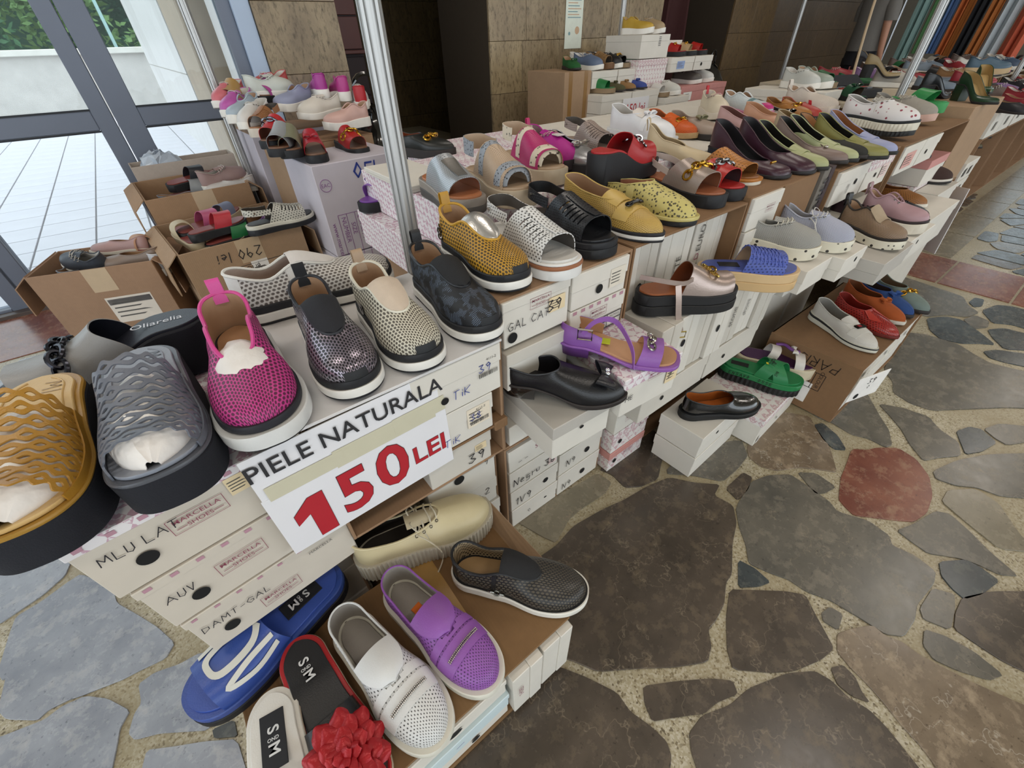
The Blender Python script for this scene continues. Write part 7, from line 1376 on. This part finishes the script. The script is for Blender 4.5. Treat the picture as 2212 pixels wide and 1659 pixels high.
heap((-.99, 1.87), -18, [('loafer', 'pale pink shoe on top in the carton with the shipping label', .26, .22, .42, 170, '#b08f8c', 14), ('sneaker', 'dark grey high shoe leaning in the carton with the shipping label', .16, .15, .39, 150, '#3f444c', -20), ('slide', 'peach ribbed mule in the carton with the shipping label', .36, .20, .40, 120, '#b98a68', 10), ('loafer', 'taupe wedge shoe at the front of the carton with the shipping label', .33, .09, .40, 178, '#857468', 6), ('loafer', 'beige shoe along the front edge of the carton with the label', .20, .07, .34, -4, '#a88a70', 0), ('sneaker', 'white ridged sneaker at the right of the carton with the label', .42, .17, .36, 92, '#cfd0d4', 8), ('loafer', 'grey sandal sole at the left of the carton with the label', .09, .18, .36, 85, '#8a919b', 10), ('loafer', 'red shoe at the bottom of the carton with the label', .30, .12, .24, 20, '#8c3a3c', 0)], 'shoes in the labelled carton')
heap((-.47, 1.56), 5, [('slide', 'black and red strap slide on top of the SIZE table carton', .20, .14, .495, 3, '#b3303a', 0), ('slide', 'green slide under the black and red one', .24, .12, .445, 6, '#1f6b3a', 0), ('slide', 'pink knotted slide behind the black and red one', .17, .28, .48, 15, '#b5587c', 8), ('slide', 'cream mule at the left of the SIZE table carton', .09, .24, .46, 95, '#c2b394', -8), ('loafer', 'violet shoe at the right of the SIZE table carton', .37, .20, .46, 30, '#7d5590', 10), ('loafer', 'beige striped espadrille at the front left of the SIZE carton', .15, .09, .41, 176, '#b0a284', 0), ('slide', 'grey-blue mule at the back of the SIZE table carton', .27, .36, .47, 40, '#77809a', -8), ('loafer', 'tan flat deep in the SIZE table carton', .30, .10, .36, 4, '#a38a64', 0)], 'shoes in the SIZE table carton')
heap((-.50, 2.10), 3, [('slide', 'black vinyl mule at the left of the corner carton', .24, .22, .58, 14, '#22242b', 8), ('sneaker', 'dusty pink high sneaker in the corner carton', .38, .16, .56, 12, '#a58a86', 6), ('loafer', 'rose shoe at the back of the corner carton', .40, .28, .57, 8, '#a98a84', -6), ('slide', 'grey slide under the black vinyl mule', .22, .17, .53, 6, '#8b8e90', 0), ('loafer', 'white flat at the front right of the corner carton', .38, .09, .54, 170, '#c9c4c0', 8), ('loafer', 'grey flat along the front of the corner carton', .18, .08, .52, 3, '#777b82', 0), ('loafer', 'plum flat deep in the corner carton', .30, .24, .44, 0, '#5a4450', 0)], 'shoes in the corner carton')
slit_sandal('white slit platform sandal on a black sole on the carton corner', (.10, 1.62, .505), 6, dots('#c8c6bb', '#2a2a2a', .012, .22), '#000', '#2a2a2a', [('outsole', 0, .6, rubber('#1a1c22'), .004), ('midsole', .6, 1, rubber('#cfccc0'), .003)], L=.29, W=.10)
o, la, up = slide('small violet bow mule peeking out beside the checked box', (.10, .90, .70), -150, leather('#7d4aa0'), L=.24, W=.085, bed='#7d4aa0', lin_='#6d3a90', name='bow_mule'); bow(o, *up.top_at(.66 * la.L), leather('#7d4aa0'), .028, .022)
o, la, up = loafer('black mule with gold horsebit half hidden behind the pole', (0.518, 0.965, 0.800), -60, leather('#1b1d1c', .35), L=.29, W=.098, lin_='#7a3c22', thr=.5, fh=.03, hh=.034); chain_on(o, up, .66, CHG, 4, .011, .004, .3, .7, 'horsebit')
o = thing('plastic_wrap', 'crumpled clear plastic wrap in the pale grey carton', 'plastic wrap', (-.36, 2.66, .60)); mb = MB(); R = random.Random(9); ball(mb, (0, 0, .05), .10, .05, .06, 16, 10); mb.v = [(x + R.uniform(-.015, .015), y + R.uniform(-.015, .015), z + R.uniform(-.015, .015)) for x, y, z in mb.v]; mb.obj('sheet', mat('#b9c3cf', .15, 0, .1, 20, .5, 40), o, 0); mb = MB(); ball(mb, (.09, .01, .02), .05, .04, .03); mb.obj('fold', mat('#c3ccd6', .15), o)
# ------------------------------------------------------------------ far right heaps
R = random.Random(21); FC = ['#c9c4bc', '#7d5f8c', '#2a2b30', '#8c2a33', '#4d5f78', '#b09a78', '#25603a', '#a8a39a', '#5a4a44', '#b86a7a', '#d2cec6', '#6d7a88', '#8a6a4a', '#1d1e22']
NM = {'#c9c4bc': 'off-white', '#7d5f8c': 'purple', '#2a2b30': 'charcoal', '#8c2a33': 'dark red', '#4d5f78': 'denim blue', '#b09a78': 'beige', '#25603a': 'green', '#a8a39a': 'light grey', '#5a4a44': 'brown', '#b86a7a': 'rose', '#d2cec6': 'white', '#6d7a88': 'slate', '#8a6a4a': 'tan', '#1d1e22': 'black'}
protos = {}
ROWS = ('front', 'second', 'third', 'fourth', 'fifth', 'back'); ORD = ('first', 'second', 'third', 'fourth', 'fifth', 'sixth', 'seventh', 'eighth', 'ninth', 'tenth', 'eleventh', 'twelfth', 'thirteenth')
def far_proto(kind, c):
    if (kind, c) not in protos:
        toe = (0, 0, 0)
        if kind == 'sneaker': o, la, up = sneaker('x', toe, 0, leather(c), L=.27, W=.094, lace=fabric('#cfcac2'), bowtie=False, res=22)
        elif kind == 'loafer': o, la, up = loafer('x', toe, 0, leather(c), L=.26, W=.088, res=22)
        else: o, la, up = slide('x', toe, 0, leather(c), L=.26, W=.092, res=22, bed='#6d5444')
        protos[(kind, c)] = [o, False]
    return protos[(kind, c)]
for row in range(6):
    for i in range(13):
        c = R.choice(FC); kind = R.choice(('sneaker', 'loafer', 'slide')); pr = far_proto(kind, c); src = pr[0]
        x = 4.12 + i * .27 + R.uniform(-.04, .04); y = .10 + row * .24 + R.uniform(-.04, .04); z = .70 if y < .40 else .80
        if not pr[1]: o = src; pr[1] = True
        else:
            o = src.copy(); COL.objects.link(o)
            for ch in src.children: k = ch.copy(); COL.objects.link(k); k.parent = o
        o.location = (x, y, z + .002); o.rotation_euler = (0, 0, radians(R.uniform(-150, -60)))
        tag(o, '%s %s in the %s row of the far heaps, %s from the left' % (NM[c], kind, ROWS[row], ORD[i]), 'shoe', 'far %s %ss in the right heaps' % (NM[c], kind))
# ------------------------------------------------------------------ person and hanging clothes in the distance
def skin_body(name, V, E, m, parent, root=0, sub=2):
    me = bpy.data.meshes.new(name); me.from_pydata([v[:3] for v in V], E, []); o = link(name, me, parent); me.materials.append(m)
    md = o.modifiers.new('skin', 'SKIN'); md.use_smooth_shade = True; o.modifiers.new('sub', 'SUBSURF').levels = sub; o.modifiers['sub'].render_levels = sub
    for i, v in enumerate(V): me.skin_vertices[0].data[i].radius = (v[3], v[4] if len(v) > 4 else v[3]); me.skin_vertices[0].data[i].use_root = i == root
    return o
PO = thing('person', 'person in a grey t-shirt and dark trousers standing behind the stalls', 'person', (6.85, 1.90, 0), radians(-120))
SK = mat('#a87a62', .55, 0, .08, 20, .1, 200)
V = [(0, 0, .95, .13, .10), (0, 0, 1.18, .125, .095), (0, .0, 1.40, .15, .10), (0, 0, 1.50, .06, .06), (0, .01, 1.60, .075, .09), (0, .015, 1.70, .08, .095), (-.17, 0, 1.43, .055, .055), (-.22, .02, 1.18, .042, .042), (-.23, .10, .98, .032, .032), (-.235, .14, .90, .035, .02), (.17, 0, 1.43, .055, .055), (.22, -.01, 1.18, .042, .042), (.23, .03, .96, .032, .032), (.235, .05, .88, .035, .02), (-.09, 0, .90, .085, .09), (-.10, .02, .50, .055, .06), (-.10, -.02, .10, .04, .045), (-.10, .10, .03, .035, .03), (.09, 0, .90, .085, .09), (.10, .02, .50, .055, .06), (.10, -.02, .10, .04, .045), (.10, .10, .03, .035, .03)]
E = [(0, 1), (1, 2), (2, 3), (3, 4), (4, 5), (2, 6), (6, 7), (7, 8), (8, 9), (2, 10), (10, 11), (11, 12), (12, 13), (0, 14), (14, 15), (15, 16), (16, 17), (0, 18), (18, 19), (19, 20), (20, 21)]
for s, h in ((-1, 9), (1, 13)):
    b = V[h]
    for k in range(4): i = len(V); V.append((b[0] + (k - 1.5) * .012, b[1] + .03, b[2] - .045, .009)); V.append((b[0] + (k - 1.5) * .013, b[1] + .05 - abs(k - 1.5) * .006, b[2] - .075 + .01 * abs(k - 1.5), .008)); E += [(h, i), (i, i + 1)]
    i = len(V); V.append((b[0] - s * .03, b[1] + .025, b[2] - .01, .010)); V.append((b[0] - s * .035, b[1] + .05, b[2] - .03, .009)); E += [(h, i), (i, i + 1)]
skin_body('body', V, E, SK, PO)
def loft(name, rings, m, n=20):
    mb = MB(); G = [[V3((cx + rx * cos(2 * pi * k / n), cy + ry * sin(2 * pi * k / n) + .004 * sin(5 * k + i), z)) for i, (z, rx, ry, cx, cy) in enumerate(rings)] for k in range(n)]; shell(mb, G, .004, True); mb.obj(name, [m, m], PO)
SH = fabric('#6d6a66'); loft('t_shirt', [(.93, .19, .15, 0, 0), (1.05, .185, .145, 0, 0), (1.2, .185, .14, 0, 0), (1.38, .215, .135, 0, 0), (1.46, .17, .11, 0, 0), (1.51, .085, .08, 0, 0)], SH)
for s in (-1, 1): loft('sleeve', [(1.20, .065, .065, s * .225, .01), (1.32, .075, .075, s * .205, 0), (1.46, .06, .06, s * .165, 0)], SH, 12)
TRS = fabric('#1b1c24'); loft('trousers', [(.80, .185, .15, 0, 0), (.98, .175, .135, 0, 0)], TRS)
for s in (-1, 1): loft('trouser_leg', [(.07, .065, .07, s * .10, -.01), (.5, .085, .09, s * .10, .01), (.86, .105, .115, s * .09, 0)], TRS, 14)
mb = MB(); ball(mb, (0, 0, 1.72), .095, .108, .10, 14, 10); mb.obj('hair', mat('#1d1713', .7), PO)
mb = MB(); [ball(mb, (x, .108, 1.665), .011, .006, .007, 8, 5) for x in (-.03, .03)]; mb.obj('eyes', mat('#2a2320', .3), PO); mb = MB(); ball(mb, (0, .118, 1.635), .012, .018, .02, 8, 6); [ball(mb, (s * .088, .02, 1.645), .012, .02, .03, 8, 6) for s in (-1, 1)]; ball(mb, (0, .105, 1.600), .024, .008, .006, 8, 5); mb.obj('face_features', SK, PO)
for i, (y, w, z0, c, lb) in enumerate(((1.98, .16, .70, '#8fb0ac', 'pale teal garment hanging behind the standing person'), (1.81, .13, .85, '#4d7a4a', 'green garment hanging right of the person'), (1.56, .10, .80, '#b8622f', 'narrow orange garment right of the slate blue one'), (1.68, .12, .85, '#5a78a8', 'slate blue garment hanging beside the green one'), (1.47, .07, .80, '#9a5a22', 'brown-orange garment hanging left of the black one'), (1.36, .14, .75, '#15161c', 'black garment hanging between the orange ones'), (1.22, .12, .80, '#a8622a', 'rust orange garment hanging left of the white one'), (1.07, .17, .80, '#b9c2c8', 'white garment hanging at the far right'), (.88, .18, .8, '#b8553a', 'red-orange garment at the right edge of the photo'))):
    o = thing('hanging_garment', lb, 'garment', (8.6, y, 0), 0, 'garments hanging at the far stall'); mb = MB(); G = [[V3((.04 * sin(k * 1.3 + i) + .012 * j, -w / 2 + w * k / 10, lerp(z0, 2.1, j / 6))) for j in range(7)] for k in range(11)]; shell(mb, G, .012); mb.obj('cloth', [fabric(c)] * 2, o); mb = MB(); tube(mb, [(0, -w * .4, 2.12), (0, 0, 2.17), (0, w * .4, 2.12)], .006); tube(mb, [(0, 0, 2.17), (0, 0, 2.25)], .003); mb.obj('hanger', metal('#77777a'), o)
o = thing('garment_rail', 'steel rail carrying the hanging garments at the far stall', 'rail', (8.6, .0, 0)); mb = MB(); tube(mb, [(0, -.6, 2.26), (0, 2.2, 2.26)], .012, 8); mb.obj('bar', metal('#8a8a8c'), o); [tube(MB(), [(0, y, 0), (0, y, 2.26)], .014, 8).obj('upright', metal('#8a8a8c'), o) for y in (-.6, 2.2)]
for o in list(bpy.data.objects):
    if o.type == 'EMPTY' and o.get('label') == 'x': bpy.data.objects.remove(o)
# decorations belong to the part they sit on
ON = {'chain': 'upper', 'horsebit': 'upper', 'bow': 'upper', 'knot': 'upper', 'badge': 'upper', 'toe_bumper': 'upper', 'heel_loop': 'upper', 'trim': 'upper', 'rhinestone_bar': 'saddle', 'eyelets': 'upper', 'gore': 'upper', 'heel_counter': 'upper', 'side_panel': 'upper', 'gold_bar': 'upper', 'ornament': 'upper', 'white_lettering': 'upper', 'bar_ornament': 'saddle', 'insole_stamp': 'footbed', 'price_sticker': 'footbed', 'brand_patch': 'footbed', 'brand_lettering': 'footbed', 'crystals': 'bow', 'link_ornament': 'upper', 'strap_stud': 'heel_strap', 'woven_strips': 'upper', 'red_enamel': 'buckle'}
base = lambda o: o.name.split('.')[0]
for r in [o for o in bpy.data.objects if o.type == 'EMPTY' and o.get('category') == 'shoe']:
    kids = {base(c): c for c in r.children}
    for c in list(r.children):
        h = kids.get(ON.get(base(c), ''), None) or (kids.get('insole') if ON.get(base(c)) == 'footbed' else None)
        if h is not None and h is not c and h.parent is r and not (ON.get(base(h)) and kids.get(ON.get(base(h)))) : c.parent = h
